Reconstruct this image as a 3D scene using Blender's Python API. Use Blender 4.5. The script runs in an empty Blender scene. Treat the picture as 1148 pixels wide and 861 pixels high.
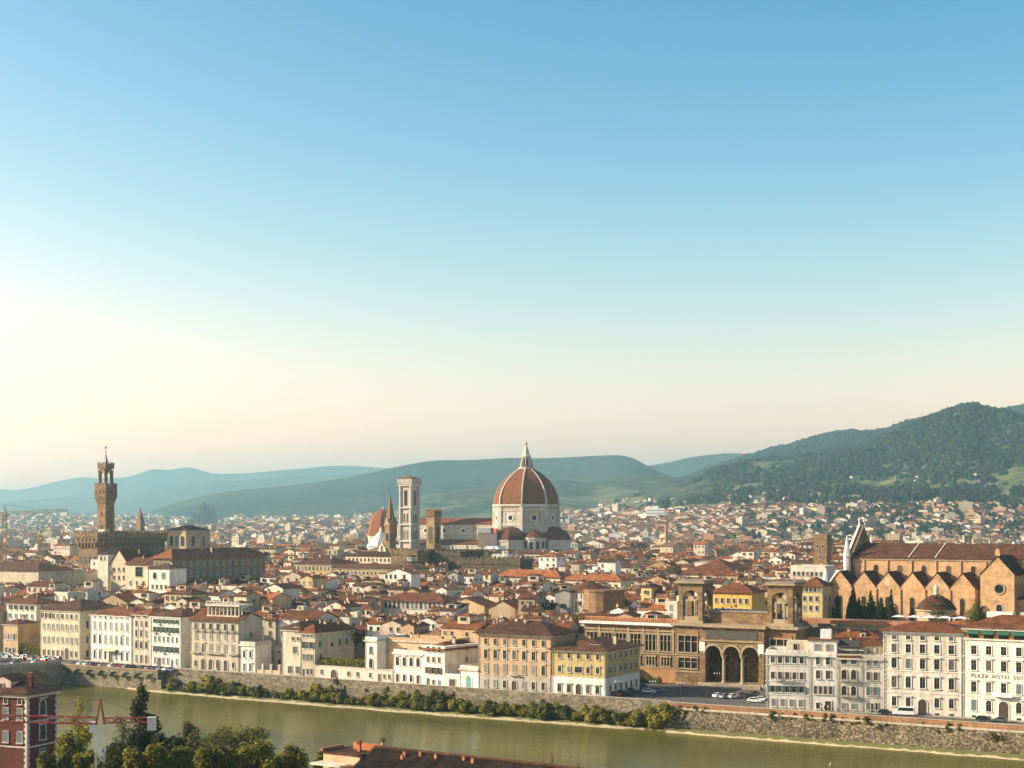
import bpy, math, random
from mathutils import Vector, Matrix, noise
from mathutils.bvhtree import BVHTree

R = math.radians
sc = bpy.context.scene
COL = sc.collection

# ------------------------------------------------------------------ camera, world, sun, exposure
F, CX, HY, EYE = 1770.0, 574.0, 580.0, 54.0        # focal length and horizon measured on the photograph, eye height in m
cam = bpy.data.cameras.new('camera')
cam.sensor_width = 36.0
cam.lens = 36.0 * F / 1148.0
cam.shift_y = (HY - 430.5) / 1148.0
cam.clip_start, cam.clip_end = 1.0, 60000.0
camo = bpy.data.objects.new('camera', cam)
camo.location = (0, 0, EYE)
camo.rotation_euler = (R(90), 0, 0)
COL.objects.link(camo)
sc.camera = camo

SUN_EL = R(24)
SUN_DIR = Vector((-1.0, 0.0, 0)).normalized() * math.cos(SUN_EL) + Vector((0, 0, math.sin(SUN_EL)))
SUN_AZ = math.atan2(SUN_DIR.x, SUN_DIR.y)
SKY_CAP = (9.5, 7.8, 6.2)
SKY_GAMMA, SKY_GAIN = (2.9, 1.72, 1.27), (.147, .362, .540)
world = bpy.data.worlds.new('World')
sc.world = world
world.use_nodes = True
wn = world.node_tree
bg = wn.nodes['Background']
sky = wn.nodes.new('ShaderNodeTexSky')
sky.sky_type = 'NISHITA'
sky.sun_disc = False
sky.sun_elevation = SUN_EL
sky.sun_rotation = SUN_AZ
sky.altitude = 60
sky.air_density = 1.0
sky.dust_density = 1.5
sky.ozone_density = 1.0
bg.inputs['Strength'].default_value = 0.12
sep = wn.nodes.new('ShaderNodeSeparateColor'); com = wn.nodes.new('ShaderNodeCombineColor')
wn.links.new(sky.outputs['Color'], sep.inputs[0])
for i_, (k_, g_) in enumerate(zip(SKY_GAIN, SKY_GAMMA)):          # grades the sky: deeper blue overhead, warmer near the horizon
    p_ = wn.nodes.new('ShaderNodeMath'); p_.operation = 'POWER'; p_.inputs[1].default_value = g_
    q_ = wn.nodes.new('ShaderNodeMath'); q_.operation = 'MULTIPLY'; q_.inputs[1].default_value = k_
    c_ = wn.nodes.new('ShaderNodeMath'); c_.operation = 'MINIMUM'; c_.inputs[1].default_value = SKY_CAP[i_]
    wn.links.new(sep.outputs[i_], p_.inputs[0]); wn.links.new(p_.outputs[0], q_.inputs[0]); wn.links.new(q_.outputs[0], c_.inputs[0]); wn.links.new(c_.outputs[0], com.inputs[i_])
wn.links.new(com.outputs[0], bg.inputs['Color'])
sl = bpy.data.lights.new('sun', 'SUN')
sl.energy = 5.0
sl.angle = R(0.6)
sl.color = (1.0, 0.85, 0.63)
so = bpy.data.objects.new('sun', sl)
so.rotation_euler = SUN_DIR.to_track_quat('Z', 'Y').to_euler()
so.location = SUN_DIR * 900
COL.objects.link(so)
vs = sc.view_settings
vs.view_transform, vs.look, vs.gamma, vs.exposure = 'Standard', 'None', 1.0, 1.08
vs.use_curve_mapping = False
sc.cycles.use_denoising = True
sc.cycles.max_bounces = 6
sc.cycles.diffuse_bounces = 4
sc.cycles.glossy_bounces = 2
sc.cycles.volume_bounces = 1
sc.cycles.transparent_max_bounces = 6
sc.cycles.volume_step_rate = 4

HAZE_G = 0.5
HAZE_DENSITY = 7.4e-5
HAZE_COLOR = (0.50, 0.87, 1.0)

# ------------------------------------------------------------------ measuring helpers (pixels of the 1148x861 photograph -> metres)
UA = R(-31)                                         # the river and the old street grid run this way
U = Vector((math.cos(UA), math.sin(UA)))
V = Vector((-math.sin(UA), math.cos(UA)))
O = Vector((0.0, 483.0))
def uv(a, b): return O + U * a + V * b
def ab(p): d = Vector((p[0], p[1])) - O; return d.dot(U), d.dot(V)
def gx(px, Y): return (px - CX) / F * Y
def gz(py, Y): return EYE - (py - HY) / F * Y
def pxy(x, y, z=0.0): return CX + F * x / y, HY + F * (EYE - z) / y
def lerp(a, b, t): return a + (b - a) * t
def curve(pts, x):
    if x <= pts[0][0]: return pts[0][1]
    for (x0, y0), (x1, y1) in zip(pts, pts[1:]):
        if x <= x1: return lerp(y0, y1, (x - x0) / (x1 - x0))
    return pts[-1][1]
def scurve(pts, x):
    if x <= pts[0][0]: return pts[0][1]
    for i, ((x0, y0), (x1, y1)) in enumerate(zip(pts, pts[1:])):
        if x <= x1:
            m0 = (y1 - pts[i-1][1]) / (x1 - pts[i-1][0]) if i else (y1 - y0) / (x1 - x0)
            m1 = (pts[i+2][1] - y0) / (pts[i+2][0] - x0) if i + 2 < len(pts) else (y1 - y0) / (x1 - x0)
            h = x1 - x0; t = (x - x0) / h
            return (2*t**3-3*t*t+1)*y0 + (t**3-2*t*t+t)*h*m0 + (-2*t**3+3*t*t)*y1 + (t**3-t*t)*h*m1
    return pts[-1][1]
BASE = [(-60, 730), (0, 734), (100, 740.5), (212, 750), (316, 756.5), (460, 767), (536, 773.5), (680, 782), (858, 795), (990, 799.5), (1078, 804), (1148, 809), (1260, 817)]
def front(px):
    Y = F * EYE / (curve(BASE, px) - HY)
    return Vector((gx(px, Y), Y))
def s_at(P, d, px):
    k = (px - CX) / F
    return (k * P.y - P.x) / (d.x - k * d.y)
ORD = ('first second third fourth fifth sixth seventh eighth ninth tenth eleventh twelfth thirteenth fourteenth fifteenth sixteenth seventeenth eighteenth '
       'nineteenth twentieth twenty-first twenty-second twenty-third twenty-fourth twenty-fifth twenty-sixth twenty-seventh twenty-eighth twenty-ninth thirtieth '
       'thirty-first thirty-second thirty-third thirty-fourth thirty-fifth thirty-sixth thirty-seventh thirty-eighth thirty-ninth fortieth').split()

# ------------------------------------------------------------------ mesh builder
class MB:
    def __init__(s): s.V, s.F, s.I, s.M = [], [], [], None
    def add(s, vs, fs, m=0):
        o = len(s.V)
        if s.M is not None: vs = [s.M @ Vector(p) for p in vs]
        s.V += [tuple(p) for p in vs]
        if isinstance(m, int): m = [m] * len(fs)
        s.F += [tuple(i + o for i in f) for f in fs]
        s.I += m
        return s
    def box(s, x0, x1, y0, y1, z0, z1, m=0, top=True):
        v = [(x0,y0,z0),(x1,y0,z0),(x1,y1,z0),(x0,y1,z0),(x0,y0,z1),(x1,y0,z1),(x1,y1,z1),(x0,y1,z1)]
        f = [(0,1,5,4),(1,2,6,5),(2,3,7,6),(3,0,4,7),(3,2,1,0)]
        if top: f.append((4,5,6,7))
        return s.add(v, f, m)
    def prism(s, pts, z0, z1, m=0):                 # plan polygon, counter-clockwise
        n = len(pts)
        v = [(x,y,z0) for x,y in pts] + [(x,y,z1) for x,y in pts]
        return s.add(v, [(i,(i+1)%n,(i+1)%n+n,i+n) for i in range(n)] + [tuple(range(n-1,-1,-1)), tuple(range(n,2*n))], m)
    def extr(s, pts, y0, y1, m=0):                  # elevation polygon (x,z), counter-clockwise seen from -y
        n = len(pts)
        v = [(x,y0,z) for x,z in pts] + [(x,y1,z) for x,z in pts]
        return s.add(v, [(i+n,(i+1)%n+n,(i+1)%n,i) for i in range(n)] + [tuple(range(n)), tuple(range(2*n-1,n-1,-1))], m)
    def extx(s, pts, x0, x1, m=0):                  # elevation polygon (y,z) extruded along x, ccw seen from +x
        n = len(pts)
        v = [(x1,y,z) for y,z in pts] + [(x0,y,z) for y,z in pts]
        return s.add(v, [(i+n,(i+1)%n+n,(i+1)%n,i) for i in range(n)] + [tuple(range(n)), tuple(range(2*n-1,n-1,-1))], m)
    def lathe(s, prof, n=12, c=(0,0), ph=0.0, m=0, a0=0.0, a1=2*math.pi):
        full = a1 - a0 > 6.28
        k = n if full else n + 1
        v, f = [], []
        for r, z in prof:
            for i in range(k):
                a = ph + a0 + (a1 - a0) * i / n
                v.append((c[0] + r*math.cos(a), c[1] + r*math.sin(a), z))
        for j in range(len(prof)-1):
            for i in range(n):
                i2 = (i+1) % k
                f.append((j*k+i, j*k+i2, (j+1)*k+i2, (j+1)*k+i))
        if prof[-1][0] > 0.02 and full: f.append(tuple((len(prof)-1)*k + i for i in range(k)))
        return s.add(v, f, m)
    def tube(s, p, q, r0, r1=None, n=6, m=0):
        r1 = r0 if r1 is None else r1
        p, q = Vector(p), Vector(q)
        d = (q - p).normalized()
        e = d.orthogonal().normalized(); g = d.cross(e)
        v = []
        for c, r in ((p, r0), (q, r1)):
            for i in range(n):
                a = 2*math.pi*i/n
                v.append(c + e*(r*math.cos(a)) + g*(r*math.sin(a)))
        return s.add(v, [(i,(i+1)%n,(i+1)%n+n,i+n) for i in range(n)] + [tuple(range(n-1,-1,-1)), tuple(range(n,2*n))], m)
    def hip(s, x0, x1, y0, y1, z, h, o=0.7, t=0.22, m=0):
        X0, X1, Y0, Y1 = x0-o, x1+o, y0-o, y1+o
        w, d = X1-X0, Y1-Y0
        if w >= d: r = [(X0+d/2,(Y0+Y1)/2,z+t+h), (X1-d/2+0.01,(Y0+Y1)/2,z+t+h)]
        else: r = [((X0+X1)/2,Y0+w/2,z+t+h), ((X0+X1)/2,Y1-w/2+0.01,z+t+h)]
        v = [(X0,Y0,z),(X1,Y0,z),(X1,Y1,z),(X0,Y1,z),(X0,Y0,z+t),(X1,Y0,z+t),(X1,Y1,z+t),(X0,Y1,z+t)] + r
        f = [(3,2,1,0),(0,1,5,4),(1,2,6,5),(2,3,7,6),(3,0,4,7)]
        if w >= d: f += [(4,5,9,8),(5,6,9),(6,7,8,9),(7,4,8)]
        else: f += [(4,5,8),(5,6,9,8),(6,7,9),(7,4,8,9)]
        return s.add(v, f, m)
    def gable(s, x0, x1, y0, y1, z, h, along='x', o=0.6, t=0.22, m=0):   # two slopes as one bent slab
        if along == 'x':
            ym = (y0+y1)/2; k = h/((y1-y0)/2)
            P = [(y0-o,z-o*k),(ym,z+h),(y1+o,z-o*k),(y1+o,z-o*k+t),(ym,z+h+t),(y0-o,z-o*k+t)]
            P.reverse()
            n = 6
            v = [(x1+o*.6,a,b) for a,b in P] + [(x0-o*.6,a,b) for a,b in P]
        else:
            xm = (x0+x1)/2; k = h/((x1-x0)/2)
            P = [(x0-o,z-o*k),(xm,z+h),(x1+o,z-o*k),(x1+o,z-o*k+t),(xm,z+h+t),(x0-o,z-o*k+t)]
            P.reverse()
            n = 6
            v = [(a,y1+o*.6,b) for a,b in P] + [(a,y0-o*.6,b) for a,b in P]
            v = v[6:] + v[:6]
        f = [((i+1)%n, i, i+n, (i+1)%n+n) for i in range(n)]
        f += [(0,1,4,5),(1,2,3,4),(6+5,6+4,6+1,6+0),(6+4,6+3,6+2,6+1)]
        return s.add(v, f, m)
    def house_wall(s, x0, x1, y0, y1, z, h=0.0, along='x', m=0, zb=-0.3):  # walls with gable ends, one closed shell
        if h <= 0: return s.box(x0, x1, y0, y1, zb, z, m)
        if along == 'x':
            ym = (y0+y1)/2
            v = [(x0,y0,zb),(x1,y0,zb),(x1,y1,zb),(x0,y1,zb),(x0,y0,z),(x1,y0,z),(x1,y1,z),(x0,y1,z),(x0,ym,z+h-.02),(x1,ym,z+h-.02)]
            f = [(0,1,5,4),(1,2,6,9,5),(2,3,7,6),(3,0,4,8,7)]
        else:
            xm = (x0+x1)/2
            v = [(x0,y0,zb),(x1,y0,zb),(x1,y1,zb),(x0,y1,zb),(x0,y0,z),(x1,y0,z),(x1,y1,z),(x0,y1,z),(xm,y0,z+h-.02),(xm,y1,z+h-.02)]
            f = [(0,1,5,8,4),(1,2,6,5),(2,3,7,9,6),(3,0,4,7)]
        return s.add(v, f, m)
    def mesh(s, name, mats):
        me = bpy.data.meshes.new(name)
        me.from_pydata(s.V, [], s.F)
        if not isinstance(mats, (list, tuple)): mats = [mats]
        for x in mats: me.materials.append(x)
        if len(mats) > 1: me.polygons.foreach_set('material_index', s.I)
        me.update()
        return me
    def build(s, name, mats, parent=None, smooth=False):
        me = s.mesh(name, mats)
        if smooth: me.polygons.foreach_set('use_smooth', [True]*len(me.polygons))
        return ob(name, me, parent)

def ob(name, data, parent=None, loc=(0,0,0), rz=0.0):
    o = bpy.data.objects.new(name, data)
    o.location = loc
    if rz: o.rotation_euler = (0, 0, rz)
    if parent is not None: o.parent = parent
    COL.objects.link(o)
    return o
def tag(o, label, cat, group=None):
    o['label'] = label; o['category'] = cat
    if group: o['group'] = group
    return o
def kind(o, k, label=None):
    o['kind'] = k
    if label: o['label'] = label
    return o
def thing(name, label, cat, loc, rz=0.0, group=None):
    if len(loc) == 2: loc = (loc[0], loc[1], 0)
    o = bpy.data.objects.new(name, None)
    o.empty_display_size = 0.5
    o.location = loc; o.rotation_euler = (0, 0, rz)
    COL.objects.link(o)
    return tag(o, label, cat, group)
def copy_tree(o, parent=None, loc=None, rz=None, label=None, scale=None):
    c = o.copy(); COL.objects.link(c)
    if parent is not None: c.parent = parent
    if loc is not None: c.location = loc
    if rz is not None: c.rotation_euler = (0, 0, rz)
    if scale is not None: c.scale = scale
    if label: c['label'] = label
    for ch in list(o.children): copy_tree(ch, c)
    return c

# ------------------------------------------------------------------ materials
def principled(name):
    m = bpy.data.materials.new(name); m.use_nodes = True
    t = m.node_tree
    return m, t, t.nodes['Principled BSDF']
def nd(t, typ, **kw):
    n = t.nodes.new(typ)
    for k, v in kw.items():
        if k in n.inputs: n.inputs[k].default_value = v
        else: setattr(n, k, v)
    return n
def coords(t, scale=(1,1,1), jitter=True):
    tc = nd(t, 'ShaderNodeTexCoord'); mp = nd(t, 'ShaderNodeMapping')
    mp.inputs['Scale'].default_value = scale
    if jitter:
        oi = nd(t, 'ShaderNodeObjectInfo'); a = nd(t, 'ShaderNodeVectorMath', operation='ADD')
        t.links.new(tc.outputs['Object'], a.inputs[0]); t.links.new(oi.outputs['Location'], a.inputs[1])
        t.links.new(a.outputs[0], mp.inputs['Vector'])
    else: t.links.new(tc.outputs['Object'], mp.inputs['Vector'])
    return mp.outputs['Vector']
def ramp(t, fac, stops):
    r = nd(t, 'ShaderNodeValToRGB'); e = r.color_ramp.elements
    while len(e) < len(stops): e.new(0.5)
    for x, (p, c) in zip(e, stops): x.position = p; x.color = (*c, 1)
    t.links.new(fac, r.inputs['Fac'])
    return r.outputs['Color']
def mul(t, a, b, fac=1.0, op='MULTIPLY'):
    m = nd(t, 'ShaderNodeMix', data_type='RGBA', blend_type=op)
    m.inputs['Factor'].default_value = fac
    for i, x in ((6, a), (7, b)):
        if isinstance(x, tuple): m.inputs[i].default_value = (*x, 1)
        else: t.links.new(x, m.inputs[i])
    return m.outputs[2]
def sh(c, k): return tuple(min(1, x*k) for x in c)
def plaster(name, c, island=False, var=0.16, stain=0.8, patch=None, sc1=0.22):
    """A weathered wall: broad blotches, vertical rain streaks, fine grain and a shift of tone from house to house."""
    m, t, b = principled(name)
    n1 = nd(t, 'ShaderNodeTexNoise', Scale=1.0, Detail=4.0, Roughness=0.62); t.links.new(coords(t, (sc1, sc1, sc1)), n1.inputs['Vector'])
    col = ramp(t, n1.outputs['Fac'], [(0.28, sh(c, 0.74)), (0.52, c), (0.78, sh(c, 1.10) if patch is None else patch)])
    n2 = nd(t, 'ShaderNodeTexNoise', Scale=1.0, Detail=3.0, Roughness=0.7); t.links.new(coords(t, (1.1, 1.1, 0.09)), n2.inputs['Vector'])
    col = mul(t, col, ramp(t, n2.outputs['Fac'], [(0.30, (0.62, 0.56, 0.50)), (0.56, (1, 1, 1))]), stain)
    if island:
        g = nd(t, 'ShaderNodeNewGeometry'); rnd = g.outputs['Random Per Island']
    else:
        g = nd(t, 'ShaderNodeObjectInfo'); rnd = g.outputs['Random']
    col = mul(t, col, ramp(t, rnd, [(0.0, (1-var*1.3, 1-var*1.6, 1-var*2)), (0.5, (1, 1, 1)), (1.0, (1+var*.5, 1+var*.45, 1+var*.3))]))
    t.links.new(col, b.inputs['Base Color'])
    b.inputs['Roughness'].default_value = 0.9
    b.inputs['Specular IOR Level'].default_value = 0.25
    return m
def tiles(name, c1, c2, c3, island=False):
    """Clay roof tiles: rows of pantiles, mossy and bleached patches."""
    m, t, b = principled(name)
    n1 = nd(t, 'ShaderNodeTexNoise', Scale=1.0, Detail=5.0, Roughness=0.7); t.links.new(coords(t, (.35, .35, .35)), n1.inputs['Vector'])
    col = ramp(t, n1.outputs['Fac'], [(0.30, c1), (0.52, c2), (0.74, c3)])
    n2 = nd(t, 'ShaderNodeTexNoise', Scale=1.0, Detail=2.0, Roughness=0.6); t.links.new(coords(t, (3.2, 3.2, 5)), n2.inputs['Vector'])
    col = mul(t, col, ramp(t, n2.outputs['Fac'], [(0.34, (0.42, 0.38, 0.35)), (0.6, (1.15, 1.15, 1.15))]), 0.9)
    g = nd(t, 'ShaderNodeNewGeometry') if island else nd(t, 'ShaderNodeObjectInfo')
    rnd = g.outputs['Random Per Island' if island else 'Random']
    col = mul(t, col, ramp(t, rnd, [(0.0, (0.66, 0.64, 0.64)), (0.5, (1, 1, 1)), (1.0, (1.25, 1.16, 1.05))]))
    t.links.new(col, b.inputs['Base Color'])
    b.inputs['Roughness'].default_value = 0.85
    b.inputs['Specular IOR Level'].default_value = 0.2
    w = nd(t, 'ShaderNodeTexWave', Scale=1.6, Distortion=1.5); t.links.new(coords(t), w.inputs['Vector'])
    bp = nd(t, 'ShaderNodeBump', Strength=0.4, Distance=0.1); t.links.new(w.outputs['Fac'], bp.inputs['Height']); t.links.new(bp.outputs['Normal'], b.inputs['Normal'])
    return m
def plain(name, c, rough=0.7, metal=0.0, spec=0.4, n=0.12, sc1=1.5):
    m, t, b = principled(name)
    n1 = nd(t, 'ShaderNodeTexNoise', Scale=sc1, Detail=3.0); t.links.new(coords(t), n1.inputs['Vector'])
    t.links.new(ramp(t, n1.outputs['Fac'], [(0.3, sh(c, 1-n)), (0.7, sh(c, 1+n))]), b.inputs['Base Color'])
    b.inputs['Roughness'].default_value = rough; b.inputs['Metallic'].default_value = metal; b.inputs['Specular IOR Level'].default_value = spec
    return m
def stone(name, c, c2, scale=(.9, .9, 1.4), dark=0.45, var=0.0, bump=0.5, low=(0.42,0.62), streak=.4):
    """Rubble or ashlar masonry: voronoi courses with dark joints and broad stains."""
    m, t, b = principled(name)
    v = nd(t, 'ShaderNodeTexVoronoi', Scale=1.0); t.links.new(coords(t, scale), v.inputs['Vector'])
    bw = nd(t, 'ShaderNodeSeparateColor'); t.links.new(v.outputs['Color'], bw.inputs[0])
    col = ramp(t, bw.outputs[0], [(0.0, sh(c, dark)), (0.5, c), (1.0, c2)])
    n1 = nd(t, 'ShaderNodeTexNoise', Scale=1.0, Detail=5.0, Roughness=0.65); t.links.new(coords(t, (.16, .16, .3)), n1.inputs['Vector'])
    col = mul(t, col, ramp(t, n1.outputs['Fac'], [(low[0]-.12, (0.45, 0.42, 0.36)), (low[1], (1.05, 1.03, 1.0))]), 0.85)
    n3 = nd(t, 'ShaderNodeTexNoise', Scale=1.0, Detail=4.0, Roughness=0.7); t.links.new(coords(t, (.55, .55, .07)), n3.inputs['Vector'])
    col = mul(t, col, ramp(t, n3.outputs['Fac'], [(.34, (.50, .47, .42)), (.60, (1.08, 1.06, 1.02))]), streak)
    t.links.new(col, b.inputs['Base Color']); b.inputs['Roughness'].default_value = 0.92; b.inputs['Specular IOR Level'].default_value = 0.2
    bp = nd(t, 'ShaderNodeBump', Strength=bump, Distance=0.15); t.links.new(v.outputs['Distance'], bp.inputs['Height']); t.links.new(bp.outputs['Normal'], b.inputs['Normal'])
    return m
def leaf(name, c1, c2, c3):
    m, t, b = principled(name)
    g = nd(t, 'ShaderNodeNewGeometry'); n1 = nd(t, 'ShaderNodeTexNoise', Scale=1.0, Detail=2.0); t.links.new(coords(t, (.5, .5, .5)), n1.inputs['Vector'])
    col = ramp(t, n1.outputs['Fac'], [(0.3, c1), (0.5, c2), (0.72, c3)])
    col = mul(t, col, ramp(t, g.outputs['Random Per Island'], [(0, (.6, .62, .6)), (.6, (1, 1, 1)), (1, (1.35, 1.3, 1.1))]))
    t.links.new(col, b.inputs['Base Color']); b.inputs['Roughness'].default_value = 0.7; b.inputs['Specular IOR Level'].default_value = 0.2
    tr = nd(t, 'ShaderNodeBsdfTranslucent'); t.links.new(col, tr.inputs['Color'])
    mx = nd(t, 'ShaderNodeMixShader'); mx.inputs[0].default_value = 0.48
    t.links.new(b.outputs[0], mx.inputs[1]); t.links.new(tr.outputs[0], mx.inputs[2])
    t.links.new(mx.outputs[0], t.nodes['Material Output'].inputs['Surface'])
    return m

WC = {  # wall colours, real-world
    'white': (.72, .69, .62), 'cream': (.62, .53, .38), 'pale': (.60, .55, .45), 'ochre': (.50, .36, .20), 'peach': (.60, .41, .25),
    'yellow': (.52, .41, .19), 'tan': (.42, .32, .21), 'grey': (.42, .39, .34), 'pink': (.58, .45, .36), 'orange': (.50, .27, .11)}
W = {k: plaster(k + '_plaster', c) for k, c in WC.items()}
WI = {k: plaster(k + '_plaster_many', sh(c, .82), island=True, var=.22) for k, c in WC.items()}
RC = {'rust': ((.075, .027, .011), (.165, .059, .022), (.28, .115, .05)), 'brown': ((.042, .020, .012), (.095, .040, .021), (.17, .078, .042)),
      'orange': ((.14, .048, .016), (.28, .098, .034), (.40, .17, .07)), 'faded': ((.10, .055, .035), (.20, .115, .07), (.31, .20, .13))}
RF = {k: tiles(k + '_tiles', *c) for k, c in RC.items()}
RFI = {k: tiles(k + '_tiles_many', *c, island=True) for k, c in RC.items()}
TRIM = plaster('pale_stone_trim', (.55, .50, .42), var=.05)
TRIMW = plaster('white_stone_trim', (.74, .71, .65), var=.05)
GREYSTONE = plaster('grey_sandstone_trim', (.26, .22, .17), var=.05)
CURTAIN = plain('curtained_glass', (.085, .08, .07), .3, n=.25, sc1=.7)
PANE, _t, _b = principled('dark_glass')
_b.inputs['Base Color'].default_value = (.014, .016, .018, 1); _b.inputs['Roughness'].default_value = .25; _b.inputs['Specular IOR Level'].default_value = .18
SHUT = {'green': plain('green_shutter', (.035, .075, .055), .7), 'brown': plain('brown_shutter', (.07, .04, .025), .7), 'blue': plain('blue_grey_shutter', (.10, .135, .145), .7),
        'grey': plain('grey_shutter', (.19, .185, .165), .7)}
DARKWOOD = plain('dark_wood', (.05, .03, .02), .6)
METAL = plain('dark_metal', (.05, .05, .055), .5)
WHITEP = plain('white_paint', (.75, .74, .70), .5)
DARKBRICK = stone('dark_brown_brick', (.27, .165, .09), (.35, .22, .13), (2.0, 2.0, 4.0), .75, bump=.2)
BRICK = stone('brown_brick', (.52, .32, .17), (.62, .40, .225), (2.0, 2.0, 4.0), .75, bump=.2, low=(.36, .56), streak=.25)
BROWNSTONE = stone('brown_pietraforte', (.23, .15, .08), (.31, .21, .115), (.9, .9, 1.6), .8, bump=.25)
DOMETILE = tiles('dome_tiles', (.095, .038, .014), (.165, .064, .022), (.22, .092, .035))
MARBLE = plaster('marble', (.50, .455, .385), stain=.7, var=.04, sc1=.12)
MARBLED = plaster('marble_green_bands', (.22, .23, .20), var=.04)
# ------------------------------------------------------------------ the setting: ground, water, street, banks, mountains
def strip(name, bl, a0, a1, na, mats, k='structure', label=None, fz=None):
    """A sheet in the river's own axes: bl is a list of (b, z); fz adds height."""
    mb = MB(); v = []; f = []
    for b, z in bl:
        for i in range(na + 1):
            a = lerp(a0, a1, i / na); p = uv(a, b)
            v.append((p.x, p.y, z + (fz(p.x, p.y) if fz else 0)))
    n = na + 1
    for j in range(len(bl) - 1):
        for i in range(na): f.append((j*n+i, j*n+i+1, (j+1)*n+i+1, (j+1)*n+i))
    mb.add(v, f)
    return kind(mb.build(name, mats), k, label)

m, t, b = principled('earth_and_streets')
n1 = nd(t, 'ShaderNodeTexNoise', Scale=.02, Detail=6.0, Roughness=.7); t.links.new(coords(t, jitter=False), n1.inputs['Vector'])
t.links.new(ramp(t, n1.outputs['Fac'], [(.32, (.10, .09, .055)), (.48, (.22, .18, .125)), (.68, (.32, .26, .19))]), b.inputs['Base Color']); b.inputs['Roughness'].default_value = .95
EARTH = m
strip('ground', [(-640, 52), (-425, 52), (-395, 46), (-250, 8), (-200, 2), (-154, -3), (-150, -9), (.9, -9), (1.0, -.02), (60, 0), (400, 0), (1500, 0), (4000, 0), (15700, 0)], -15000, 11000, 90, EARTH)

m, t, b = principled('river_water')
tcv = coords(t, (.16, .55, 1), jitter=False)
rot = nd(t, 'ShaderNodeMapping'); rot.inputs['Rotation'].default_value = (0, 0, -UA)
tc = nd(t, 'ShaderNodeTexCoord'); t.links.new(tc.outputs['Object'], rot.inputs['Vector'])
mp2 = nd(t, 'ShaderNodeMapping'); mp2.inputs['Scale'].default_value = (.10, .5, 1); t.links.new(rot.outputs[0], mp2.inputs['Vector'])
n1 = nd(t, 'ShaderNodeTexNoise', Scale=1.0, Detail=5.0, Roughness=.6); t.links.new(mp2.outputs[0], n1.inputs['Vector'])
mp3 = nd(t, 'ShaderNodeMapping'); mp3.inputs['Scale'].default_value = (.012, .03, 1); t.links.new(rot.outputs[0], mp3.inputs['Vector'])
n2 = nd(t, 'ShaderNodeTexNoise', Scale=1.0, Detail=3.0); t.links.new(mp3.outputs[0], n2.inputs['Vector'])
t.links.new(ramp(t, n2.outputs['Fac'], [(.35, (.066, .063, .014)), (.65, (.112, .099, .021))]), b.inputs['Base Color'])
b.inputs['Roughness'].default_value = .16
b.inputs['Specular IOR Level'].default_value = .22
bp = nd(t, 'ShaderNodeBump', Strength=.5, Distance=.35); t.links.new(n1.outputs['Fac'], bp.inputs['Height']); t.links.new(bp.outputs['Normal'], b.inputs['Normal'])
df = nd(t, 'ShaderNodeBsdfDiffuse'); t.links.new(b.inputs['Base Color'].links[0].from_socket, df.inputs['Color'])
gl_ = nd(t, 'ShaderNodeBsdfGlossy', Roughness=.10); gl_.inputs['Color'].default_value = (.92, .90, .76, 1); t.links.new(bp.outputs['Normal'], gl_.inputs['Normal'])
mxw = nd(t, 'ShaderNodeMixShader'); mxw.inputs[0].default_value = .30
t.links.new(df.outputs[0], mxw.inputs[1]); t.links.new(gl_.outputs[0], mxw.inputs[2]); t.links.new(mxw.outputs[0], t.nodes['Material Output'].inputs['Surface'])
WATER = m
strip('river', [(-151, -7), (-60, -7), (.5, -7)], -1200, 1200, 40, WATER)

ASPHALT = plain('asphalt', (.085, .078, .068), .9, n=.2, sc1=.4)
PAVING = plain('stone_paving', (.30, .26, .20), .9, n=.15, sc1=.5)
strip('street', [(1.6, .03), (4, .03), (60, .03)], -330, 260, 60, ASPHALT)
# the kerbed pavement along the house fronts
def along_front(px0, px1, off0, off1, z, name, mat_):
    mb = MB(); v = []; f = []
    n = 40
    for i in range(n + 1):
        px = lerp(px0, px1, i / n); p = front(px)
        p0 = p - V * off0; p1 = p - V * off1
        v += [(p1.x, p1.y, .03), (p1.x, p1.y, z), (p0.x, p0.y, z)]
    for i in range(n): f += [(3*i, 3*i+3, 3*i+4, 3*i+1), (3*i+1, 3*i+4, 3*i+5, 3*i+2)]
    return kind(mb.add(v, f).build(name, mat_), 'structure')
along_front(40, 680, -1.0, 2.2, .16, 'pavement', PAVING)
along_front(858, 1230, -1.0, 2.4, .16, 'pavement', PAVING)
# dashed centre line and the pale edge line of the square
for k, (a0, a1) in enumerate(((-290, -185), (62, 180))):
    mb = MB(); q = a0
    while q < a1:
        P = [uv(q, 5.0), uv(q + 3, 5.0), uv(q + 3, 5.18), uv(q, 5.18)]
        mb.add([(p.x, p.y, .036) for p in P], [(0, 1, 2, 3)]); q += 6
    kind(mb.build('road_marking', WHITEP), 'structure')

# banks of sand and grass under the quay
m, t, b = principled('sand_and_grass')
g = nd(t, 'ShaderNodeNewGeometry'); sx = nd(t, 'ShaderNodeSeparateXYZ'); t.links.new(g.outputs['Position'], sx.inputs[0])
n1 = nd(t, 'ShaderNodeTexNoise', Scale=.35, Detail=5.0); t.links.new(coords(t, jitter=False), n1.inputs['Vector'])
ad = nd(t, 'ShaderNodeMath', operation='MULTIPLY_ADD'); ad.inputs[1].default_value = 1.1; t.links.new(n1.outputs['Fac'], ad.inputs[0]); t.links.new(sx.outputs['Z'], ad.inputs[2])
ad2 = nd(t, 'ShaderNodeMath', operation='ADD'); ad2.inputs[1].default_value = 7.0; t.links.new(ad.outputs[0], ad2.inputs[0])
t.links.new(ramp(t, ad2.outputs[0], [(.40, (.20, .16, .09)), (.62, (.44, .36, .22)), (.90, (.40, .33, .19)), (1.0, (.12, .12, .03))]), b.inputs['Base Color']); b.inputs['Roughness'].default_value = .95
SAND = m
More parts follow.
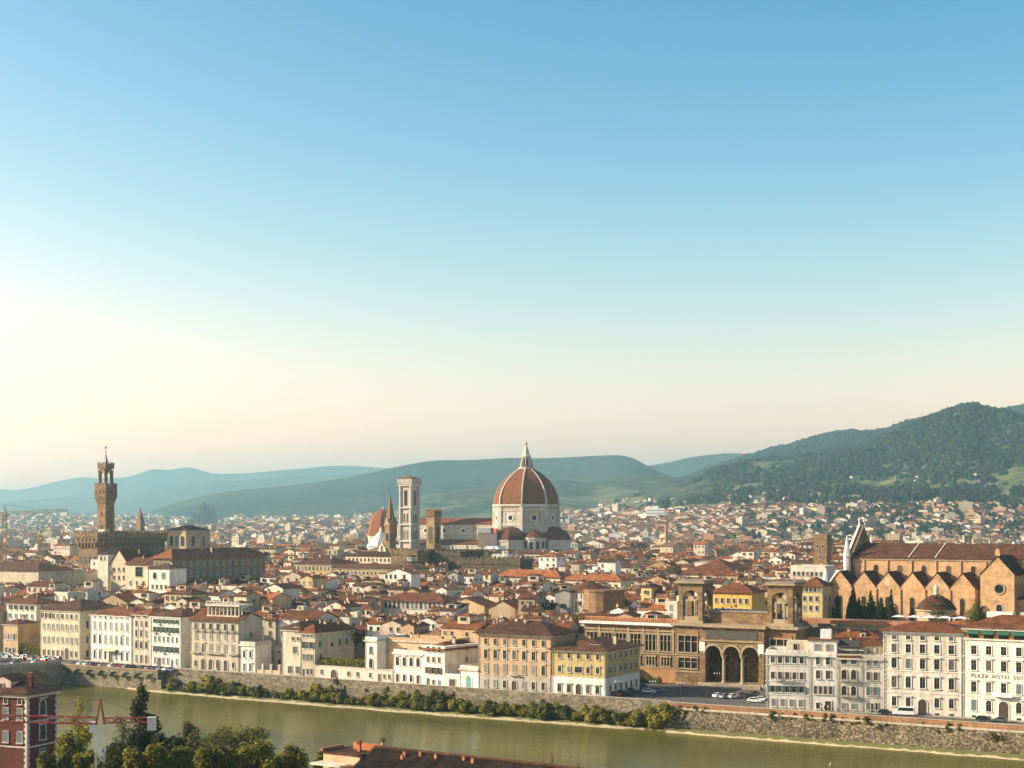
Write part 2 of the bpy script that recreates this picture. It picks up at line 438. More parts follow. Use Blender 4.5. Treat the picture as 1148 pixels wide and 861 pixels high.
def bank(a0, a1, foot, wfun, n=90):
    mb = MB(); v = []; f = []
    for i in range(n + 1):
        a = lerp(a0, a1, i / n)
        w = wfun(a) + 1.6 * noise.noise((a * .09, 3.1, 0)) + .8 * noise.noise((a * .4, 1.1, 0))
        w = max(w, .15)
        for r, z in ((0, -6.0), (.45, -6.35), (.8, -6.62), (1.0, -7.12)):
            p = uv(a, foot - w * r); v.append((p.x, p.y, z + (.12 * noise.noise((a*.5, r*6, 2)) if r < 1 else 0)))
    for i in range(n):
        for j in range(3): f.append((4*i+j, 4*i+j+1, 4*i+j+5, 4*i+j+4))
    return kind(mb.add(v, f).build('river_bank', SAND, smooth=True), 'structure')
EDGE_A = ab((45.8, 455.5))[0]
bank(-173, EDGE_A + 3, -.4, lambda a: curve([(-173, .3), (-160, 2), (-150, 5), (-140, 6), (-120, 6.5), (-90, 8), (-30, 9), (EDGE_A - 15, 7.5), (EDGE_A - 5, 5), (EDGE_A + 2, 4)], a))
bank(EDGE_A + 2, 170, -5.2, lambda a: 3.0)

# ---- mountains
def fbm(x, y, o=5):
    s_, a_ = 0, 1.0
    for k in range(o):
        s_ += a_ * noise.noise((x, y, k * 7.3)); x *= 2.03; y *= 2.03; a_ *= .5
    return s_
def ridged(x, y, o=4):
    s_, a_ = 0, 1.0
    for k in range(o):
        s_ += a_ * (1 - 2.2 * abs(noise.noise((x, y, k * 5.7)))); x *= 2.0; y *= 2.0; a_ *= .5
    return s_
HT = {}
def mountain(name, prof, Yr, Y0, p, amp, mat_, px0=-260, px1=1420, n=210, rows=46, seed=0.0, rg=6):
    def h(px, Y):
        zr = max(gz(scurve(prof, px), Yr), 0)
        tt = (Y - Y0) / (Yr - Y0)
        if tt <= 0: return 0.0
        X = gx(px, Y)
        if tt <= 1: s_ = tt ** p
        else: s_ = max(0, 1 - (tt - 1) * 2.2)
        env = min(1, tt * 3) * max(0, 1 - tt * .98) if tt <= 1 else .03
        k = ridged(X / 1900 + seed, Y / 2600 + seed * .7)
        return max(0, zr * s_ + (k - .55) * amp * env * (zr / 400) + rg * fbm(X / 300, Y / 420, 6) * min(1, tt * 4) * (1 if tt < .96 else .5))
    HT[name] = h
    mb = MB(); v = []; f = []
    ys = [lerp(Y0, Yr, i / rows) for i in range(rows + 1)] + [lerp(Yr, Yr + (Yr - Y0) * .45, i / 6) for i in range(1, 7)]
    for Y in ys:
        for i in range(n + 1):
            px = lerp(px0, px1, i / n)
            v.append((gx(px, Y), Y, h(px, Y) - 1.5))
    w = n + 1
    for j in range(len(ys) - 1):
        for i in range(n): f.append((j*w+i, j*w+i+1, (j+1)*w+i+1, (j+1)*w+i))
    return kind(mb.add(v, f).build('mountain', mat_, smooth=True), 'structure', name)

def hillmat(name, forest, wood2, field, fields=True):
    m, t, b = principled(name)
    co = coords(t, jitter=False)
    n1 = nd(t, 'ShaderNodeTexNoise', Scale=.0011, Detail=7.0, Roughness=.62); t.links.new(co, n1.inputs['Vector'])
    n2 = nd(t, 'ShaderNodeTexNoise', Scale=.022, Detail=5.0, Roughness=.75); t.links.new(co, n2.inputs['Vector'])
    col = ramp(t, n1.outputs['Fac'], [(.36, forest), (.58, wood2)])
    col = mul(t, col, ramp(t, n2.outputs['Fac'], [(.36, (.2, .28, .26)), (.62, (2.0, 1.8, 1.5))]), 1.0)
    if fields:
        sx = nd(t, 'ShaderNodeSeparateXYZ'); g = nd(t, 'ShaderNodeNewGeometry'); t.links.new(g.outputs['Position'], sx.inputs[0])
        alt = nd(t, 'ShaderNodeMapRange'); alt.inputs[1].default_value = 60; alt.inputs[2].default_value = 380; alt.inputs[3].default_value = .13; alt.inputs[4].default_value = -.12
        t.links.new(sx.outputs['Z'], alt.inputs[0])
        n3 = nd(t, 'ShaderNodeTexNoise', Scale=.0036, Detail=7.0, Roughness=.68); t.links.new(co, n3.inputs['Vector'])
        a = nd(t, 'ShaderNodeMath', operation='ADD'); t.links.new(n3.outputs['Fac'], a.inputs[0]); t.links.new(alt.outputs[0], a.inputs[1])
        fac = ramp(t, a.outputs[0], [(.58, (0, 0, 0)), (.63, (1, 1, 1))])
        v = nd(t, 'ShaderNodeTexVoronoi', Scale=.011); t.links.new(co, v.inputs['Vector'])
        bw = nd(t, 'ShaderNodeSeparateColor'); t.links.new(v.outputs['Color'], bw.inputs[0])
        fc = ramp(t, bw.outputs[0], [(0, sh(field, .55)), (.5, (.12, .13, .05)), (1, field)])
        mx = nd(t, 'ShaderNodeMix', data_type='RGBA'); t.links.new(fac, mx.inputs[0]); t.links.new(col, mx.inputs[6]); t.links.new(fc, mx.inputs[7])
        col = mx.outputs[2]
    t.links.new(col, b.inputs['Base Color']); b.inputs['Roughness'].default_value = 1.0; b.inputs['Specular IOR Level'].default_value = .05
    return m
HM = hillmat('wooded_slopes_with_fields', (.014, .030, .019), (.060, .074, .036), (.24, .20, .11))
HC = hillmat('foothill_slopes', (.013, .028, .021), (.042, .056, .034), (.13, .125, .075))
HB = hillmat('wooded_slopes', (.012, .026, .022), (.034, .048, .034), (.2, .18, .1), False)
PA = [(420, 580), (560, 576), (640, 567), (684, 559), (728, 546), (768, 534), (800, 523), (835, 511), (888, 497), (945, 482), (970, 482), (994, 480), (1015, 473), (1038, 466), (1060, 459), (1082, 455), (1100, 458), (1120, 460), (1148, 455), (1200, 448), (1300, 440), (1420, 445)]
PC = [(300, 590), (430, 577), (473, 557), (497, 552), (526, 548), (560, 545), (590, 541), (624, 538), (660, 540), (693, 535), (742, 535), (790, 540), (900, 560), (1000, 580), (1420, 590)]
PB = [(-260, 610), (100, 592), (150, 580), (172, 572), (200, 563), (240, 553), (300, 546.5), (350, 541), (400, 534), (438, 525), (485, 517), (526, 515.5), (565, 513), (600, 513.5), (640, 512), (690, 510), (708, 513), (728, 523), (760, 537), (830, 560), (1000, 580), (1420, 590)]
PD = [(400, 580), (600, 545), (700, 525), (740, 520), (773, 513), (812, 508.5), (835, 509), (870, 515), (950, 540), (1200, 560), (1420, 560)]
PE = [(-260, 560), (-60, 550), (0, 548.5), (21, 549.5), (42, 545), (67, 539), (92, 535), (106, 536), (142, 535), (171, 526), (188, 527), (211, 524), (226, 527.5), (240, 531), (296, 529), (340, 525), (372, 522), (400, 522.5), (436, 525), (500, 532), (700, 550), (1000, 570), (1420, 570)]
PF = [(-260, 572), (0, 563), (60, 558), (130, 556), (200, 546), (260, 539), (320, 535), (400, 531), (450, 529), (560, 545), (700, 570), (1420, 580)]
mountain('wooded mountain with fields, nearest and highest of the ridges', PA, 7000, 2700, 1.3, 190, HM, seed=2.3, n=440, rows=130, rg=15)
mountain('low wooded foothill behind the dome', PC, 5600, 4300, 1.1, 120, HC, seed=5.1, n=300, rows=60, rg=9)
mountain('long blue ridge behind the dome', PB, 7700, 6100, 1.0, 220, HB, seed=8.7, rows=30)
mountain('hazy peak behind the wooded mountain', PD, 9600, 8300, 1.0, 100, HB, seed=3.9, rows=20)
mountain('pale ridge in front of the farthest mountains', PF, 12200, 10700, 1.0, 120, HB, seed=6.2, rows=20)
mountain('palest and farthest mountain chain', PE, 15000, 13300, 1.0, 120, HB, seed=1.7, rows=20)
HA = HT['wooded mountain with fields, nearest and highest of the ridges']

# ---- the air
hz = MB().box(-17000, 17000, -900, 15900, -10.5, 630)
m = bpy.data.materials.new('haze_air'); m.use_nodes = True; t = m.node_tree
for n in list(t.nodes):
    if n.type == 'BSDF_PRINCIPLED': t.nodes.remove(n)
pv = nd(t, 'ShaderNodeVolumePrincipled'); pv.inputs['Color'].default_value = (*HAZE_COLOR, 1); pv.inputs['Density'].default_value = HAZE_DENSITY; pv.inputs['Anisotropy'].default_value = HAZE_G
t.links.new(pv.outputs[0], t.nodes['Material Output'].inputs['Volume'])
try: m.cycles.homogeneous_volume = True
except Exception: pass
kind(hz.build('haze', m), 'stuff', 'thin pale haze over the whole valley')
# ------------------------------------------------------------------ quay walls, bridge
WALLSTONE = stone('quay_rubble', (.20, .17, .122), (.30, .26, .195), (1.3, 1.3, 2.0), .6, low=(.40, .62))
DARKRUBBLE = stone('dark_rubble', (.115, .088, .055), (.33, .275, .19), (2.3, 2.3, 2.9), .45, low=(.42, .62))
COPING = plaster('coping_stone', (.42, .36, .28), var=.03)
PARBRICK = stone('parapet_brick', (.33, .17, .09), (.40, .23, .13), (2.5, 2.5, 5), .8, bump=.1)
A_LEFT, A_MID, A_END = ab((-163, 580))[0], ab((gx(186, 556), 556))[0], 215.0
Q0 = uv(A_LEFT, 0)
# arched stretch by the bridge: it stands four metres proud of the long plain wall
L = A_MID - A_LEFT
t_ = thing('embankment_wall', 'grey stone quay wall with blind arches below the row of parked cars', 'quay wall', uv(A_LEFT, 0), UA)
mb = MB(); mb.box(0, L, -2.6, 1.4, -9, -2.3); mb.box(0, L, -3.6, 1.4, -2.3, -.05); n = 8; wA = L / n
pts = []
for i in range(n):
    pts += [(i*wA + .8, -2.3)] + [(i*wA + wA/2 - (wA/2 - .8) * math.cos(math.pi*k/8), -2.3 + (1.5) * math.sin(math.pi*k/8)) for k in range(1, 8)] + [((i+1)*wA - .8, -2.3)]
poly = [(0, -2.9), (.0, -2.9)] if False else [(0, -2.9)]
for i in range(n):
    c = [(i*wA + .4, -2.9)] + [(i*wA + wA/2 - (wA/2 - .4) * math.cos(math.pi*k/8), -2.9 + 2.0 * math.sin(math.pi*k/8)) for k in range(1, 8)] + [((i+1)*wA - .4, -2.9)]
    poly += c
poly += [(L, -2.9), (L, -.1), (0, -.1)]
mb2 = MB(); mb2.extr(poly, -4.3, -3.62)
mb.build('wall', WALLSTONE, t_)
mb2.build('arcade', WALLSTONE, t_)
p_ = MB().box(0, L, -4.4, -3.9, -.1, .35).build('parapet', PARBRICK, t_)
MB().box(0, L, -4.5, -3.8, .35, .48).build('coping', COPING, p_)
MB().box(L, L + .02, -4.3, 1.4, -9, -.05).V
t_ = thing('embankment_wall', 'long plain grey rubble quay wall behind the green river bank', 'quay wall', uv(A_MID, 0), UA)
L2 = EDGE_A - A_MID
MB().box(0.0, L2, 0, 1.6, -9, -.05).build('wall', WALLSTONE, t_)
p_ = MB().box(0, L2, .1, .6, -.05, .92).build('parapet', WALLSTONE, t_)
MB().box(0, L2, .0, .7, .92, 1.08).build('coping', COPING, p_)
t_ = thing('embankment_wall', 'dark battered rubble quay wall with a red brick parapet below the white hotels', 'quay wall', uv(EDGE_A, 0), UA)
L3 = A_END - EDGE_A
mb = MB(); mb.extx([(-6.2, -9), (1.6, -9), (1.6, -.3), (-2.6, -.3)][::1], 0, L3)
mb.build('wall', DARKRUBBLE, t_)
MB().extx([(-3.1, -.9), (-2.3, -.9), (-2.3, -.32), (-3.0, -.32)], .1, L3).build('ledge', COPING, t_)
p_ = MB().box(.1, L3, -2.4, -1.8, -.3, .95).build('parapet', PARBRICK, t_)
MB().box(0, L3, -2.5, -1.7, .95, 1.08).build('coping', COPING, p_)

# the bridge leaves the quay towards the viewer, its near side in shade
BW = 21
br = thing('stone_bridge', 'stone bridge with wide low arches crossing the green river, cars on its deck', 'bridge', uv(A_LEFT - 1, -3.4), UA)
span, pier = 24.0, 4.0
prof = []
nsp = 4
tot = nsp * (span + pier) + pier
def deck_z(s): return .55 + .9 * math.sin(math.pi * min(1, max(0, s / tot)))
mb = MB()
low = [(0, -9)]
s0 = pier
for k in range(nsp):
    low += [(s0, -9), (s0, -6.2)] + [(s0 + span/2 - span/2*math.cos(math.pi*i/14), -6.2 + 5.2*math.sin(math.pi*i/14)) for i in range(1, 14)] + [(s0 + span, -6.2), (s0 + span, -9)]
    s0 += span + pier
low += [(tot, -9)]
up = [(tot*(1 - i/12), deck_z(tot*(1 - i/12))) for i in range(13)]
pp = low + up
n = len(pp)
v = [(0, -s_, z) for s_, z in pp] + [(-BW, -s_, z) for s_, z in pp]
f = [((i+1) % n, i, i+n, (i+1) % n + n) for i in range(n)]
mb.add(v, f + [tuple(range(n)), tuple(range(2*n-1, n-1, -1))])
mb.build('arch', stone('bridge_stone', (.40, .29, .19), (.50, .37, .25), (1.2, 1.2, 2.0), .8, bump=.2), br)
mb = MB()
for i in range(12):
    a, b_ = tot*i/12, tot*(i+1)/12
    za, zb_ = deck_z(a), deck_z(b_)
    mb.add([(-.7, -a, za+.006), (-BW+.7, -a, za+.006), (-BW+.7, -b_, zb_+.006), (-.7, -b_, zb_+.006)], [(0, 1, 2, 3)])
mb.build('roadway', ASPHALT, br)
for x0, x1 in ((-.55, -.05), (-BW+.05, -BW+.55)):
    mb = MB()
    pts = [(a, deck_z(a)+1.0) for a in [tot*i/12 for i in range(13)]]
    bot = [(a, deck_z(a)+.002) for a in [tot*(12-i)/12 for i in range(13)]]
    q = pts + bot; n = len(q)
    mb.add([(x1, -s_, z) for s_, z in q] + [(x0, -s_, z) for s_, z in q], [((i+1) % n, i, i+n, (i+1) % n+n) for i in range(n)] + [tuple(range(n)), tuple(range(2*n-1, n-1, -1))])
    mb.build('parapet', COPING, br)

# ------------------------------------------------------------------ windows, doors (meshes made once, shared by all that look alike)
WM = {}
wrnd = random.Random(77)
SASH = plain('window_sash', (.20, .17, .13), .7)
def arch_pts(w, h, n=8):
    r = w/2
    return [(-r, 0), (r, 0)] + [(r*math.cos(math.pi*i/n), h - r + r*math.sin(math.pi*i/n)) for i in range(n + 1)]
def ring(outer, inner, y0, y1, mb, m=0):
    n = len(outer)
    v = [(x, y1, z) for x, z in outer] + [(x, y1, z) for x, z in inner] + [(x, y0, z) for x, z in outer] + [(x, y0, z) for x, z in inner]
    f = []
    for i in range(n):
        j = (i+1) % n
        f += [(2*n+i, 2*n+j, 3*n+j, 3*n+i), (i, 2*n+i, 3*n+i, n+i) if False else (2*n+i, i, j, 2*n+j), (3*n+i, 3*n+j, n+j, n+i)]
    mb.add(v, f, m)
def win_mesh(style, w, h, trim, shut, cur=0):
    key = (style, round(w, 2), round(h, 2), trim.name, shut, cur)
    if key in WM: return WM[key]
    arch = style.startswith('arch')
    fr = MB(); pn = MB(); shm = None
    tw = {'plain': .14, 'shut': .12, 'closed': .12}.get(style, .24)
    if arch:
        ip, op = arch_pts(w, h), arch_pts(w + 2*tw, h + tw)
        op[0], op[1] = (-w/2-tw, -.0), (w/2+tw, -.0)
    else:
        ip = [(-w/2, 0), (w/2, 0), (w/2, h), (-w/2, h)]
        op = [(-w/2-tw, 0), (w/2+tw, 0), (w/2+tw, h+tw), (-w/2-tw, h+tw)]
    ring(op, ip, -.16, .0, fr)
    if 'door' not in style: fr.box(-w/2-tw-.12, w/2+tw+.12, -.32, -.003, -.18, .03)
    if style in ('hood', 'ped', 'archhood'):
        fr.box(-w/2-tw-.2, w/2+tw+.2, -.46, -.003, h+tw+.1, h+tw+.3)
        fr.box(-w/2-tw, w/2+tw, -.12, -.002, h+tw-.02, h+tw+.12)
    if style == 'ped': fr.extr([(-w/2-tw-.25, h+tw+.29), (w/2+tw+.25, h+tw+.29), (0, h+tw+.85)], -.42, -.004)
    n = len(ip)
    pn.add([(x, -.05, z) for x, z in ip], [tuple(range(n))], 0)
    bars = MB()
    if style not in ('closed', 'open') and 'door' not in style:
        bars.box(-.035, .035, -.09, -.052, .02, h - .03)
        bars.box(-w/2, w/2, -.085, -.053, h*.62, h*.62+.06)
        bars.box(-w/2, -w/2+.05, -.088, -.054, .02, h*.62 if arch else h - .03); bars.box(w/2-.05, w/2, -.088, -.054, .02, h*.62 if arch else h-.03)
    if style == 'closed' or style == 'archclosed':
        shm = [MB().box(min(0, sx*w/2)+.02, max(0, sx*w/2)-.02, -.11, -.06, .03, h - (w*.4 if arch else .03)).mesh('shutter', SHUT[shut]) for sx in (-1, 1)]
    elif style == 'shut':
        shm = [MB().box(w/2+.03, w/2+.03+w/2, -.24, -.17, .03, h-.03).mesh('shutter', SHUT[shut]), MB().box(-w/2-.03-w/2, -w/2-.03, -.24, -.17, .03, h-.03).mesh('shutter', SHUT[shut])]
    pm = DARKWOOD if 'door' in style else CURTAIN if cur else PANE
    if shut == 'greendoor': pm = plain('green_door', (.10, .25, .21), .6)
    WM[key] = (fr.mesh('window_frame', trim), pn.mesh('pane', pm), bars.mesh('glazing_bar', SASH) if bars.V else None, shm)
    return WM[key]
def window(parent, x, z, w, h, style='plain', trim=None, sh='blue', side=None, y=0.0, bars=True):
    """x runs along the front; side = x position of an end wall (the window then faces +x and x means depth)."""
    door = 'door' in style
    fr, pn, br_, sm = win_mesh(style, w, h, trim or TRIM, sh, int(wrnd.random() < .16))
    loc, rz = ((x, y - .004, z), 0.0) if side is None else ((side + .004, x, z), R(90))
    o = ob('door' if door else 'window', fr, parent, loc, rz)
    ob('door_leaf' if door else 'pane', pn, o)
    if br_ is not None and bars: ob('glazing_bar', br_, o)
    for q_ in sm or (): ob('shutter', q_, o)
    return o
def cornice(parent, w, d, z, hgt=.5, out=.55, mat_=None, x0=0.0):
    ob('cornice', MB().box(x0-out*.6, w+out*.6, -out, d*.999, z, z+hgt).mesh('cornice', mat_ or TRIM), parent)
def course(parent, w, d, z, mat_=None, hgt=.25, out=.12):
    ob('string_course', MB().box(-out, w+out, -out, d-.05, z, z+hgt).mesh('string_course', mat_ or TRIM), parent)
def quoin(parent, x, H, sgn, mat_=None):
    pts = []; z = .2; k = 0
    prof = [(0, .1)]
    q = []
    while z < H - .6:
        ww = .75 if k % 2 else .45
        q += [(ww, z), (ww, z+.58)]; z += .6; k += 1
    poly = [(0, .2)] + q + [(0, z)]
    poly = [(x + sgn*a, b_) for a, b_ in poly]
    if sgn < 0: poly.reverse()
    ob('quoin', MB().extr(poly, -.09, -.003).mesh('quoin', mat_ or TRIM), parent)
def chimney(parent, x, y, z, h=1.6, w=.7, wall=None, cap=True, name='chimney'):
    mb = MB().box(x-w/2, x+w/2, y-w*.4, y+w*.4, z-1.2, z+h, 0)
    if cap:
        mb.box(x-w/2-.1, x+w/2+.1, y-w*.4-.1, y+w*.4+.1, z+h+.003, z+h+.14, 1)
        mb.gable(x-w/2-.05, x+w/2+.05, y-w*.4, y+w*.4, z+h+.4, .2, 'x', .08, .06, 1)
        mb.box(x-w/2+.05, x-w/2+.17, y-w*.35, y+w*.35, z+h+.14, z+h+.42, 0); mb.box(x+w/2-.17, x+w/2-.05, y-w*.35, y+w*.35, z+h+.14, z+h+.42, 0)
    mb.build(name, [wall or W['tan'], RF['rust']], parent)

OCC = []    # boxes that stand in front of the city (for finding what shows), as (root frame, w, d, H)
EXC = []    # plots the city's houses keep out of: (point, angle, x0, x1, y0, y1)
def plot(P, ang, x0, x1, y0, y1, H=0):
    EXC.append((Vector((P[0], P[1])), ang, x0, x1, y0, y1))
    if H: OCC.append((Vector((P[0], P[1])), ang, x0, x1, y0, y1, H))
def palace(name, label, cat, A, ang, w, d, H, rows, wall='cream', roof='brown', rt='hip', rh=None, trim=None, side=None, over=.9, group=None, low=None, lowh=0, corn=True, courses=True, quoins=False, chim=2, margin=1.0, seed=0, gable_along='x'):
    """A street palace: walls, roof, cornice, string courses, each window with frame, pane, bars and shutters."""
    rr = random.Random(seed + int(w*100))
    trim = trim or TRIM
    P = thing(name, label, cat, A, ang, group)
    wm = W[wall] if isinstance(wall, str) else wall
    rh = rh if rh is not None else min(w, d) * .17
    if rt == 'flat':
        MB().house_wall(0, w, 0, d, H).build('wall', wm, P)
        MB().box(.0, w, .0, d, H+.003, H+.12).build('roof', plain('flat_roof', (.34, .26, .19), .9), P)
        MB().add(*ring_box(w, d, H+.1, H+1.0, .3)).build('parapet', wm, P)
    elif rt == 'hip':
        MB().house_wall(0, w, 0, d, H).build('wall', wm, P)
        rf = MB().hip(0, w, 0, d, H+.003, rh, over, .25).build('roof', RF[roof], P)
    else:
        MB().house_wall(0, w, 0, d, H, rh, gable_along).build('wall', wm, P)
        rf = MB().gable(0, w, 0, d, H, rh, gable_along, over, .25).build('roof', RF[roof], P)
    if lowh:
        MB().box(-.08, w+.08, -.08, d-.1, -.3, lowh).build('ground_floor', W[low] if isinstance(low, str) else low, P)
    if corn: cornice(P, w, d, H-.55, .5, over*.55, trim)
    if quoins: quoin(P, 0, H, 1, trim); quoin(P, w, H, -1, trim)
    for r_ in rows:
        r_ = dict(r_); zc = r_['z']; n = r_['n']; mg = r_.get('m', margin)
        if courses and r_.get('course', True) and zc > 2.5: course(P, w, d, zc - .75 if 'cz' not in r_ else r_['cz'], trim)
        for i in range(n):
            x = mg + (w - 2*mg) * (i + .5) / n if 'xs' not in r_ else r_['xs'][i] * w
            st = r_.get('s', 'plain')
            if 'alt' in r_ and i in r_['alt']: 
                window(P, x, r_['alt'][i][1], r_['alt'][i][2], r_['alt'][i][3], r_['alt'][i][0], trim, r_.get('sh', 'blue'), y=-.085 if lowh and r_['alt'][i][1] < lowh else 0); continue
            if rr.random() < r_.get('mix', .16) and st in ('plain', 'framed', 'hood', 'ped', 'arch', 'archhood'): st = 'closed'
            yy = -.085 if lowh and zc < lowh else 0
            window(P, x, zc, r_['w'], r_['h'], st, trim, r_.get('sh', 'blue'), y=yy)
        if 'balcony' in r_:
            for i in r_['balcony']:
                x = mg + (w - 2*mg) * (i + .5) / n
                bw = r_.get('bw', r_['w'] + 1.0)
                bl = MB().box(x-bw/2, x+bw/2, -1.0, -.13, zc-.42, zc-.24).build('balcony', trim, P)
                q = MB(); q.box(x-bw/2+.02, x+bw/2-.02, -.98, -.92, zc+.55, zc+.63)
                k = max(3, int(bw/.3))
                for j in range(k + 1): xx = x-bw/2+.05 + (bw-.1)*j/k; q.box(xx-.025, xx+.025, -.97, -.93, zc-.24, zc+.55)
                q.build('railing', METAL if not r_.get('stonebal') else trim, bl)
    for r_ in side or []:
        n = r_['n']; mg = r_.get('m', 1.0)
        for i in range(n):
            y = mg + (d - 2*mg)*(i+.5)/n if 'ys' not in r_ else r_['ys'][i]*d
            window(P, y, r_['z'], r_['w'], r_['h'], r_.get('s', 'plain'), trim, r_.get('sh', 'blue'), side=w + (.085 if lowh and r_['z'] < lowh else 0))
    for i in range(chim):
        yy = d*rr.uniform(.35, .7); xx = w*rr.uniform(.12, .88)
        chimney(P, xx, yy, H + (rh*.75 if rt != 'flat' else .2), rr.uniform(1.0, 1.8), rr.uniform(.6, 1.0), W[rr.choice(['tan', 'cream', 'pale'])])
    if corn:
        for x in ((.25,) if w < 14 else (.25, w-.25)): MB().tube((x, -.14, .1), (x, -.14, H-.6), .07, n=6).build('downpipe', GREYSTONE, P)
    plot(A, ang, 0, w, 0, d, H + (rh*.6 if rt != 'flat' else 0))
    return P
def ring_box(w, d, z0, z1, t):
    v = []; 
    for z in (z0, z1):
        v += [(0,0,z),(w,0,z),(w,d,z),(0,d,z),(t,t,z),(w-t,t,z),(w-t,d-t,z),(t,d-t,z)]
    f = []
    for i in range(4):
        j = (i+1) % 4
        f += [(i, j, j+8, i+8), (4+j, 4+i, 4+i+8, 4+j+8), (i+8, j+8, j+12, i+12)]
    return v, f
def pal(name, label, pl, pr, ye, d, rows, **k):
    A, B = front(pl), front(pr)
    dv = B - A; ang = math.atan2(dv.y, dv.x)
    H = gz(ye, A.y)
    return palace(name, label, k.pop('cat', 'palace'), A, ang, dv.length, d, H, rows, **k), A, ang, dv.length, H
# ------------------------------------------------------------------ the river front, west to east
GR = 'palaces along the river front'
def rw(z, h, w, n, s='plain', **k): return dict(z=z, h=h, w=w, n=n, s=s, **k)

pal('townhouse', 'small ochre two-storey house with three arched upper windows by the bridge end', 3, 20, 699, 10,
    [rw(1.0, 2.2, 1.1, 3, 'arch', alt={1: ('archdoor', 0, 1.5, 3.0)}), rw(6.2, 2.3, 1.1, 4, 'arch', sh='grey')], wall='ochre', roof='brown', rt='hip', cat='house', group=GR, chim=1)
A = front(-22) + V * 13
palace('townhouse', 'tall white house with rust hip roof behind the small ochre house by the bridge', 'house', A, UA, 17.5, 13, gz(676, A.y),
       [rw(13.5, 1.8, 1.1, 5, 'closed'), rw(17, 1.6, 1.0, 5, 'shut', sh='green')], wall='white', roof='rust', group=GR, side=[rw(17, 1.6, 1, 3), rw(13.5, 1.7, 1, 3)])
# cream palazzo on the corner
p_, A, ang, w, H = pal('palazzo', 'cream palazzo with a top-floor loggia and brown roof beside the dark garden tree', 45, 90, 683, 22,
    [rw(.9, 2.2, 1.05, 8, 'closed', sh='brown', alt={5: ('archdoor', 0, 1.7, 4.2)}), rw(6.2, 2.0, 1.05, 8, 'closed', sh='grey'), rw(11.0, 2.2, 1.1, 8, 'archclosed', sh='grey'), rw(15.4, 1.7, 1.15, 8, 'plain')],
    wall='cream', roof='brown', group=GR, side=[rw(.9, 2.4, 1.1, 4, 'closed', sh='brown'), rw(6.2, 2.6, 1.1, 4, 'arch'), rw(11.8, 2.8, 1.2, 4, 'plain')], chim=3)
lg = MB().box(.5, 6.5, -.09, -.05, 15.2, 17.3).build('loggia', PANE, p_)
for i in range(4): MB().box(.4+2*i, .7+2*i, -.22, -.1, 15.2, 17.3).build('column', TRIM, lg)
pal('palazzo', 'white palazzo of seven bays with a pale green awning over its door', 101.5, 148, 688, 14,
    [rw(.9, 3.4, 1.25, 7, 'archhood', alt={3: ('door', 0, 2.4, 4.0)}), rw(6.7, 3.4, 1.25, 7, 'archhood', mix=.6, sh='grey'), rw(11.8, 3.2, 1.25, 7, 'hood', mix=.8, sh='grey'), rw(16.1, 1.3, 1.0, 7, 'plain', mix=.5, sh='grey')],
    wall='white', roof='rust', trim=TRIMW, group=GR, quoins=True)
A = front(121); 
aw = thing('door_awning', 'pale green fabric awning over the door of the white seven-bay palazzo', 'awning', (A.x, A.y, 4.3), UA)
MB().extx([(-2.4, 0), (-.1, .9), (-.1, 1.0), (-2.45, .1)], 0, 5.5).build('canopy', plain('pale_green_canvas', (.40, .46, .26), .9), aw)
MB().tube((.1, -.15, -.5), (.1, -2.35, 0), .04).build('bracket', METAL, aw); MB().tube((5.4, -.15, -.5), (5.4, -2.35, 0), .04).build('bracket', METAL, aw)
pal('palazzo', 'narrow cream palazzo of three bays between two white palaces', 148.5, 169, 688, 14,
    [rw(.8, 3.0, 1.3, 3, 'archdoor', alt={0: ('closed', 1.0, 1.2, 2.6)}), rw(6.0, 2.6, 1.35, 3, 'archhood'), rw(10.2, 2.4, 1.2, 3, 'hood', mix=.4), rw(14.0, 2.1, 1.2, 3, 'plain'), rw(17.3, 1.1, 1.8, 2, 'plain')],
    wall='pale', roof='rust', group=GR, chim=2)
pal('palazzo', 'white house with green shutters and small balconies beside the loggia palace', 169.5, 203, 690, 17,
    [rw(.8, 2.6, 1.2, 6, 'closed', sh='blue', alt={1: ('door', 0, 2.0, 3.2), 4: ('archdoor', 0, 1.2, 3.0)}), rw(5.3, 2.1, 1.0, 6, 'shut', sh='green', balcony=[2]), rw(8.9, 2.1, 1.0, 6, 'closed', sh='green'), rw(12.4, 2.0, 1.0, 6, 'shut', sh='green', balcony=[0, 3]), rw(15.7, 1.5, 1.0, 6, 'shut', sh='green', balcony=[1])],
    wall='white', roof='brown', trim=TRIMW, group=GR, side=[rw(z_, 2.0, 1.5, 2, 'closed', sh='grey') for z_ in (4.6, 8.4, 12)] + [rw(15.6, 1.4, 1.1, 2)], chim=3)
# palace with the rooftop loggia
p_, A, ang, w, H = pal('palazzo', 'grey-cream palazzo with arched doors, stone balconies and a columned rooftop loggia', 213.5, 268, 694, 13,
    [rw(.3, 3.6, 1.7, 6, 'archdoor', alt={0: ('arch', 1.2, 1.1, 2.2), 5: ('arch', 1.2, 1.1, 2.2)}, m=.8), rw(6.3, 3.0, 1.25, 6, 'archhood', sh='grey', balcony=[0, 2, 3, 5], bw=4.2, stonebal=True, mix=.9), rw(10.9, 2.4, 1.2, 6, 'closed', sh='grey', cz=9.7), rw(14.3, 2.2, 1.3, 6, 'plain', balcony=range(6))],
    wall='pale', roof='rust', rt='gable', rh=2.6, group=GR, chim=1, side=[dict(z=12, h=1.6, w=1.3, n=1, s='arch')])
lg = MB().box(5.6, 20.4, 2.2, 8.4, H, H+1.6).build('rooftop_loggia', W['pale'], p_)
MB().box(5.2, 20.8, 1.8, 8.8, H+4.8, H+5.5).build('loggia_entablature', TRIM, lg)
MB().box(8.5, 17, 6.4, 8.0, H+1.61, H+4.79).build('loggia_wall', W['cream'], lg)
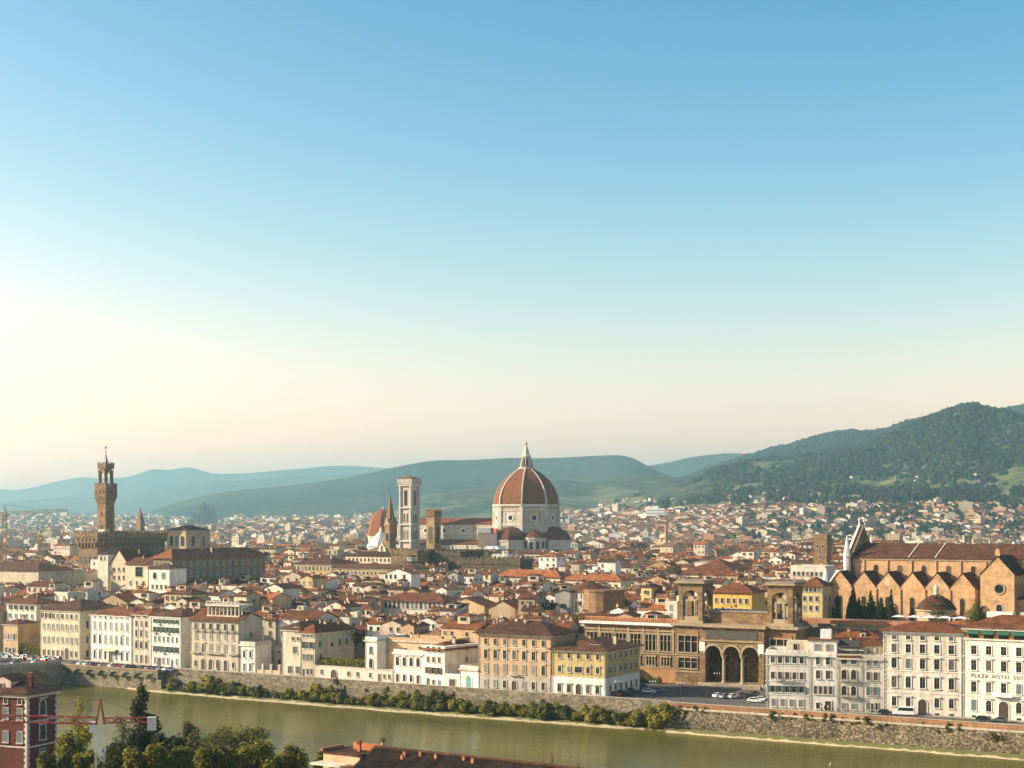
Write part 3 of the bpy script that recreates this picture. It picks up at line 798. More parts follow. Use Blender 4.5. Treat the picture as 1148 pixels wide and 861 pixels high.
for i in range(9): MB().lathe([(.28, H+1.61), (.22, H+4.4), (.34, H+4.79)], 8, (6.0 + 14*i/8, 2.7)).build('column', TRIMW, lg)
for i in range(3): MB().lathe([(.28, H+1.61), (.22, H+4.4), (.34, H+4.79)], 8, (20.0, 4.3 + 1.7*i)).build('column', TRIMW, lg)
mb = MB()
for i in range(10): mb.box(5.5+14.7*i/9, 5.8+14.7*i/9, 2.0, 2.3, H+5.5, H+6.3)
mb.box(5.4, 20.6, 1.95, 2.35, H+6.3, H+6.5)
mb.build('balustrade', TRIM, lg)
# low pale annex in front of the gable end
A2 = front(269); B2 = front(286); dv = B2 - A2
palace('townhouse', 'low two-storey pale house against the gable end of the loggia palace', 'house', A2, math.atan2(dv.y, dv.x), dv.length, 9, gz(722, A2.y),
       [rw(.5, 2.6, 1.1, 2, 'hood', sh='blue', m=.6), rw(5.2, 2.4, 1.0, 2, 'archhood', m=.6)], wall='white', trim=TRIMW, rt='flat', group=GR, chim=0)
A3 = front(291) + V * 12
palace('townhouse', 'plain white house with blue-shuttered windows set back behind the gated yard', 'house', A3, UA, 15, 12, gz(692, A3.y),
       [rw(13.3, 2.0, 1.3, 2, 'closed', sh='blue', course=False), rw(17.0, 1.6, 1.3, 2, 'closed', sh='blue', course=False), rw(17.0, 1.0, .6, 1, xs=[.55], course=False)], wall='white', roof='rust', rt='gable', group=GR, chim=2, side=[rw(16.5, 1.8, 1.2, 2)])
A4 = front(288); B4 = front(315); dv = B4 - A4; an4 = math.atan2(dv.y, dv.x)
yd = thing('yard_gateway', 'low terracotta yard wall with three pale gate posts before a shaded court', 'gateway', A4, an4, None)
MB().box(0, dv.length, .2, .6, -.2, 1.3).build('wall', W['peach'], yd)
for i in range(3):
    MB().box(2.0+3.6*i, 2.8+3.6*i, 0, .8, -.2, 3.4).build('gate_post', TRIM, yd)
for i in range(2): 
    mb = MB(); mb.box(2.85+3.6*i, 5.55+3.6*i, .38, .44, .3, .4); mb.box(2.85+3.6*i, 5.55+3.6*i, .38, .44, 2.4, 2.5)
    for j in range(8): mb.box(2.95+3.6*i+.36*j, 3.0+3.6*i+.36*j, .385, .435, .3, 2.7)
    mb.build('gate', METAL, yd)
A5 = A4 + V * 9
palace('annex', 'low shaded grey annex with a flat roof behind the yard gate posts', 'annex', A5, an4, dv.length + 1, 5, gz(727, A5.y), [rw(6, 1.6, 1.2, 3, 'plain', course=False), rw(2.2, 2.0, 1.4, 3, 'plain', course=False)], wall='tan', rt='flat', chim=0)
# the twin cream house with green shutters and its garden
pal('townhouse', 'old rough cream house with few windows beside the gated yard', 316, 337, 705, 20,
    [rw(.8, 2.4, 2.0, 2, 'plain', xs=[.45, .86], course=False), rw(7.6, 2.4, 2.0, 1, 'plain', xs=[.72], course=False), rw(12.0, 1.2, 1.3, 2, 'closed', sh='brown', xs=[.6, .88], course=False), rw(14.6, 1.9, 1.9, 1, 'closed', sh='brown', xs=[.78], course=False)], wall='pale', roof='brown', cat='house', group=GR, rh=2.2)
A6, B6 = front(337.5), front(353); dv = B6 - A6
palace('townhouse', 'cream corner house with green shutters beside the palm garden', 'house', A6, math.atan2(dv.y, dv.x), dv.length, 21, gz(709, A6.y),
    [rw(.7, 2.0, 1.0, 3, 'plain', course=False, alt={0: ('door', 0, 1.2, 2.6)}), rw(5.4, 2.2, 1.15, 3, 'closed', sh='green'), rw(9.6, 2.2, 1.0, 3, 'shut', sh='green'), rw(13.4, 1.5, 1.3, 3, 'closed', sh='green')],
    wall='cream', roof='rust', group=GR, rh=2.6, margin=.5, side=[rw(14.0, 1.6, 1.0, 1, 'plain', ys=[.12], sh='green'), rw(10.0, 2.0, 1.1, 3, 'closed', sh='green', ys=[.12, .62, .8]), rw(9.8, 1.3, 1.3, 1, 'plain', ys=[.42]), rw(5.6, 2.0, 1.1, 1, 'plain', ys=[.14])])
A7, B7 = front(353.5), front(440); dv = B7 - A7; an7 = math.atan2(dv.y, dv.x)
gw = thing('garden_wall', 'white garden wall with small windows and an arched gate under the clipped hedge', 'wall', A7, an7)
MB().box(0, dv.length, 0, 6.5, -.3, 3.9).build('wall', W['white'], gw)
MB().box(-.02, dv.length, -.15, 6.5, 3.9, 4.1).build('coping', TRIM, gw)
for fx in (.09, .44, .56, .72): window(gw, dv.length*fx, 1.3, .9, 1.4, 'plain')
window(gw, dv.length*.25, 0, 2.6, 3.0, 'archdoor'); window(gw, dv.length*.84, 0, 1.0, 2.6, 'door')
window(gw, dv.length*.90, 1.2, .8, 1.4, 'plain'); window(gw, dv.length*.96, 1.2, .8, 1.4, 'plain')
plot(A7, an7, 0, dv.length, 0, 26, 4)
P8 = A7 + (B7 - A7) * .645 + V * .4
palace('townhouse', 'slim white house with a balustraded flat roof beside the palm garden', 'house', P8, an7, 4.9, 16, gz(717, P8.y),
       [rw(4.4, 3.0, 1.3, 1, 'arch', sh='grey', course=False), rw(9.0, 2.4, 1.2, 1, 'closed', sh='green', course=False)], wall='white', rt='flat', chim=0, group=GR)
P8b = P8 + U * 5.1 + V * 5
palace('warehouse', 'long blank peach house behind the small white arched palace', 'house', P8b, UA, 25, 12, gz(717, P8b.y), [], wall='peach', rt='flat', chim=2, courses=False)
p_, A, ang, w, H = pal('palazzo', 'small white palace with two rows of arched windows and a roof balustrade', 441, 474, 731, 11,
    [rw(.5, 2.7, 1.3, 4, 'archdoor', alt={1: ('arch', .8, 1.2, 2.3), 2: ('arch', .8, 1.2, 2.3)}, m=.4), rw(5.8, 2.9, 1.45, 4, 'archhood', sh='blue', m=.4)], wall='white', trim=TRIMW, rt='flat', chim=1, group=GR)
pal('townhouse', 'white-fronted house with peach side wall and overhanging rust roof', 474.5, 498.5, 728, 19,
    [rw(.5, 1.5, .9, 3, 'plain', course=False, alt={0: ('door', 0, .9, 2.4)}), rw(4.0, 2.0, 1.1, 3, 'shut', sh='brown', course=False), rw(7.6, 1.8, 1.1, 3, 'closed', sh='brown', course=False), rw(11.0, 1.6, 1.1, 3, 'plain', course=False)],
    wall='peach', low='white', lowh=12.9, roof='rust', cat='house', group=GR, over=1.0, rh=2.2, corn=False, side=[rw(11.0, 1.4, .8, 1, ys=[.58]), rw(7.4, 1.4, .8, 1, ys=[.58])], chim=2)
A9, B9 = front(499), front(536); dv = B9 - A9; an9 = math.atan2(dv.y, dv.x)
palace('gatehouse', 'low white gatehouse with a tall green arched door beside the peach palazzo', 'gatehouse', A9, an9, dv.length*.45, 4, 3.4, [rw(.3, 2.4, 2.4, 1, 'door', course=False)], wall='white', rt='flat', chim=0, corn=False)
A9b = A9 + dv * .46
p9 = palace('gatehouse', 'white gatehouse with a teal arched door and a roof terrace', 'gatehouse', A9b, an9, dv.length*.54, 12, 6.4, [], wall='white', rt='flat', chim=0)
window(p9, dv.length*.27, 0, 2.0, 4.3, 'archdoor', TRIMW, 'greendoor')
# the peach palazzo
pal('palazzo', 'large peach palazzo of seven bays with a dark brown overhanging roof', 536.5, 618, 709.5, 16,
    [rw(1.1, 2.3, 1.15, 7, 'framed', sh='grey', alt={3: ('archdoor', 0, 1.7, 3.6)}), rw(5.6, 2.9, 1.25, 7, 'archhood', sh='grey', mix=.55, balcony=[3], bw=3.6, stonebal=True), rw(10.1, 2.5, 1.25, 7, 'hood', sh='blue', mix=.45), rw(14.4, 1.9, 1.1, 7, 'plain', sh='blue', mix=.2)],
    wall='peach', low='grey', lowh=4.6, roof='brown', group=GR, over=1.5, rh=3.6, chim=3)
# the yellow palazzo on the square
P, A, ang, w, H = pal('palazzo', 'yellow palazzo with grey-white ground floor and dark hip roof beside the square', 619, 679, 728, 25.5,
    [rw(1.0, 2.2, 1.2, 5, 'hood', sh='brown', alt={2: ('archdoor', 0, 1.7, 3.6)}), rw(7.0, 1.7, 1.15, 5, 'hood', alt={2: ('plain', 7.0, 2.4, 1.8)}, cz=5.5), rw(11.2, 1.6, 1.05, 5, 'plain', course=False)],
    wall='yellow', low='white', lowh=5.5, roof='brown', group=GR, over=1.2, rh=3.0, chim=2, side=[rw(1.4, 2.0, 1.1, 6), rw(7.0, 1.7, 1.1, 6, 'hood'), rw(11.2, 1.6, 1.05, 6)])
sk = MB().box(w*.62, w*.80, 3.5, 6.5, H+1.35, H+1.75).build('skylight', plain('skylight_glass', (.30, .42, .44), .25), P)
sk = MB().box(w*.42, w*.52, 6.5, 8.5, H+1.9, H+2.3).build('skylight', plain('skylight_glass_b', (.30, .42, .44), .25), P)
# white houses east of the square
p_, A, ang, w, H = pal('townhouse', 'white four-storey house with a brown balcony beside the library square', 858.5, 907, 732, 12,
    [rw(.9, 2.1, 1.25, 4, 'closed', sh='grey', course=False), rw(4.9, 1.8, 1.2, 5, 'shut', sh='blue'), rw(8.6, 2.0, 1.15, 5, 'closed', sh='brown', balcony=[1, 2], bw=3.4), rw(13.1, 1.8, 1.2, 5, 'plain')], wall='white', trim=TRIMW, rt='flat', cat='house', group=GR, chim=2)
MB().box(5.5, 11.4, 2.6, 9, H+.1, H+3.2).build('penthouse', W['cream'], p_); window(p_, 8.0, H+.8, 1.1, 1.7, y=2.59)
p_, A, ang, w, H = pal('townhouse', 'white house with a long pale penthouse and planted roof terrace', 907.5, 938, 734, 12,
    [rw(.6, 1.7, 1.1, 2, 'plain', course=False, alt={1: ('door', 0, 1.6, 2.8)}), rw(4.7, 2.3, .9, 4, 'closed', sh='brown', course=False), rw(9.0, 2.3, 1.2, 2, 'closed', sh='brown', course=False), rw(13.0, 2.0, 1.1, 2, 'plain')], wall='white', trim=TRIMW, rt='flat', cat='house', group=GR, chim=0)
MB().box(-.6, w, .9, 9, H+.15, H+4.0).build('penthouse', W['white'], p_); MB().box(-1.0, w+.3, .5, 9.4, H+4.0, H+4.25).build('penthouse_roof', RF['rust'], p_)
window(p_, 2, H+1, 1.4, 1.9, 'closed', sh='grey', y=.89); window(p_, 5.2, H+1, 1.4, 1.9, 'closed', sh='grey', y=.89)
MB().box(2.6, 5.6, 4, 7, H+4.25, H+6.8).build('stair_hut', WHITEP, p_)
p_, A, ang, w, H = pal('townhouse', 'narrow white house with paired arched windows and a dark terrace awning', 938.5, 965, 737, 12,
    [rw(.8, 1.6, 1.3, 2, 'closed', sh='grey', course=False, m=.6), rw(4.6, 2.6, 1.3, 2, 'arch', balcony=[0, 1], m=.6, bw=2.4), rw(9.0, 2.7, 1.3, 2, 'arch', balcony=[0, 1], m=.6, bw=2.4), rw(13.3, 2.4, 1.6, 2, 'plain', m=.6)], wall='pale', rt='flat', cat='house', group=GR, chim=0)
MB().box(-.1, w+.1, -.5, .6, H+.05, H+.6).build('gutter', RF['rust'], p_)
ob_ = MB().gable(.6, w-.6, 1.5, 7.5, H+3.1, 1.2, 'x', .5, .15).build('terrace_awning', plain('dark_canvas', (.05, .04, .035), .9), p_)
for x in (.9, w-.9):
    MB().box(x-.08, x+.08, 1.4, 1.56, H+.1, H+3.1).build('awning_post', DARKWOOD, p_)
p_, A, ang, w, H = pal('townhouse', 'slim cream house with a rust-roofed set-back attic beside the white hotel', 965.5, 990, 738, 12,
    [rw(.8, 1.9, 1.2, 2, 'plain', course=False, alt={1: ('plain', .8, 1.2, 1.9)}), rw(4.8, 2.3, 1.15, 2, 'closed', sh='blue'), rw(9.0, 2.2, 1.1, 2, 'closed', sh='brown'), rw(12.9, 2.0, 1.1, 2, 'closed', sh='blue')], wall='pale', rt='flat', cat='house', group=GR, chim=1)
MB().house_wall(.4, w-.3, 2.5, 9, H+3.4, 0, zb=H+.1).build('attic', W['cream'], p_); MB().hip(.4, w-.3, 2.5, 9, H+3.42, 1.7, .5).build('attic_roof', RF['rust'], p_)
for x in (1.9, 4.3): window(p_, x, H+1, 1.0, 1.7, 'closed', sh='grey', y=2.49)
window(p_, w*.53, 0, 1.0, 2.6, 'archdoor')
# the two white hotels
p_, A, ang, w, H = pal('hotel', 'white five-bay hotel with quoined corners and sunshades on its roof terrace', 990.5, 1079, 707, 15,
    [rw(2.2, 2.4, 1.25, 5, 'hood', alt={2: ('archdoor', 0, 2.3, 4.4)}), rw(7.3, 2.9, 1.4, 5, 'ped', cz=5.9), rw(12.6, 2.7, 1.4, 5, 'hood'), rw(16.9, 2.4, 1.4, 5, 'framed'), rw(20.5, 1.2, 1.2, 5, 'plain', course=False)], wall='white', trim=TRIMW, roof='rust', rh=2.2, quoins=True, group='white hotels', chim=0, over=1.1)
for i in (0, 1, 3, 4):
    MB().box(1+(w-2)*(i+.5)/5-.6, 1+(w-2)*(i+.5)/5+.6, -.06, -.01, .25, .7).build('basement_window', PANE, p_)
for i in range(5):
    x = 2.5 + 4.2*i
    c_ = thing('sunshade', 'white square sunshade on the hotel roof terrace, %s from the quoined corner' % ORD[i], 'parasol', (A + Vector((math.cos(ang), math.sin(ang)))*x + Vector((-math.sin(ang), math.cos(ang)))*9.2).to_3d() + Vector((0, 0, H+2.2)), ang, 'sunshades on the hotel roof')
    MB().box(-.05, .05, -.05, .05, -1, 1.3).build('pole', METAL, c_); MB().lathe([(2.5, 1.2), (2.5, 1.3), (.05, 1.75)], 4, ph=R(45)).build('canopy', WHITEP, c_)
p_, A, ang, w, H = pal('hotel', 'long white hotel with orange top-floor loggia, green awnings and lettering across its front', 1079.5, 1262, 703, 16,
    [rw(2.0, 3.0, 1.4, 10, 'archhood', alt={2: ('archdoor', 0, 2.6, 5.0)}), rw(7.05, 2.75, 1.4, 10, 'ped', cz=5.9), rw(12.9, 2.7, 1.4, 10, 'hood', cz=12.0), rw(17.2, 2.3, 1.4, 10, 'framed')], wall='white', trim=TRIMW, roof='rust', rh=3.0, group='white hotels', chim=1, over=1.1)
bp_ = 1+(w-2)*2.5/10
bl = MB().box(bp_-2.6, bp_+2.6, -1.5, -.13, 6.2, 6.5).build('balcony', TRIMW, p_); MB().box(bp_-2.55, bp_+2.55, -1.45, -1.25, 6.5, 7.4).build('balustrade', TRIMW, bl)
lg = MB().box(.6, w-.6, -.06, -.02, H-2.9, H-.6).build('loggia', W['orange'], p_)
for i in range(10):
    x = 1+(w-2)*(i+.5)/10
    MB().box(x-1.3, x+1.3, -.12, -.07, H-2.8, H-1.4).build('loggia_window', PANE, lg)
    MB().extx([(-1.3, H-1.7), (-.13, H-.75), (-.13, H-.62), (-1.32, H-1.58)], x-1.6, x+1.6).build('awning', plain('green_canvas', (.02, .085, .06), .85), lg)
MB().box(.2, w-.2, -.5, -.003, H-3.25, H-2.95).build('balcony_ledge', TRIMW, p_)
for i in range(10):
    if i != 2: MB().box(1+(w-2)*(i+.5)/10-.6, 1+(w-2)*(i+.5)/10+.6, -.06, -.01, .25, .75).build('basement_window', PANE, p_)
tx = bpy.data.curves.new('lettering', 'FONT'); tx.body = 'PLAZA HOTEL LUCCHESI'; tx.size = 1.25; tx.extrude = .05; tx.space_character = 1.35; tx.space_word = 1.6
tx.materials.append(plain('bronze_letters', (.16, .12, .08), .6))
tmp_ = bpy.data.objects.new('lettering', tx); COL.objects.link(tmp_); bpy.context.view_layer.update()
tm = bpy.data.meshes.new_from_object(tmp_.evaluated_get(bpy.context.evaluated_depsgraph_get())); bpy.data.objects.remove(tmp_)
to = ob('lettering', tm, p_, (2.2, -.06, 11.0)); to.rotation_euler = (R(90), 0, 0)
for i, (x, l, hgt, c) in enumerate(((4, 7, .9, 'white'), (13, 9, 1.0, 'grey'))):
    MB().box(x, x+l, 8, 11, H+2.4, H+3.0+hgt).build('rooftop_plant', W[c], p_)
# ------------------------------------------------------------------ the library with two towers
P0 = Vector((gx(757, 512), 512.0))
def sl_(px): return s_at(P0, U, px)
LIB = thing('library', 'brown stone library with twin open towers and a triple-arched portal on the square', 'library', P0, UA)
S_A, S_B, S_C, S_D = 0.0, sl_(787), sl_(859), sl_(892)
BS = BROWNSTONE
LT = plaster('library_pale_stone', (.36, .275, .175), var=.03)
DK = plain('shaded_interior', (.10, .075, .05), .9)
HL = 19.0
# body: end bays, back
mb = MB(); mb.box(S_A, S_B, 0, 9, -.3, HL); mb.box(S_C, S_D, 0, 9, -.3, HL); mb.box(S_B, S_C, 7.5, 16, -.3, HL)
MB().box(S_A, S_B, 0, 9, -.3, HL).build('bay', BS, LIB); MB().box(S_C, S_D, 0, 9, -.3, HL).build('bay', BS, LIB)
MB().box(S_B+.01, S_C-.01, 7.5, 16, -.3, HL).build('loggia_back_wall', BS, LIB)
# portal with three open arches
x0, x1 = S_B + .01, S_C - .01
wp = x1 - x0; pier = 1.9; aw_ = (wp - 2*pier - 2*.9) / 3
poly = [(x0, 1.3)]
xs = x0 + pier
poly.append((xs, 1.3))
cols = []
for k in range(3):
    r = aw_/2
    poly += [(xs, 10.4)] if k == 0 else []
    poly += [(xs + r - r*math.cos(math.pi*i/10), 10.4 + r*math.sin(math.pi*i/10)) for i in range(0, 11)]
    if k < 2: cols.append(xs + aw_ + .45)
    xs += aw_ + .9
xs -= .9
poly += [(xs, 1.3), (x1, 1.3), (x1, HL), (x0, HL)]
q = []
for p in poly:
    if not q or (abs(q[-1][0]-p[0]) + abs(q[-1][1]-p[1])) > 1e-4: q.append(p)
MB().extr(q, -1.8, .9).build('portal', BS, LIB)
MB().box(x0-.5, x1+.5, -2.2, 7.4, -.3, 1.25).build('plinth', LT, LIB)
st = MB()
for k in range(6): st.box(x0+1-.2*k, x1-1+.2*k, -2.2-.45*(k+1), -2.2-.45*k, -.3, 1.05-.19*k)
st.build('stairs', GREYSTONE, LIB)
for cx_ in cols:
    MB().lathe([(.85, 1.26), (.85, 1.7), (.6, 1.9), (.5, 9.0), (.62, 9.1), (.95, 9.9), (1.0, 10.4)], 12, (cx_, -.4)).build('column', LT, LIB)
for k in range(3):
    c = x0 + pier + aw_/2 + k*(aw_ + .9); r = aw_/2
    ip = [(c + r*math.cos(math.pi*i/12), 10.4 + r*math.sin(math.pi*i/12)) for i in range(13)]
    op = [(c + (r+.7)*math.cos(math.pi*i/12), 10.4 + (r+.7)*math.sin(math.pi*i/12)) for i in range(13)]
    MB().extr(op[::1] + ip[::-1], -2.05, -1.803).build('archivolt', LT, LIB)
    dr = MB().box(c-1.2, c+1.2, 7.3, 7.47, 1.3, 6).build('door', DARKWOOD, LIB)
    MB().box(c-1.5, c+1.5, 7.38, 7.49, 7.4, 9.2).build('loggia_window', PANE, LIB)
MB().box(x0+2.2, x1-2.2, -1.98, -1.805, 15.4, 18.0).build('frieze_panel', plain('dark_slate_panel', (.06, .05, .04), .7), LIB)
MB().box(x0+.1, x1-.1, -2.25, -1.805, 14.5, 14.9).build('string_course', LT, LIB)
for x in (x0+.95, x1-.95):
    MB().lathe([(1.0, 0), (.95, .15), (.5, .3), (.05, .32)], 12).mesh('medallion', TRIMW)
    MB().box(x-.95, x+.95, -2.1, -1.805, 11.2, 14.2).build('relief', TRIMW, LIB)
MB().box(x0-.9, x1+.9, -3.0, 9, HL, HL+.9).build('cornice', LT, LIB)
MB().box(S_A-1.2, x0-.92, -1.3, 9, HL+.01, HL+.85).build('cornice', LT, LIB); MB().box(x1+.92, S_D+1.2, -1.3, 9, HL+.01, HL+.85).build('cornice', LT, LIB)
MB().box(x0, x1, 4, 14, HL+.9, HL+4.6).build('attic', BS, LIB); MB().box(x0-.2, x1+.2, 3.7, 14.3, HL+4.6, HL+5.0).build('attic_roof', GREYSTONE, LIB)
def triple(parent, xa, xb, z, h, y=0.0, n=3, side=None):
    w_ = (xb - xa)/n
    o = MB().box(xa, xb, -.05, -.02, z, z+h).build('window', PANE, parent)
    fr = MB().box(xa-.3, xb+.3, -.3, -.003, z-.45, z-.02).box(xa-.3, xb+.3, -.3, -.003, z+h+.02, z+h+.5).build('window_frame', LT, o)
    for i in range(n + 1): MB().lathe([(.26, z-.02), (.2, z+h-.4), (.3, z+h)], 8, (xa+w_*i, -.18)).build('mullion', LT, o)
    MB().box(xa, xb, -.14, -.055, z+h*.62, z+h*.62+.18).build('transom', LT, o)
    return o
for a, b_ in ((S_A, S_B), (S_C, S_D)):
    triple(LIB, a+1.2, b_-1.4, 10.6, 5.2); triple(LIB, a+1.2, b_-1.4, 5.4, 3.2)
    MB().box(a, b_, -.25, -.003, 9.4, 9.8).build('string_course', LT, LIB); MB().box(a, b_, -.3, -.003, 4.0, 4.4).build('string_course', LT, LIB)
    MB().box(a+1, b_-1.2, -.2, -.003, 16.4, 17.3).build('frieze_panel', PARBRICK, LIB)
# open towers
def lib_tower(xc, yc):
    zb, zt, hw = HL+.9, 33.2, 4.2
    t = MB().box(xc-hw-.3, xc+hw+.3, yc-hw-.3, yc+hw+.3, zb, zb+.8).build('tower', LT, LIB)
    for sx in (-1, 1):
        for sy in (-1, 1):
            MB().box(xc+sx*(hw-.75)-.75, xc+sx*(hw-.75)+.75, yc+sy*(hw-.75)-.75, yc+sy*(hw-.75)+.75, zb+.8, zt-1.6).build('pier', BS, t)
    r = hw - 1.5
    for face in range(4):
        wall = [(-r, zb+8.0)] + [(-r*math.cos(math.pi*i/8), zb+8.0+r*math.sin(math.pi*i/8)*.95) for i in range(1, 8)] + [(r, zb+8.0), (r, zt-1.6), (-r, zt-1.6)]
        for nm, mb in (('arch', MB().extr(wall, -hw+.05, -hw+1.3)), ('rail', MB().box(-r, r, -hw+.3, -hw+.8, zb+.8, zb+2.2)),):
            o = mb.build(nm, BS if nm == 'arch' else LT, t); o.location = (xc, yc, 0); o.rotation_euler = (0, 0, face*math.pi/2)
        # the inner pair of columns with a small arch
        mb = MB()
        for x in (-1.35, 1.35): mb.lathe([(.3, zb+2.2), (.25, zb+6.6), (.4, zb+7)], 8, (x, -hw+.6))
        mb.extr([(-1.9, zb+7.0)] + [(1.9, zb+7.0), (1.9, zb+7.6)] + [(1.2*math.cos(math.pi*i/6), zb+7.6+1.2*math.sin(math.pi*i/6)) for i in range(7)] + [(-1.9, zb+7.6)], -hw+.4, -hw+.8)
        o = mb.build('bifora', LT, t); o.location = (xc, yc, 0); o.rotation_euler = (0, 0, face*math.pi/2)
    MB().box(xc-hw-.1, xc+hw+.1, yc-hw-.1, yc+hw+.1, zt-1.6, zt-.5).build('entablature', BS, t)
    MB().box(xc-hw-1.2, xc+hw+1.2, yc-hw-1.2, yc+hw+1.2, zt-.5, zt).build('tower_cornice', LT, t)
    MB().box(xc-hw-.6, xc+hw+.6, yc-hw-.6, yc+hw+.6, zt, zt+.5).build('tower_roof', GREYSTONE, t)
lib_tower(lerp(S_A, S_B, .5)+.3, 5.0); lib_tower(lerp(S_C, S_D, .5)-.6, 5.0)
plot(P0, UA, -2, S_D+2, -3, 30, 17); plot(P0, UA, S_A, S_B, 0, 10, 33); plot(P0, UA, S_C, S_D, 0, 10, 33)
# west wing
WL = 34.0
wing = thing('library_wing', 'long orange-brown library wing with tall triple windows and terracotta terrace', 'library wing', P0 - U*WL + V*1.2, UA)
MB().box(0, WL-.05, 0, 14, -.3, 17.9).build('wall', BS, wing)
MB().box(-.06, WL-.05, -.12, 13.9, -.3, 4.6).build('base', plaster('orange_brown_render', (.42, .23, .10), var=.03), wing)
MB().box(-1.2, WL-.06, -1.6, 14.5, 18.6, 19.4).build('cornice', TRIMW, wing)
MB().box(-.3, WL-.06, -.4, 14.0, 17.9, 18.6).build('entablature', LT, wing)
MB().box(-.2, WL-.06, .6, 14, 19.4, 19.6).build('terrace', RF['orange'], wing)
mb = MB(); mb.box(0, WL-.1, .4, .7, 20.6, 20.9); 
for i in range(45): mb.box(WL*i/45, WL*i/45+.3, .42, .68, 19.6, 20.6)
mb.build('balustrade', plaster('terracotta_rail', (.45, .22, .11), var=.02), wing)
for k in range(6):
    a = 1.0 + k*(WL-1.5)/6; b_ = a + (WL-1.5)/6 - 1.4
    triple(wing, a, b_, 10.4, 5.2); triple(wing, a+.4, b_-.4, 5.6, 2.7)
    MB().box(b_+.35, b_+1.05, -.35, -.003, 9.6, 17.9).build('pilaster', LT, wing)
for z_ in (9.2, 4.62, 16.6): MB().box(-.05, WL-.06, -.3, -.003, z_, z_+.4).build('string_course', LT, wing)
MB().box(0, WL-.1, -.1, -.004, 17.0, 17.7).build('frieze', PARBRICK, wing)
plot(P0 - U*WL, UA, 0, WL, 0, 16, 19)
# rear wing along the houses
P1 = Vector((gx(889, 508), 508.0))
P = palace('library_wing', 'plain olive-grey rear wing of the library behind the white houses', 'library wing', P1, UA, 46, 12, 19.2, [], wall=plaster('olive_grey_wall', (.20, .165, .10), var=.02), rt='flat', chim=0, courses=False, trim=GREYSTONE)
MB().box(0, 46, 2, 11, 19.35, 21.2).build('roof_parapet', plaster('terracotta_strip', (.40, .19, .09), var=.02), P)

# ------------------------------------------------------------------ the long brick basilica
SC0 = Vector((gx(928.5, 657), 657.0))
ch = thing('basilica', 'long brown brick basilica with a row of gabled bays and a white marble gable front', 'church', SC0, UA)
NB, BW_, AD = 6, 10.1, 13.0
LN = 150.0
mb = MB()
pts = [(0, -.3)]
ais = [(0.0, -.3), (NB*BW_, -.3)]
top = []
for k in range(NB):
    x = k*BW_
    top += [(x, 25.6), (x+BW_/2, 31.6)]
top += [(NB*BW_, 25.6)]
MB().extr(ais + top[::-1], 0, AD).build('aisle', BRICK, ch)
for k in range(NB):
    x = k*BW_
    MB().gable(x, x+BW_, .0, AD+.2, 25.65, 6.05, 'y', .35, .25).build('aisle_roof', RF['brown'], ch)
    for xx in ((x+.0,) if k else ()): MB().box(xx-.45, xx+.45, -.5, -.003, -.3, 25.0).build('buttress', BRICK, ch)
    o = window(ch, x+BW_/2, 12.0, 1.5, 9.5, 'arch', BROWNSTONE, bars=True)
    if k == 2: MB().box(x+BW_/2-1, x+BW_/2+1, -.06, -.01, 26, 29.4).build('patch', W['cream'], ch)
MB().house_wall(6.0, LN, AD, AD+29, 37.3, 5.4, 'x').build('nave', BRICK, ch)
MB().gable(6.4, LN, AD, AD+29, 37.35, 5.4, 'x', .8, .3).build('nave_roof', RF['brown'], ch)
MB().box(2.2, LN, AD-.4, AD-.003, 36.2, 37.0).build('cornice', LT, ch)
for k in range(11):
    x = 6.0 + k*10.1
    window(ch, x, 27.5 if k < 6 else 26.5, 1.5, 6.6, 'arch', BROWNSTONE, y=AD)
    MB().box(x+4.6, x+5.3, AD-.45, AD-.003, 24, 36.1).build('buttress', BRICK, ch)
for s_ in (30, 41): MB().extx([(AD-.6, 37.45), (AD+14.4, 43.05), (AD+14.4, 43.3), (AD-.6, 37.75)][::-1], s_, s_+.45).build('roof_ridge_band', TRIM, ch)
# transept chapel with rose window
TX, TW, TY = 64.5, 13.0, -7.0
MB().house_wall(TX, TX+TW, TY, AD+2, 31.8, 7.0, 'y').build('transept', BRICK, ch)
MB().gable(TX, TX+TW, TY, AD+2, 31.85, 7.0, 'y', .5, .3).build('transept_roof', RF['brown'], ch)
mb = MB(); mb.lathe([(2.0, 0), (2.4, .25), (1.75, .3)], 20)
o = MB().lathe([(2.4, 0), (2.4, .3), (1.7, .3), (1.7, .1)], 20).build('rose_window', LT, ch); o.location = (TX+TW*.56, TY-.003, 26.2); o.rotation_euler = (R(90), 0, 0)
o2 = MB().lathe([(1.7, .0), (1.69, .12)], 20).build('pane', PANE, o)
window(ch, TX+TW*.56, 12.0, 2.2, 8.2, 'arch', TRIM, y=TY)
MB().extr([(TX+TW/2-.9, 39.0), (TX+TW/2+.9, 39.0), (TX+TW/2+.9, 41), (TX+TW/2, 42), (TX+TW/2-.9, 41)], TY+.2, TY+1.0).build('bellcote', BRICK, ch)
MB().house_wall(TX-5, TX-.01, -4, 6, 16.5, 3.0, 'y').build('porch', BRICK, ch); MB().gable(TX-5, TX-.01, -4, 6, 16.55, 3, 'y', .3, .2).build('porch_roof', RF['rust'], ch)
MB().house_wall(TX+TW+.02, TX+TW+60, -3, AD, 22, 0).build('sacristy', BRICK, ch); MB().hip(TX+TW+.02, TX+TW+60, -3, AD, 22.03, 3).build('sacristy_roof', RF['rust'], ch)
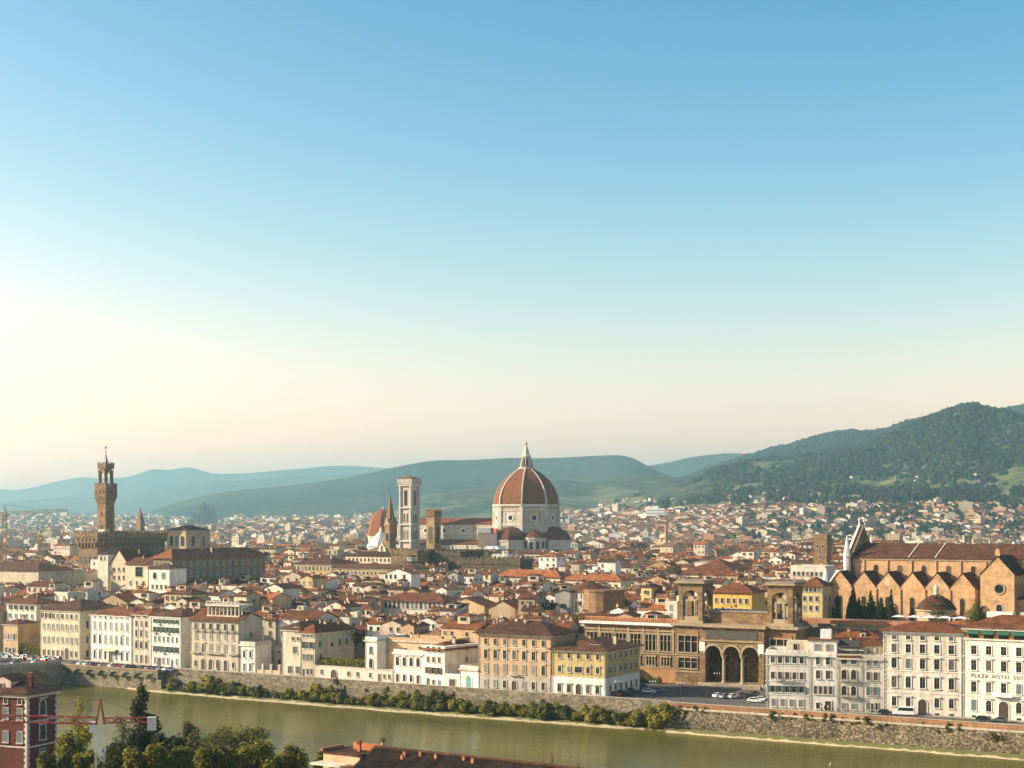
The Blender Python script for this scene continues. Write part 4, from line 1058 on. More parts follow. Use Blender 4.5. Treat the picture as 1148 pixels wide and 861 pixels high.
# marble front
fy0, fy1 = AD-1.0, AD+30.0
fm = (fy0+fy1)/2
MB().extx([(fy0, -.3), (fy1, -.3), (fy1, 38.5), (fm, 51.0), (fy0, 38.5)], 3.6, 4.5).build('marble_front', TRIMW, ch)
MB().extx([(fy0+.4, 30), (fy1-.4, 30), (fy1-.4, 38.0), (fm, 50.2), (fy0+.4, 38.0)], 4.51, 6.2).build('gable_back', BROWNSTONE, ch)
MB().extx([(-.6, -.3), (fy0-.01, -.3), (fy0-.01, 31.5), (2.5, 27)], -.7, -.01).build('marble_side_front', TRIMW, ch)
def pinnacle(x, y, z0, z1, r):
    MB().lathe([(r, z0), (r, z0+(z1-z0)*.80), (r*1.25, z0+(z1-z0)*.81), (r*1.0, z0+(z1-z0)*.84), (.12, z1)], 8, (x, y)).build('pinnacle', TRIMW, ch)
pinnacle(4.2, fy0-.6, -.3, 46.5, 1.55); pinnacle(4.2, fy1+.2, -.3, 46.5, 1.5); pinnacle(-.6, -1.2, -.3, 33, 1.6)
MB().lathe([(.5, 51), (.3, 52), (.6, 53), (.05, 54)], 6, (4.1, fm)).build('finial', TRIMW, ch)
plot(SC0, UA, -4, LN, -12, AD+22, 37); plot(SC0, UA, -2, NB*BW_, 0, AD, 28)
# domed chapel in the cloister
cp = SC0 + U*50.0 - V*17
dc = thing('domed_chapel', 'round cloister chapel with a low brown conical dome and small lantern', 'chapel', cp, UA)
MB().lathe([(7.2, -.3), (7.2, 17.5), (7.8, 17.6), (7.8, 18.2)], 20).build('drum', W['tan'], dc)
MB().lathe([(7.9, 18.2), (6.6, 20.2), (4.6, 22.0), (2.6, 23.2), (1.2, 23.8)], 20).build('dome', RF['brown'], dc, True)
ln = MB().lathe([(1.0, 23.7), (1.0, 26), (1.3, 26.1), (.9, 26.8), (.1, 28.2)], 10).build('lantern', W['pale'], dc)

# ------------------------------------------------------------------ cathedral, bell tower and baptistery
D0 = Vector((gx(590, 1304), 1304.0))
ca = thing('cathedral', 'great marble cathedral under a huge terracotta ribbed dome with white lantern', 'cathedral', D0, UA)
PH = R(22.5)
RD = 28.2
ZB, ZS, ZL = 46.0, 64.5, 94.5
MB().lathe([(RD-1.2, 20), (RD-1.2, ZS-.5)], 8, ph=PH).build('drum', MARBLE, ca)
for z_, hh, o_ in ((47.0, 1.4, .4), (59.2, .9, .5), (63.0, 1.6, 1.3)):
    MB().lathe([(RD-1.3, z_), (RD-1.0+o_, z_+.1), (RD-1.0+o_, z_+hh), (RD-1.3, z_+hh+.05)], 8, ph=PH).build('cornice', TRIM, ca)
RAWSTONE = plaster('rough_masonry_band', (.36, .28, .19), var=.02)
for fc in range(8):
    a = fc*math.pi/4
    ap = (RD-1.2)*math.cos(PH)
    o = MB().lathe([(2.9, 0), (2.9, .5), (2.1, .5), (2.1, .2)], 16).build('oculus', TRIMW, ca)
    o.rotation_euler = Vector((math.cos(a), math.sin(a), 0)).to_track_quat('Z', 'Y').to_euler(); o.location = (ap*math.cos(a), ap*math.sin(a), 53.6)
    MB().lathe([(2.1, .0), (2.09, .22)], 16).build('pane', PANE, o)
    hwid = (RD-1.2)*math.sin(PH)
    ol = MB()
    for q in (-1, 1):
        for z0_, z1_ in ((49, 58.4),):
            for x in (4.6, 8.4): ol.box(min(q*x, q*(x+.55)), max(q*x, q*(x+.55)), -.14, .0, z0_, z1_)
    pn_ = ol.build('panel_band', MARBLED, ca); pn_.location = (ap*math.cos(a), ap*math.sin(a), 0); pn_.rotation_euler = (0, 0, a+math.pi/2)
    if fc != 7:
        bb = MB().box(-hwid+.5, hwid-.5, -.1, .0, 60.3, 62.8).build('bare_band', RAWSTONE, ca); bb.location = pn_.location; bb.rotation_euler = (0, 0, a+math.pi/2)
    else:
        gl = MB().box(-hwid+.6, hwid-.6, -1.5, 0, 59.9, 60.5)
        for k in range(15): gl.box(-hwid+.8+k*(2*hwid-2)/14, -hwid+1.15+k*(2*hwid-2)/14, -1.4, -1.05, 60.5, 63.4)
        gl.box(-hwid+.6, hwid-.6, -1.5, -.9, 63.4, 64.6)
        g_ = gl.build('gallery', TRIMW, ca); g_.location = pn_.location; g_.rotation_euler = (0, 0, a+math.pi/2)
    MB().box(-1.5, 1.5, -1.5, 1.5, 20, 64.2).build('corner_pier', MARBLE, ca).location = ((RD-1.9)*math.cos(a+PH), (RD-1.9)*math.sin(a+PH), 0)
prof = []
D_ = 2*(RD-1.2); rho = .8*D_; off = rho - (RD-1.2)
hmax = math.sqrt(rho*rho - (off+5.2)**2)
for i in range(15):
    zz = hmax*i/14
    prof.append((math.sqrt(rho*rho - zz*zz) - off, ZS + (ZL-ZS)*zz/hmax))
MB().lathe(prof, 8, ph=PH).build('dome', DOMETILE, ca)
for k in range(8):
    a = PH + k*math.pi/4
    mb = MB()
    for (r0, z0), (r1, z1) in zip(prof, prof[1:]):
        w0 = .58; o0 = .6
        def pt(r, z, s_, o_): return ((r+o_)*math.cos(a) - s_*math.sin(a), (r+o_)*math.sin(a) + s_*math.cos(a), z)
        vv = [pt(r0,z0,-w0,-.6), pt(r0,z0,w0,-.6), pt(r0,z0,w0,o0), pt(r0,z0,-w0,o0), pt(r1,z1,-w0,-.6), pt(r1,z1,w0,-.6), pt(r1,z1,w0,o0), pt(r1,z1,-w0,o0)]
        mb.add(vv, [(3,2,6,7), (2,1,5,6), (0,3,7,4)])
    mb.build('rib', TRIM, ca)
lan = MB().lathe([(6.4, ZL-1), (6.6, ZL+.6), (6.0, ZL+.8), (3.1, ZL+.9), (3.1, ZL+9), (4.2, ZL+9.3), (4.2, ZL+10.4), (3.0, ZL+11)], 8, ph=PH).build('lantern', TRIM, ca)
for k in range(8):
    a = PH + k*math.pi/4
    MB().extr([(2.6, ZL+.8), (5.6, ZL+.8), (5.6, ZL+4.2), (4.4, ZL+6.2), (3.7, ZL+9), (2.6, ZL+9)], -.35, .35).build('lantern_buttress', TRIM, lan).rotation_euler = (0, 0, a)
    w_ = MB().box(-.6, .6, -.06, .03, ZL+1.4, ZL+7.8).build('lantern_window', PANE, lan); w_.rotation_euler = (0, 0, a+R(22.5)+R(90)); w_.location = (2.88*math.cos(a+PH), 2.88*math.sin(a+PH), 0)
MB().lathe([(3.1, ZL+11), (2.2, ZL+14), (.55, ZL+19.2)], 8, ph=PH).build('lantern_spire', TRIM, lan)
MB().lathe([(.05, ZL+18.9), (1.15, ZL+19.7), (1.2, ZL+20.3), (.8, ZL+21.1), (.1, ZL+21.4)], 10).build('orb', plain('gilded_copper', (.5, .33, .10), .3, .9), lan)
MB().box(-.12, .12, -.12, .12, ZL+21.3, ZL+24).box(-.8, .8, -.1, .1, ZL+22.6, ZL+22.9).build('cross', plain('gilt', (.5, .33, .10), .3, .9), lan)
# tribunes on three sides with half domes, small exedrae between
for a in (-math.pi/2, 0, math.pi/2):
    cx_, cy_ = 24*math.cos(a), 24*math.sin(a)
    tr = MB().lathe([(18, -.3), (18, 27.5), (18.9, 27.7), (18.9, 29.2), (15.6, 29.3), (15.6, 34.5), (16.2, 34.7), (16.2, 35.6)], 8, (cx_, cy_), PH).build('tribune', MARBLE, ca)
    MB().lathe([(16.0, 35.6), (14.6, 39.5), (11.5, 43), (7, 45.6), (1.2, 46.6), (.1, 46.7)], 8, (cx_, cy_), PH).build('half_dome', DOMETILE, tr)
    for k in range(8):
        b2 = k*math.pi/4
        w_ = window(tr, 0, 12, 2.0, 10, 'arch', TRIMW); w_.location = (cx_+16.64*math.cos(b2), cy_+16.64*math.sin(b2), 12); w_.rotation_euler = (0, 0, b2+math.pi/2)
for a in (-math.pi/4, math.pi/4):
    cx_, cy_ = 27*math.cos(a), 27*math.sin(a)
    e_ = MB().lathe([(9.5, -.3), (9.5, 36), (10.2, 36.2), (10.2, 37.6)], 12, (cx_, cy_)).build('exedra', MARBLE, ca)
    MB().lathe([(10.0, 37.6), (7, 40.5), (3, 43), (.2, 44.2)], 12, (cx_, cy_)).build('half_dome', DOMETILE, e_)
    for k in range(5):
        b2 = a + (k-2)*R(32)
        w_ = MB().box(-1.1, 1.1, -.1, .1, 28.5, 34.5).build('niche', PANE, e_); w_.location = (cx_+9.45*math.cos(b2), cy_+9.45*math.sin(b2), 0); w_.rotation_euler = (0, 0, b2+math.pi/2)
# nave and aisles
NX = -118
MB().house_wall(NX, -24, -10.5, 10.5, 48.3, 4.6, 'x', zb=20).build('nave', MARBLE, ca)
MB().gable(NX+.5, -24, -10.5, 10.5, 48.35, 4.6, 'x', .9, .4).build('nave_roof', tiles('red_nave_tiles', (.13, .032, .018), (.19, .05, .028), (.24, .08, .045)), ca)
for sy in (-1, 1):
    y0, y1 = (-21, -10.52) if sy < 0 else (10.52, 21)
    al = MB().box(NX, -22, y0, y1, -.3, 31.0).build('aisle', MARBLE, ca)
    MB().extx([(y0-.3, 31.02), (y1, 31.02), (y1, 35.6), (y0-.3, 31.6)] if sy < 0 else [(y0, 31.02), (y1+.3, 31.02), (y1+.3, 31.6), (y0, 35.6)], NX, -22).build('aisle_roof', RF['brown'], al)
    for z_ in (29.6, 24.6, 18.5): MB().box(NX-.2, -21.9, (y0-.45) if sy < 0 else y1+.003, (y0-.003) if sy < 0 else y1+.45, z_, z_+.7).build('string_course', TRIM if z_ > 25 else MARBLED, al)
    for k in range(7):
        x = NX + 6 + k*14.6
        MB().box(x-7.4, x-5.8, (y0-.9) if sy < 0 else y1+.003, (y0-.003) if sy < 0 else y1+.9, -.3, 31).build('buttress', MARBLE, al)
for z_ in (46.8, 41.0): MB().box(NX, -24, -10.9, -10.503, z_, z_+.8).build('string_course', TRIM, ca)
for z_ in (44.2, 38.8, 36.6): MB().box(NX, -24, -10.65, -10.503, z_, z_+.45).build('string_course', MARBLED, ca)
for k in range(5):
    x = -36 - k*19.0
    o = MB().lathe([(2.6, 0), (2.6, .4), (1.8, .4), (1.8, .1)], 16).build('oculus', TRIMW, ca); o.location = (x, -10.5, 42.6); o.rotation_euler = (R(90), 0, 0)
    MB().lathe([(1.8, 0), (1.79, .12)], 16).build('pane', PANE, o)
    MB().box(x-10.2, x-8.9, -11.1, -10.503, 32, 48).build('buttress', MARBLE, ca)
MB().extx([(-22, -.3), (22, -.3), (22, 33), (12, 37), (12, 50), (0, 56), (-12, 50), (-12, 37), (-22, 33)], NX-1.6, NX-.01).build('west_front', TRIM, ca)
plot(D0, UA, NX-3, 44, -46, 46, 38); plot(D0, UA, -28, 28, -28, 28, 90); plot(D0, UA, NX, -20, -12, 12, 50)
# the restoration screen at the south transept
sp = D0 - V*49 + U*(-2)
sf = thing('scaffold_screen', 'blue-white sheeted scaffold standing against the cathedral transept', 'scaffold', sp, UA)
MB().box(-7, 5, -.1, .1, 16, 31).build('sheet', plain('blue_white_sheeting', (.42, .52, .60), .8), sf)
mb = MB()
for x in (-7, -4, -1, 2, 5, 8, 11): mb.tube((x, .5, 0), (x, .5, 34), .12); mb.tube((x, 2.5, 0), (x, 2.5, 34), .12)
for z_ in range(4, 35, 3): mb.tube((-7, .5, z_), (11, .5, z_), .1); mb.tube((-7, 2.5, z_), (11, 2.5, z_), .1)
mb.build('scaffolding', METAL, sf)
MB().box(5.2, 11, .2, .35, 14, 31).build('sheet', plain('dark_blue_netting', (.10, .16, .19), .9), sf)
sp2 = D0 - V*40 + U*(-22)
sf = thing('scaffold_screen', 'dark netted scaffold with a small red top under the dome drum', 'scaffold', (sp2.x, sp2.y, 0), UA)
MB().box(0, 18, 0, 5, 30, 41).build('netting', plain('dark_netting', (.13, .10, .085), .95), sf)
MB().box(-.3, 18.3, -.3, 5.3, 41, 41.4).build('deck', METAL, sf)
MB().box(0, 12, .4, 4.6, 41.4, 45.5).build('upper_netting', plain('grey_netting', (.20, .21, .22), .95), sf)
MB().box(14, 17, 1, 4, 41.5, 45).build('hoist', plain('red_paint', (.42, .07, .05), .6), sf)

CT = Vector((gx(459, 1325), 1325.0)) - U*5.3 - V*5.3
tw = thing('bell_tower', 'tall square marble bell tower with tiers of windows and a low red roof', 'bell tower', CT, UA)
S = 10.6
MB().box(0, S, 0, S, -.3, 83).build('shaft', plaster('rosy_marble', (.52, .46, .39), stain=.7, var=.02, sc1=.15), tw)
for x in (0, S):
    for y in (0, S):
        MB().lathe([(1.35, -.3), (1.35, 83)], 8, (x, y), PH).build('corner_pier', MARBLE, tw)
for z_ in (22, 33.5, 47.5, 61.5): MB().box(-1.7, S+1.7, -1.7, S+1.7, z_, z_+1.0).build('string_course', TRIM, tw)
MB().box(-1.6, S+1.6, -1.6, S+1.6, 80.2, 81.5).build('string_course', TRIM, tw)
cn = MB().box(-2.1, S+2.1, -2.1, S+2.1, 81.5, 85.6).build('crown_gallery', TRIM, tw)
MB().box(-2.3, S+2.3, -2.3, S+2.3, 85.6, 86.0).build('gallery_rail', TRIM, cn)
for k in range(7):
    MB().box(-1.3+k*2.0, -.6+k*2.0, -2.18, -2.103, 82.0, 84.6).build('gallery_panel', MARBLED, cn)
    o = MB().box(-1.3+k*2.0, -.6+k*2.0, -2.18, -2.103, 82.0, 84.6).build('gallery_panel', MARBLED, cn); o.location = (S, 0, 0); o.rotation_euler = (0, 0, R(90))
MB().hip(-1.8, S+1.8, -1.8, S+1.8, 86.0, 2.6, .3).build('roof', RF['rust'], tw)
MB().tube((S/2, S/2, 88), (S/2, S/2, 99), .22, .1).build('mast', METAL, tw)
for z_, hh, nn, ww in ((35.6, 7.5, 2, 1.5), (49.6, 7.5, 2, 1.5), (63.8, 13, 1, 3.4)):
    for sd in (None, S):
        for k in range(nn):
            x = S*(k+.5)/nn if nn == 1 else S/2 + (k-.5)*3.0
            window(tw, x, z_, ww, hh, 'archhood', TRIM, side=sd, bars=(nn == 1))
for sd in (0, 1):
    for z0_, z1_ in ((36, 46.6), (50, 60.6), (64, 79.5), (24, 32.6)):
        mb = MB()
        for x in (1.9, S-2.2): mb.box(x, x+.3, -.07, -.003, z0_, z1_)
        mb.box(1.9, S-1.9, -.07, -.003, z0_, z0_+.3); mb.box(1.9, S-1.9, -.07, -.003, z1_-.3, z1_)
        o = mb.build('marble_panel', MARBLED, tw)
        if sd: o.location = (S, 0, 0); o.rotation_euler = (0, 0, R(90))
plot(CT, UA, -2, S+2, -2, S+2, 85)
BP = Vector((gx(427, 1395), 1395.0))
bt = thing('baptistery', 'octagonal baptistery with a bright white pyramid roof behind the brown spire', 'baptistery', BP, UA)
MB().lathe([(12.5, -.3), (12.5, 28.5)], 8, ph=PH).build('wall', MARBLE, bt)
MB().lathe([(13, 28.5), (13, 29), (1.3, 42)], 8, ph=PH).build('roof', plaster('weathered_white_marble', (.60, .585, .55), var=.02), bt)
MB().lathe([(1.2, 41.8), (1.2, 43.6), (.1, 45.6)], 8, ph=PH).build('lantern', TRIMW, bt)
plot(BP, UA, -16, 16, -16, 16, 36)
MP = Vector((gx(430, 1600), 1600.0))
md = thing('domed_chapel', 'orange-red domed chapel on a windowed drum left of the marble bell tower', 'chapel', MP, UA)
MB().lathe([(16, -.3), (16, 33.5), (16.6, 33.6), (16.6, 35)], 8, ph=PH).build('drum', W['cream'], md)
MB().lathe([(16.2, 35)] + [(16.2*math.cos(t)**.85, 35 + 27*math.sin(t)) for t in [R(10*k) for k in range(1, 9)]] + [(1.4, 62.3)], 8, ph=PH).build('dome', tiles('orange_dome_tiles', (.20, .066, .025), (.28, .095, .036), (.34, .135, .056)), md)
MB().lathe([(1.5, 62), (1.5, 64), (.1, 65.5)], 8).build('lantern', W['grey'], md)
for k in range(8):
    a = k*math.pi/4; w_ = window(md, 0, 0, 3.2, 9, 'arch', TRIMW); w_.location = (14.79*math.cos(a), 14.79*math.sin(a), 23); w_.rotation_euler = (0, 0, a+math.pi/2)
plot(MP, UA, -17, 17, -17, 17, 50)

# ------------------------------------------------------------------ the fortress palace with its tower
def crenels(parent, x0, x1, y0, y1, z, h, m_, step=2.6, wid=1.5, th=.8, name='battlement'):
    mb = MB()
    v, f = ring_box(x1-x0, y1-y0, z, z+h*.5, th); mb.add([(p[0]+x0, p[1]+y0, p[2]) for p in v], f)
    n = max(2, int((x1-x0)/step)); k = (x1-x0)/n
    for i in range(n + 1):
        a = min(x1-wid/2, max(x0+wid/2, x0+k*i))
        for y in (y0, y1-th): mb.box(a-wid/2, a+wid/2, y+.003, y+th-.003, z+h*.5, z+h)
    n = max(2, int((y1-y0)/step)); k = (y1-y0)/n
    for i in range(1, n):
        a = y0+k*i
        for x in (x0, x1-th): mb.box(x+.003, x+th-.003, a-wid/2, a+wid/2, z+h*.5, z+h)
    return mb.build(name, m_, parent)
PVS = BROWNSTONE
PV0 = Vector((gx(87.5, 1003), 1003.0))
pv = thing('fortress_palace', 'brown battlemented fortress palace with a tall projecting clock-less stone tower', 'palace', PV0, UA)
pw, pd = 17.0, 60.0
MB().box(0, pw, 0, pd, -.3, 38).build('wall', PVS, pv)
MB().box(-1.4, pw+1.4, -1.4, pd+1.4, 38, 42.5).build('gallery', PVS, pv)
crenels(pv, -1.4, pw+1.4, -1.4, pd+1.4, 42.5, 2.6, PVS)
for sd, L_ in ((None, pw), (pw, pd)):
    n = int(L_/2.6)
    for k in range(n):
        x = L_*(k+.5)/n
        o = MB().extr([(-.55, 35.2), (.55, 35.2), (.55, 38), (-.55, 38)], -1.3, -.003).build('corbel', PVS, pv)
        if sd is None: o.location = (x, 0, 0)
        else: o.location = (sd, x, 0); o.rotation_euler = (0, 0, R(90))
    n = int(L_/2.9)
    for k in range(n):
        w_ = window(pv, L_*(k+.5)/n, 38.9, 1.0, 1.9, 'arch', PVS, y=-1.4, side=None if sd is None else sd+1.4, bars=False)
    for z_ in (14, 25):
        for k in range(4 if sd is None else 9): window(pv, L_*(k+.5)/(4 if sd is None else 9), z_, 1.7, 4.5, 'arch', GREYSTONE, side=sd, bars=False)
MB().hip(1, pw-1, 12, pd-1, 42.5, 2.2, 0).build('roof', RF['brown'], pv)
# tower
ta = (Vector((gx(118.6, 1010), 1010.0)) - PV0); tx_, ty_ = ta.dot(U), ta.dot(V)
hs = 3.75
tow = MB().box(tx_-hs, tx_+hs, ty_-hs, ty_+hs, 40, 64).build('tower', PVS, pv)
g_ = hs+1.25
mb = MB(); mb.add([(tx_-hs, ty_-hs, 62.5), (tx_+hs, ty_-hs, 62.5), (tx_+hs, ty_+hs, 62.5), (tx_-hs, ty_+hs, 62.5), (tx_-g_, ty_-g_, 67), (tx_+g_, ty_-g_, 67), (tx_+g_, ty_+g_, 67), (tx_-g_, ty_+g_, 67)], [(0,1,5,4), (1,2,6,5), (2,3,7,6), (3,0,4,7), (4,5,6,7)])
mb.build('corbel', PVS, tow)
MB().box(tx_-g_, tx_+g_, ty_-g_, ty_+g_, 67, 73.2).build('tower_gallery', PVS, tow)
crenels(tow, tx_-g_, tx_+g_, ty_-g_, ty_+g_, 73.2, 2.6, PVS, 2.2, 1.2, .6)
for sd in (None, tx_+g_):
    for k in range(3):
        window(tow, (tx_ if sd is None else ty_)+(k-1)*3.2, 69.2, .9, 2.0, 'arch', PVS, y=ty_-g_, side=sd, bars=False)
for sd in (None, tx_+hs):
    for z_ in (46, 55): window(tow, tx_ if sd is None else ty_, z_, .9, 2.2, 'arch', PVS, y=ty_-hs, side=sd, bars=False)
bh = 3.1
for sx in (-1, 1):
    for sy in (-1, 1): MB().lathe([(1.15, 73.2), (1.15, 83.5), (1.5, 84.2)], 10, (tx_+sx*bh*.82, ty_+sy*bh*.82)).build('belfry_column', PVS, tow)
r = bh*.82 - 1.0
for fc in range(4):
    aw2 = [(-r-.4, 81.5)] + [(-r*math.cos(math.pi*i/6), 81.5+r*math.sin(math.pi*i/6)) for i in range(7)] + [(r+.4, 81.5), (r+.4, 85.0), (-r-.4, 85.0)]
    o = MB().extr(aw2, -bh*.82-.7, -bh*.82+.7).build('belfry_arch', PVS, tow); o.location = (tx_, ty_, 0); o.rotation_euler = (0, 0, fc*math.pi/2)
MB().lathe([(.9, 76.5), (1.1, 77.2), (.8, 79), (.3, 79.6)], 10, (tx_, ty_)).build('bell', plain('bronze', (.12, .10, .07), .5, .6), tow)
MB().box(tx_-bh-.6, tx_+bh+.6, ty_-bh-.6, ty_+bh+.6, 85.0, 87.2).build('belfry_gallery', PVS, tow)
crenels(tow, tx_-bh-.6, tx_+bh+.6, ty_-bh-.6, ty_+bh+.6, 87.2, 2.0, PVS, 2.0, 1.1, .5)
sp_ = MB().lathe([(2.6, 87.3), (2.0, 88.2), (1.0, 91.5), (.2, 95.8)], 4, (tx_, ty_), R(45)).build('spire', plain('lead_roof', (.22, .23, .22), .6), tow)
MB().tube((tx_, ty_, 95.5), (tx_, ty_, 99), .12, .08).build('vane_pole', METAL, sp_); MB().lathe([(.05, 95.6), (.5, 96.1), (.05, 96.6)], 8, (tx_, ty_)).build('vane_ball', METAL, sp_)
MB().box(tx_-.9, tx_+.9, ty_-.08, ty_+.08, 98.0, 99.3).build('weather_vane', METAL, sp_)
MB().box(tx_+2.4, tx_+8, ty_-9, ty_-4.5, 42.4, 46.4).build('tower_hut', W['pale'], pv)
plot(PV0, UA, -2, pw+2, -2, pd+2, 42)
def block(name, label, cat, pl, pr, Y, ye, d, rows, ang=UA, **k):
    A = Vector((gx(pl, Y), Y)); dv = Vector((math.cos(ang), math.sin(ang)))
    w = s_at(A, dv, pr)
    return palace(name, label, cat, A, ang, w, d, gz(ye, Y), rows, **k)
# rows of windows hung from the eaves
def top_rows(H, spec): return [dict(r_, z=H - r_['z']) for r_ in spec]
def mblock(name, label, cat, pl, pr, Y, ye, d, spec, sspec=None, **k):
    H = gz(ye, Y)
    k.setdefault('courses', False); k.setdefault('corn', False)
    return block(name, label, cat, pl, pr, Y, ye, d, top_rows(H, spec), side=top_rows(H, sspec) if sspec else None, **k)
mblock('hall', 'high tan hall with big arched windows and dark roof beside the fortress palace', 'hall', 188, 209, 1010, 594.5, 22, [rw(10, 6.5, 3.0, 3, 'arch')], [rw(10, 6.5, 3.0, 2, 'arch')], wall='tan', roof='brown', rh=3, corn=True, chim=0)
mblock('stone_palace', 'large dark stone palace with rows of pale windows and orange roof below the fortress', 'palace', 172, 193, 800, 626, 72, [rw(3.6, 2.0, 1.4, 4), rw(8.6, 2.2, 1.4, 4)], [rw(4.2, 2.4, 1.7, 14, 'closed', sh='grey'), rw(9.4, 2.6, 1.7, 14, 'closed', sh='grey')], wall=plaster('dark_sandstone', (.22, .16, .10), var=.02), roof='orange', rh=4.5, over=1.3, chim=3)
mblock('townhouse', 'bright white house with a tall gabled end below the fortress tower', 'house', 124, 143, 850, 631, 22, [rw(4.5, 2.0, 1.2, 3), rw(9, 2.2, 1.2, 3)], wall='cream', roof='rust', rt='gable', gable_along='y', rh=7.5, chim=1)
mblock('townhouse', 'slim pale tower house with small top windows against the fortress palace', 'house', 110, 121, 880, 621, 10, [rw(3.5, 2.2, 1.2, 2)], wall='pale', roof='brown', chim=0)
mblock('townhouse', 'white house with a dark covered top loggia and sloping rust roof', 'house', 141, 166, 815, 632, 16, [dict(z=6.5, h=5.0, w=5.0, n=1, s='plain', xs=[.6]), rw(11, 2.2, 1.3, 3)], wall='cream', roof='rust', rt='gable', rh=3.0, chim=1)
mblock('townhouse', 'white house with an arched opening beside the dark stone palace', 'house', 167, 190, 775, 637, 12, [rw(5, 3.0, 2.2, 2, 'arch'), rw(10, 2.0, 1.2, 4)], wall='white', roof='brown', chim=1)
mblock('warehouse', 'long pale building with dark pilasters and rooftop skylights under the cranes', 'warehouse', -30, 43, 830, 638.5, 24, [rw(9, 3.0, 2.2, 10)], wall='pale', roof='brown', rh=4, chim=0)
mblock('townhouse', 'low cream house with shaded windows between the pale warehouse and the fortress', 'house', 50, 74, 845, 640, 14, [rw(5.5, 2.8, 2.0, 4)], wall='cream', rt='flat', chim=1)
mblock('barracks', 'ochre hip-roofed barrack block at the end of a long low wing', 'hall', 331, 372, 950, 631.5, 26, [rw(4, 2.4, 1.3, 9)], wall='ochre', roof='brown', rh=4.2, over=1.2, chim=1, corn=True)
mblock('barracks', 'long low ochre wing with a single line of small windows', 'hall', 373, 466, 925, 636.5, 14, [rw(3.6, 1.8, 1.2, 20)], wall='ochre', roof='brown', rh=2.4, over=1.0, chim=0, corn=True)
mblock('hall', 'cream upper storey with dark roof standing behind the long ochre wing', 'hall', 388, 444, 985, 623, 14, [rw(3.2, 1.8, 1.2, 12)], wall='cream', roof='brown', rh=2.5, chim=0)
mblock('hall', 'long cream hall with a deep dark roof and arcaded windows in mid town', 'hall', 428, 497, 690, 672.5, 14, [rw(3.4, 2.8, 1.3, 13, 'framed'), rw(7.8, 1.6, 1.1, 10)], wall='pale', roof='rust', rh=3.0, over=1.4, chim=0, corn=True)
mblock('blank_house', 'broad blank ochre gable wall beside the long cream hall', 'house', 498, 543, 672, 678, 12, [], wall='ochre', roof='rust', rt='gable', gable_along='y', rh=3.2, chim=2)
mblock('blank_house', 'tan blank house with a stepped side right of the ochre gable', 'house', 548, 577, 655, 681, 13, [rw(4, 1.2, .8, 1)], wall='tan', roof='rust', rt='gable', gable_along='y', rh=3.0, chim=1)
mblock('terrace_house', 'long cream terrace with orange roof and a line of dark windows below the dome', 'house', 555, 628, 860, 646, 12, [rw(4.0, 2.4, 1.4, 8)], wall='cream', roof='orange', rh=3.6, over=1.0, chim=4)
mblock('terrace_house', 'cream terrace with orange roof continuing right below the dome', 'house', 629, 696, 840, 650, 12, [rw(4.0, 2.2, 1.3, 9)], wall='cream', roof='orange', rh=3.0, chim=3)
mblock('market_hall', 'broad hall with a vast rust-red hip roof and white roof lights', 'hall', 758, 826, 905, 643.5, 40, [rw(4, 2.4, 1.6, 9)], wall='pale', roof='rust', rh=8.0, over=1.2, chim=0)
mblock('townhouse', 'bright yellow house with a rust roof between the two library towers', 'house', 797, 843, 605, 664, 13, [rw(4.0, 1.9, 1.1, 6), rw(7.8, 1.9, 1.1, 6)], wall=plaster('bright_yellow', (.62, .40, .10), var=.02), roof='rust', rh=3.4, over=.9, chim=1)
mblock('townhouse', 'cream-yellow house with a top loggia left of the brick basilica', 'house', 896, 922, 640, 657, 11, [rw(2.2, 1.6, 1.4, 5, m=.5), rw(6.0, 2.0, 1.2, 3), rw(9.8, 2.0, 1.2, 3)], [rw(6, 2, 1.2, 2), rw(10, 2, 1.2, 2)], wall='yellow', roof='rust', rh=3.4, chim=1)
mblock('flat_block', 'long white flat-topped block behind the basilica front', 'house', 886, 925, 760, 636, 14, [rw(4, 2.0, 1.3, 7)], wall='white', rt='flat', chim=1)
mt = mblock('stone_tower', 'square brown medieval stone tower with small top windows in the rooftops', 'tower', 912, 927, 900, 601, 8, [rw(7, 2.2, 1.3, 2), rw(13, 2.0, 1.2, 1)], wall=BROWNSTONE, rt='flat', chim=0)
# round brick apse
ap_ = Vector((gx(661, 635), 635.0))
a_ = thing('brick_apse', 'round brown brick church apse with low conical roof amid the rooftops', 'church', ap_, UA)
MB().lathe([(8.2, -.3), (8.2, 24.5), (8.7, 24.6), (8.7, 25.4)], 16).build('wall', DARKBRICK, a_)
MB().lathe([(8.8, 25.4), (1.2, 28.3), (.1, 28.5)], 16).build('roof', RF['brown'], a_)
for k in range(8):
    b2 = -math.pi/2 + (k-4)*R(24); MB().box(-.6, .6, -.5, .2, -.3, 24.4).build('buttress', DARKBRICK, a_)
    o = list(a_.children)[-1]; o.location = (8.2*math.cos(b2), 8.2*math.sin(b2), 0); o.rotation_euler = (0, 0, b2+math.pi/2)
for k in range(3):
    b2 = -math.pi/2 + (k-1)*R(48)-R(12); w_ = window(a_, 0, 0, 1.5, 5, 'arch', GREYSTONE); w_.location = (8.14*math.cos(b2), 8.14*math.sin(b2), 16); w_.rotation_euler = (0, 0, b2+math.pi/2)
plot(ap_, UA, -9, 9, -9, 9, 24)
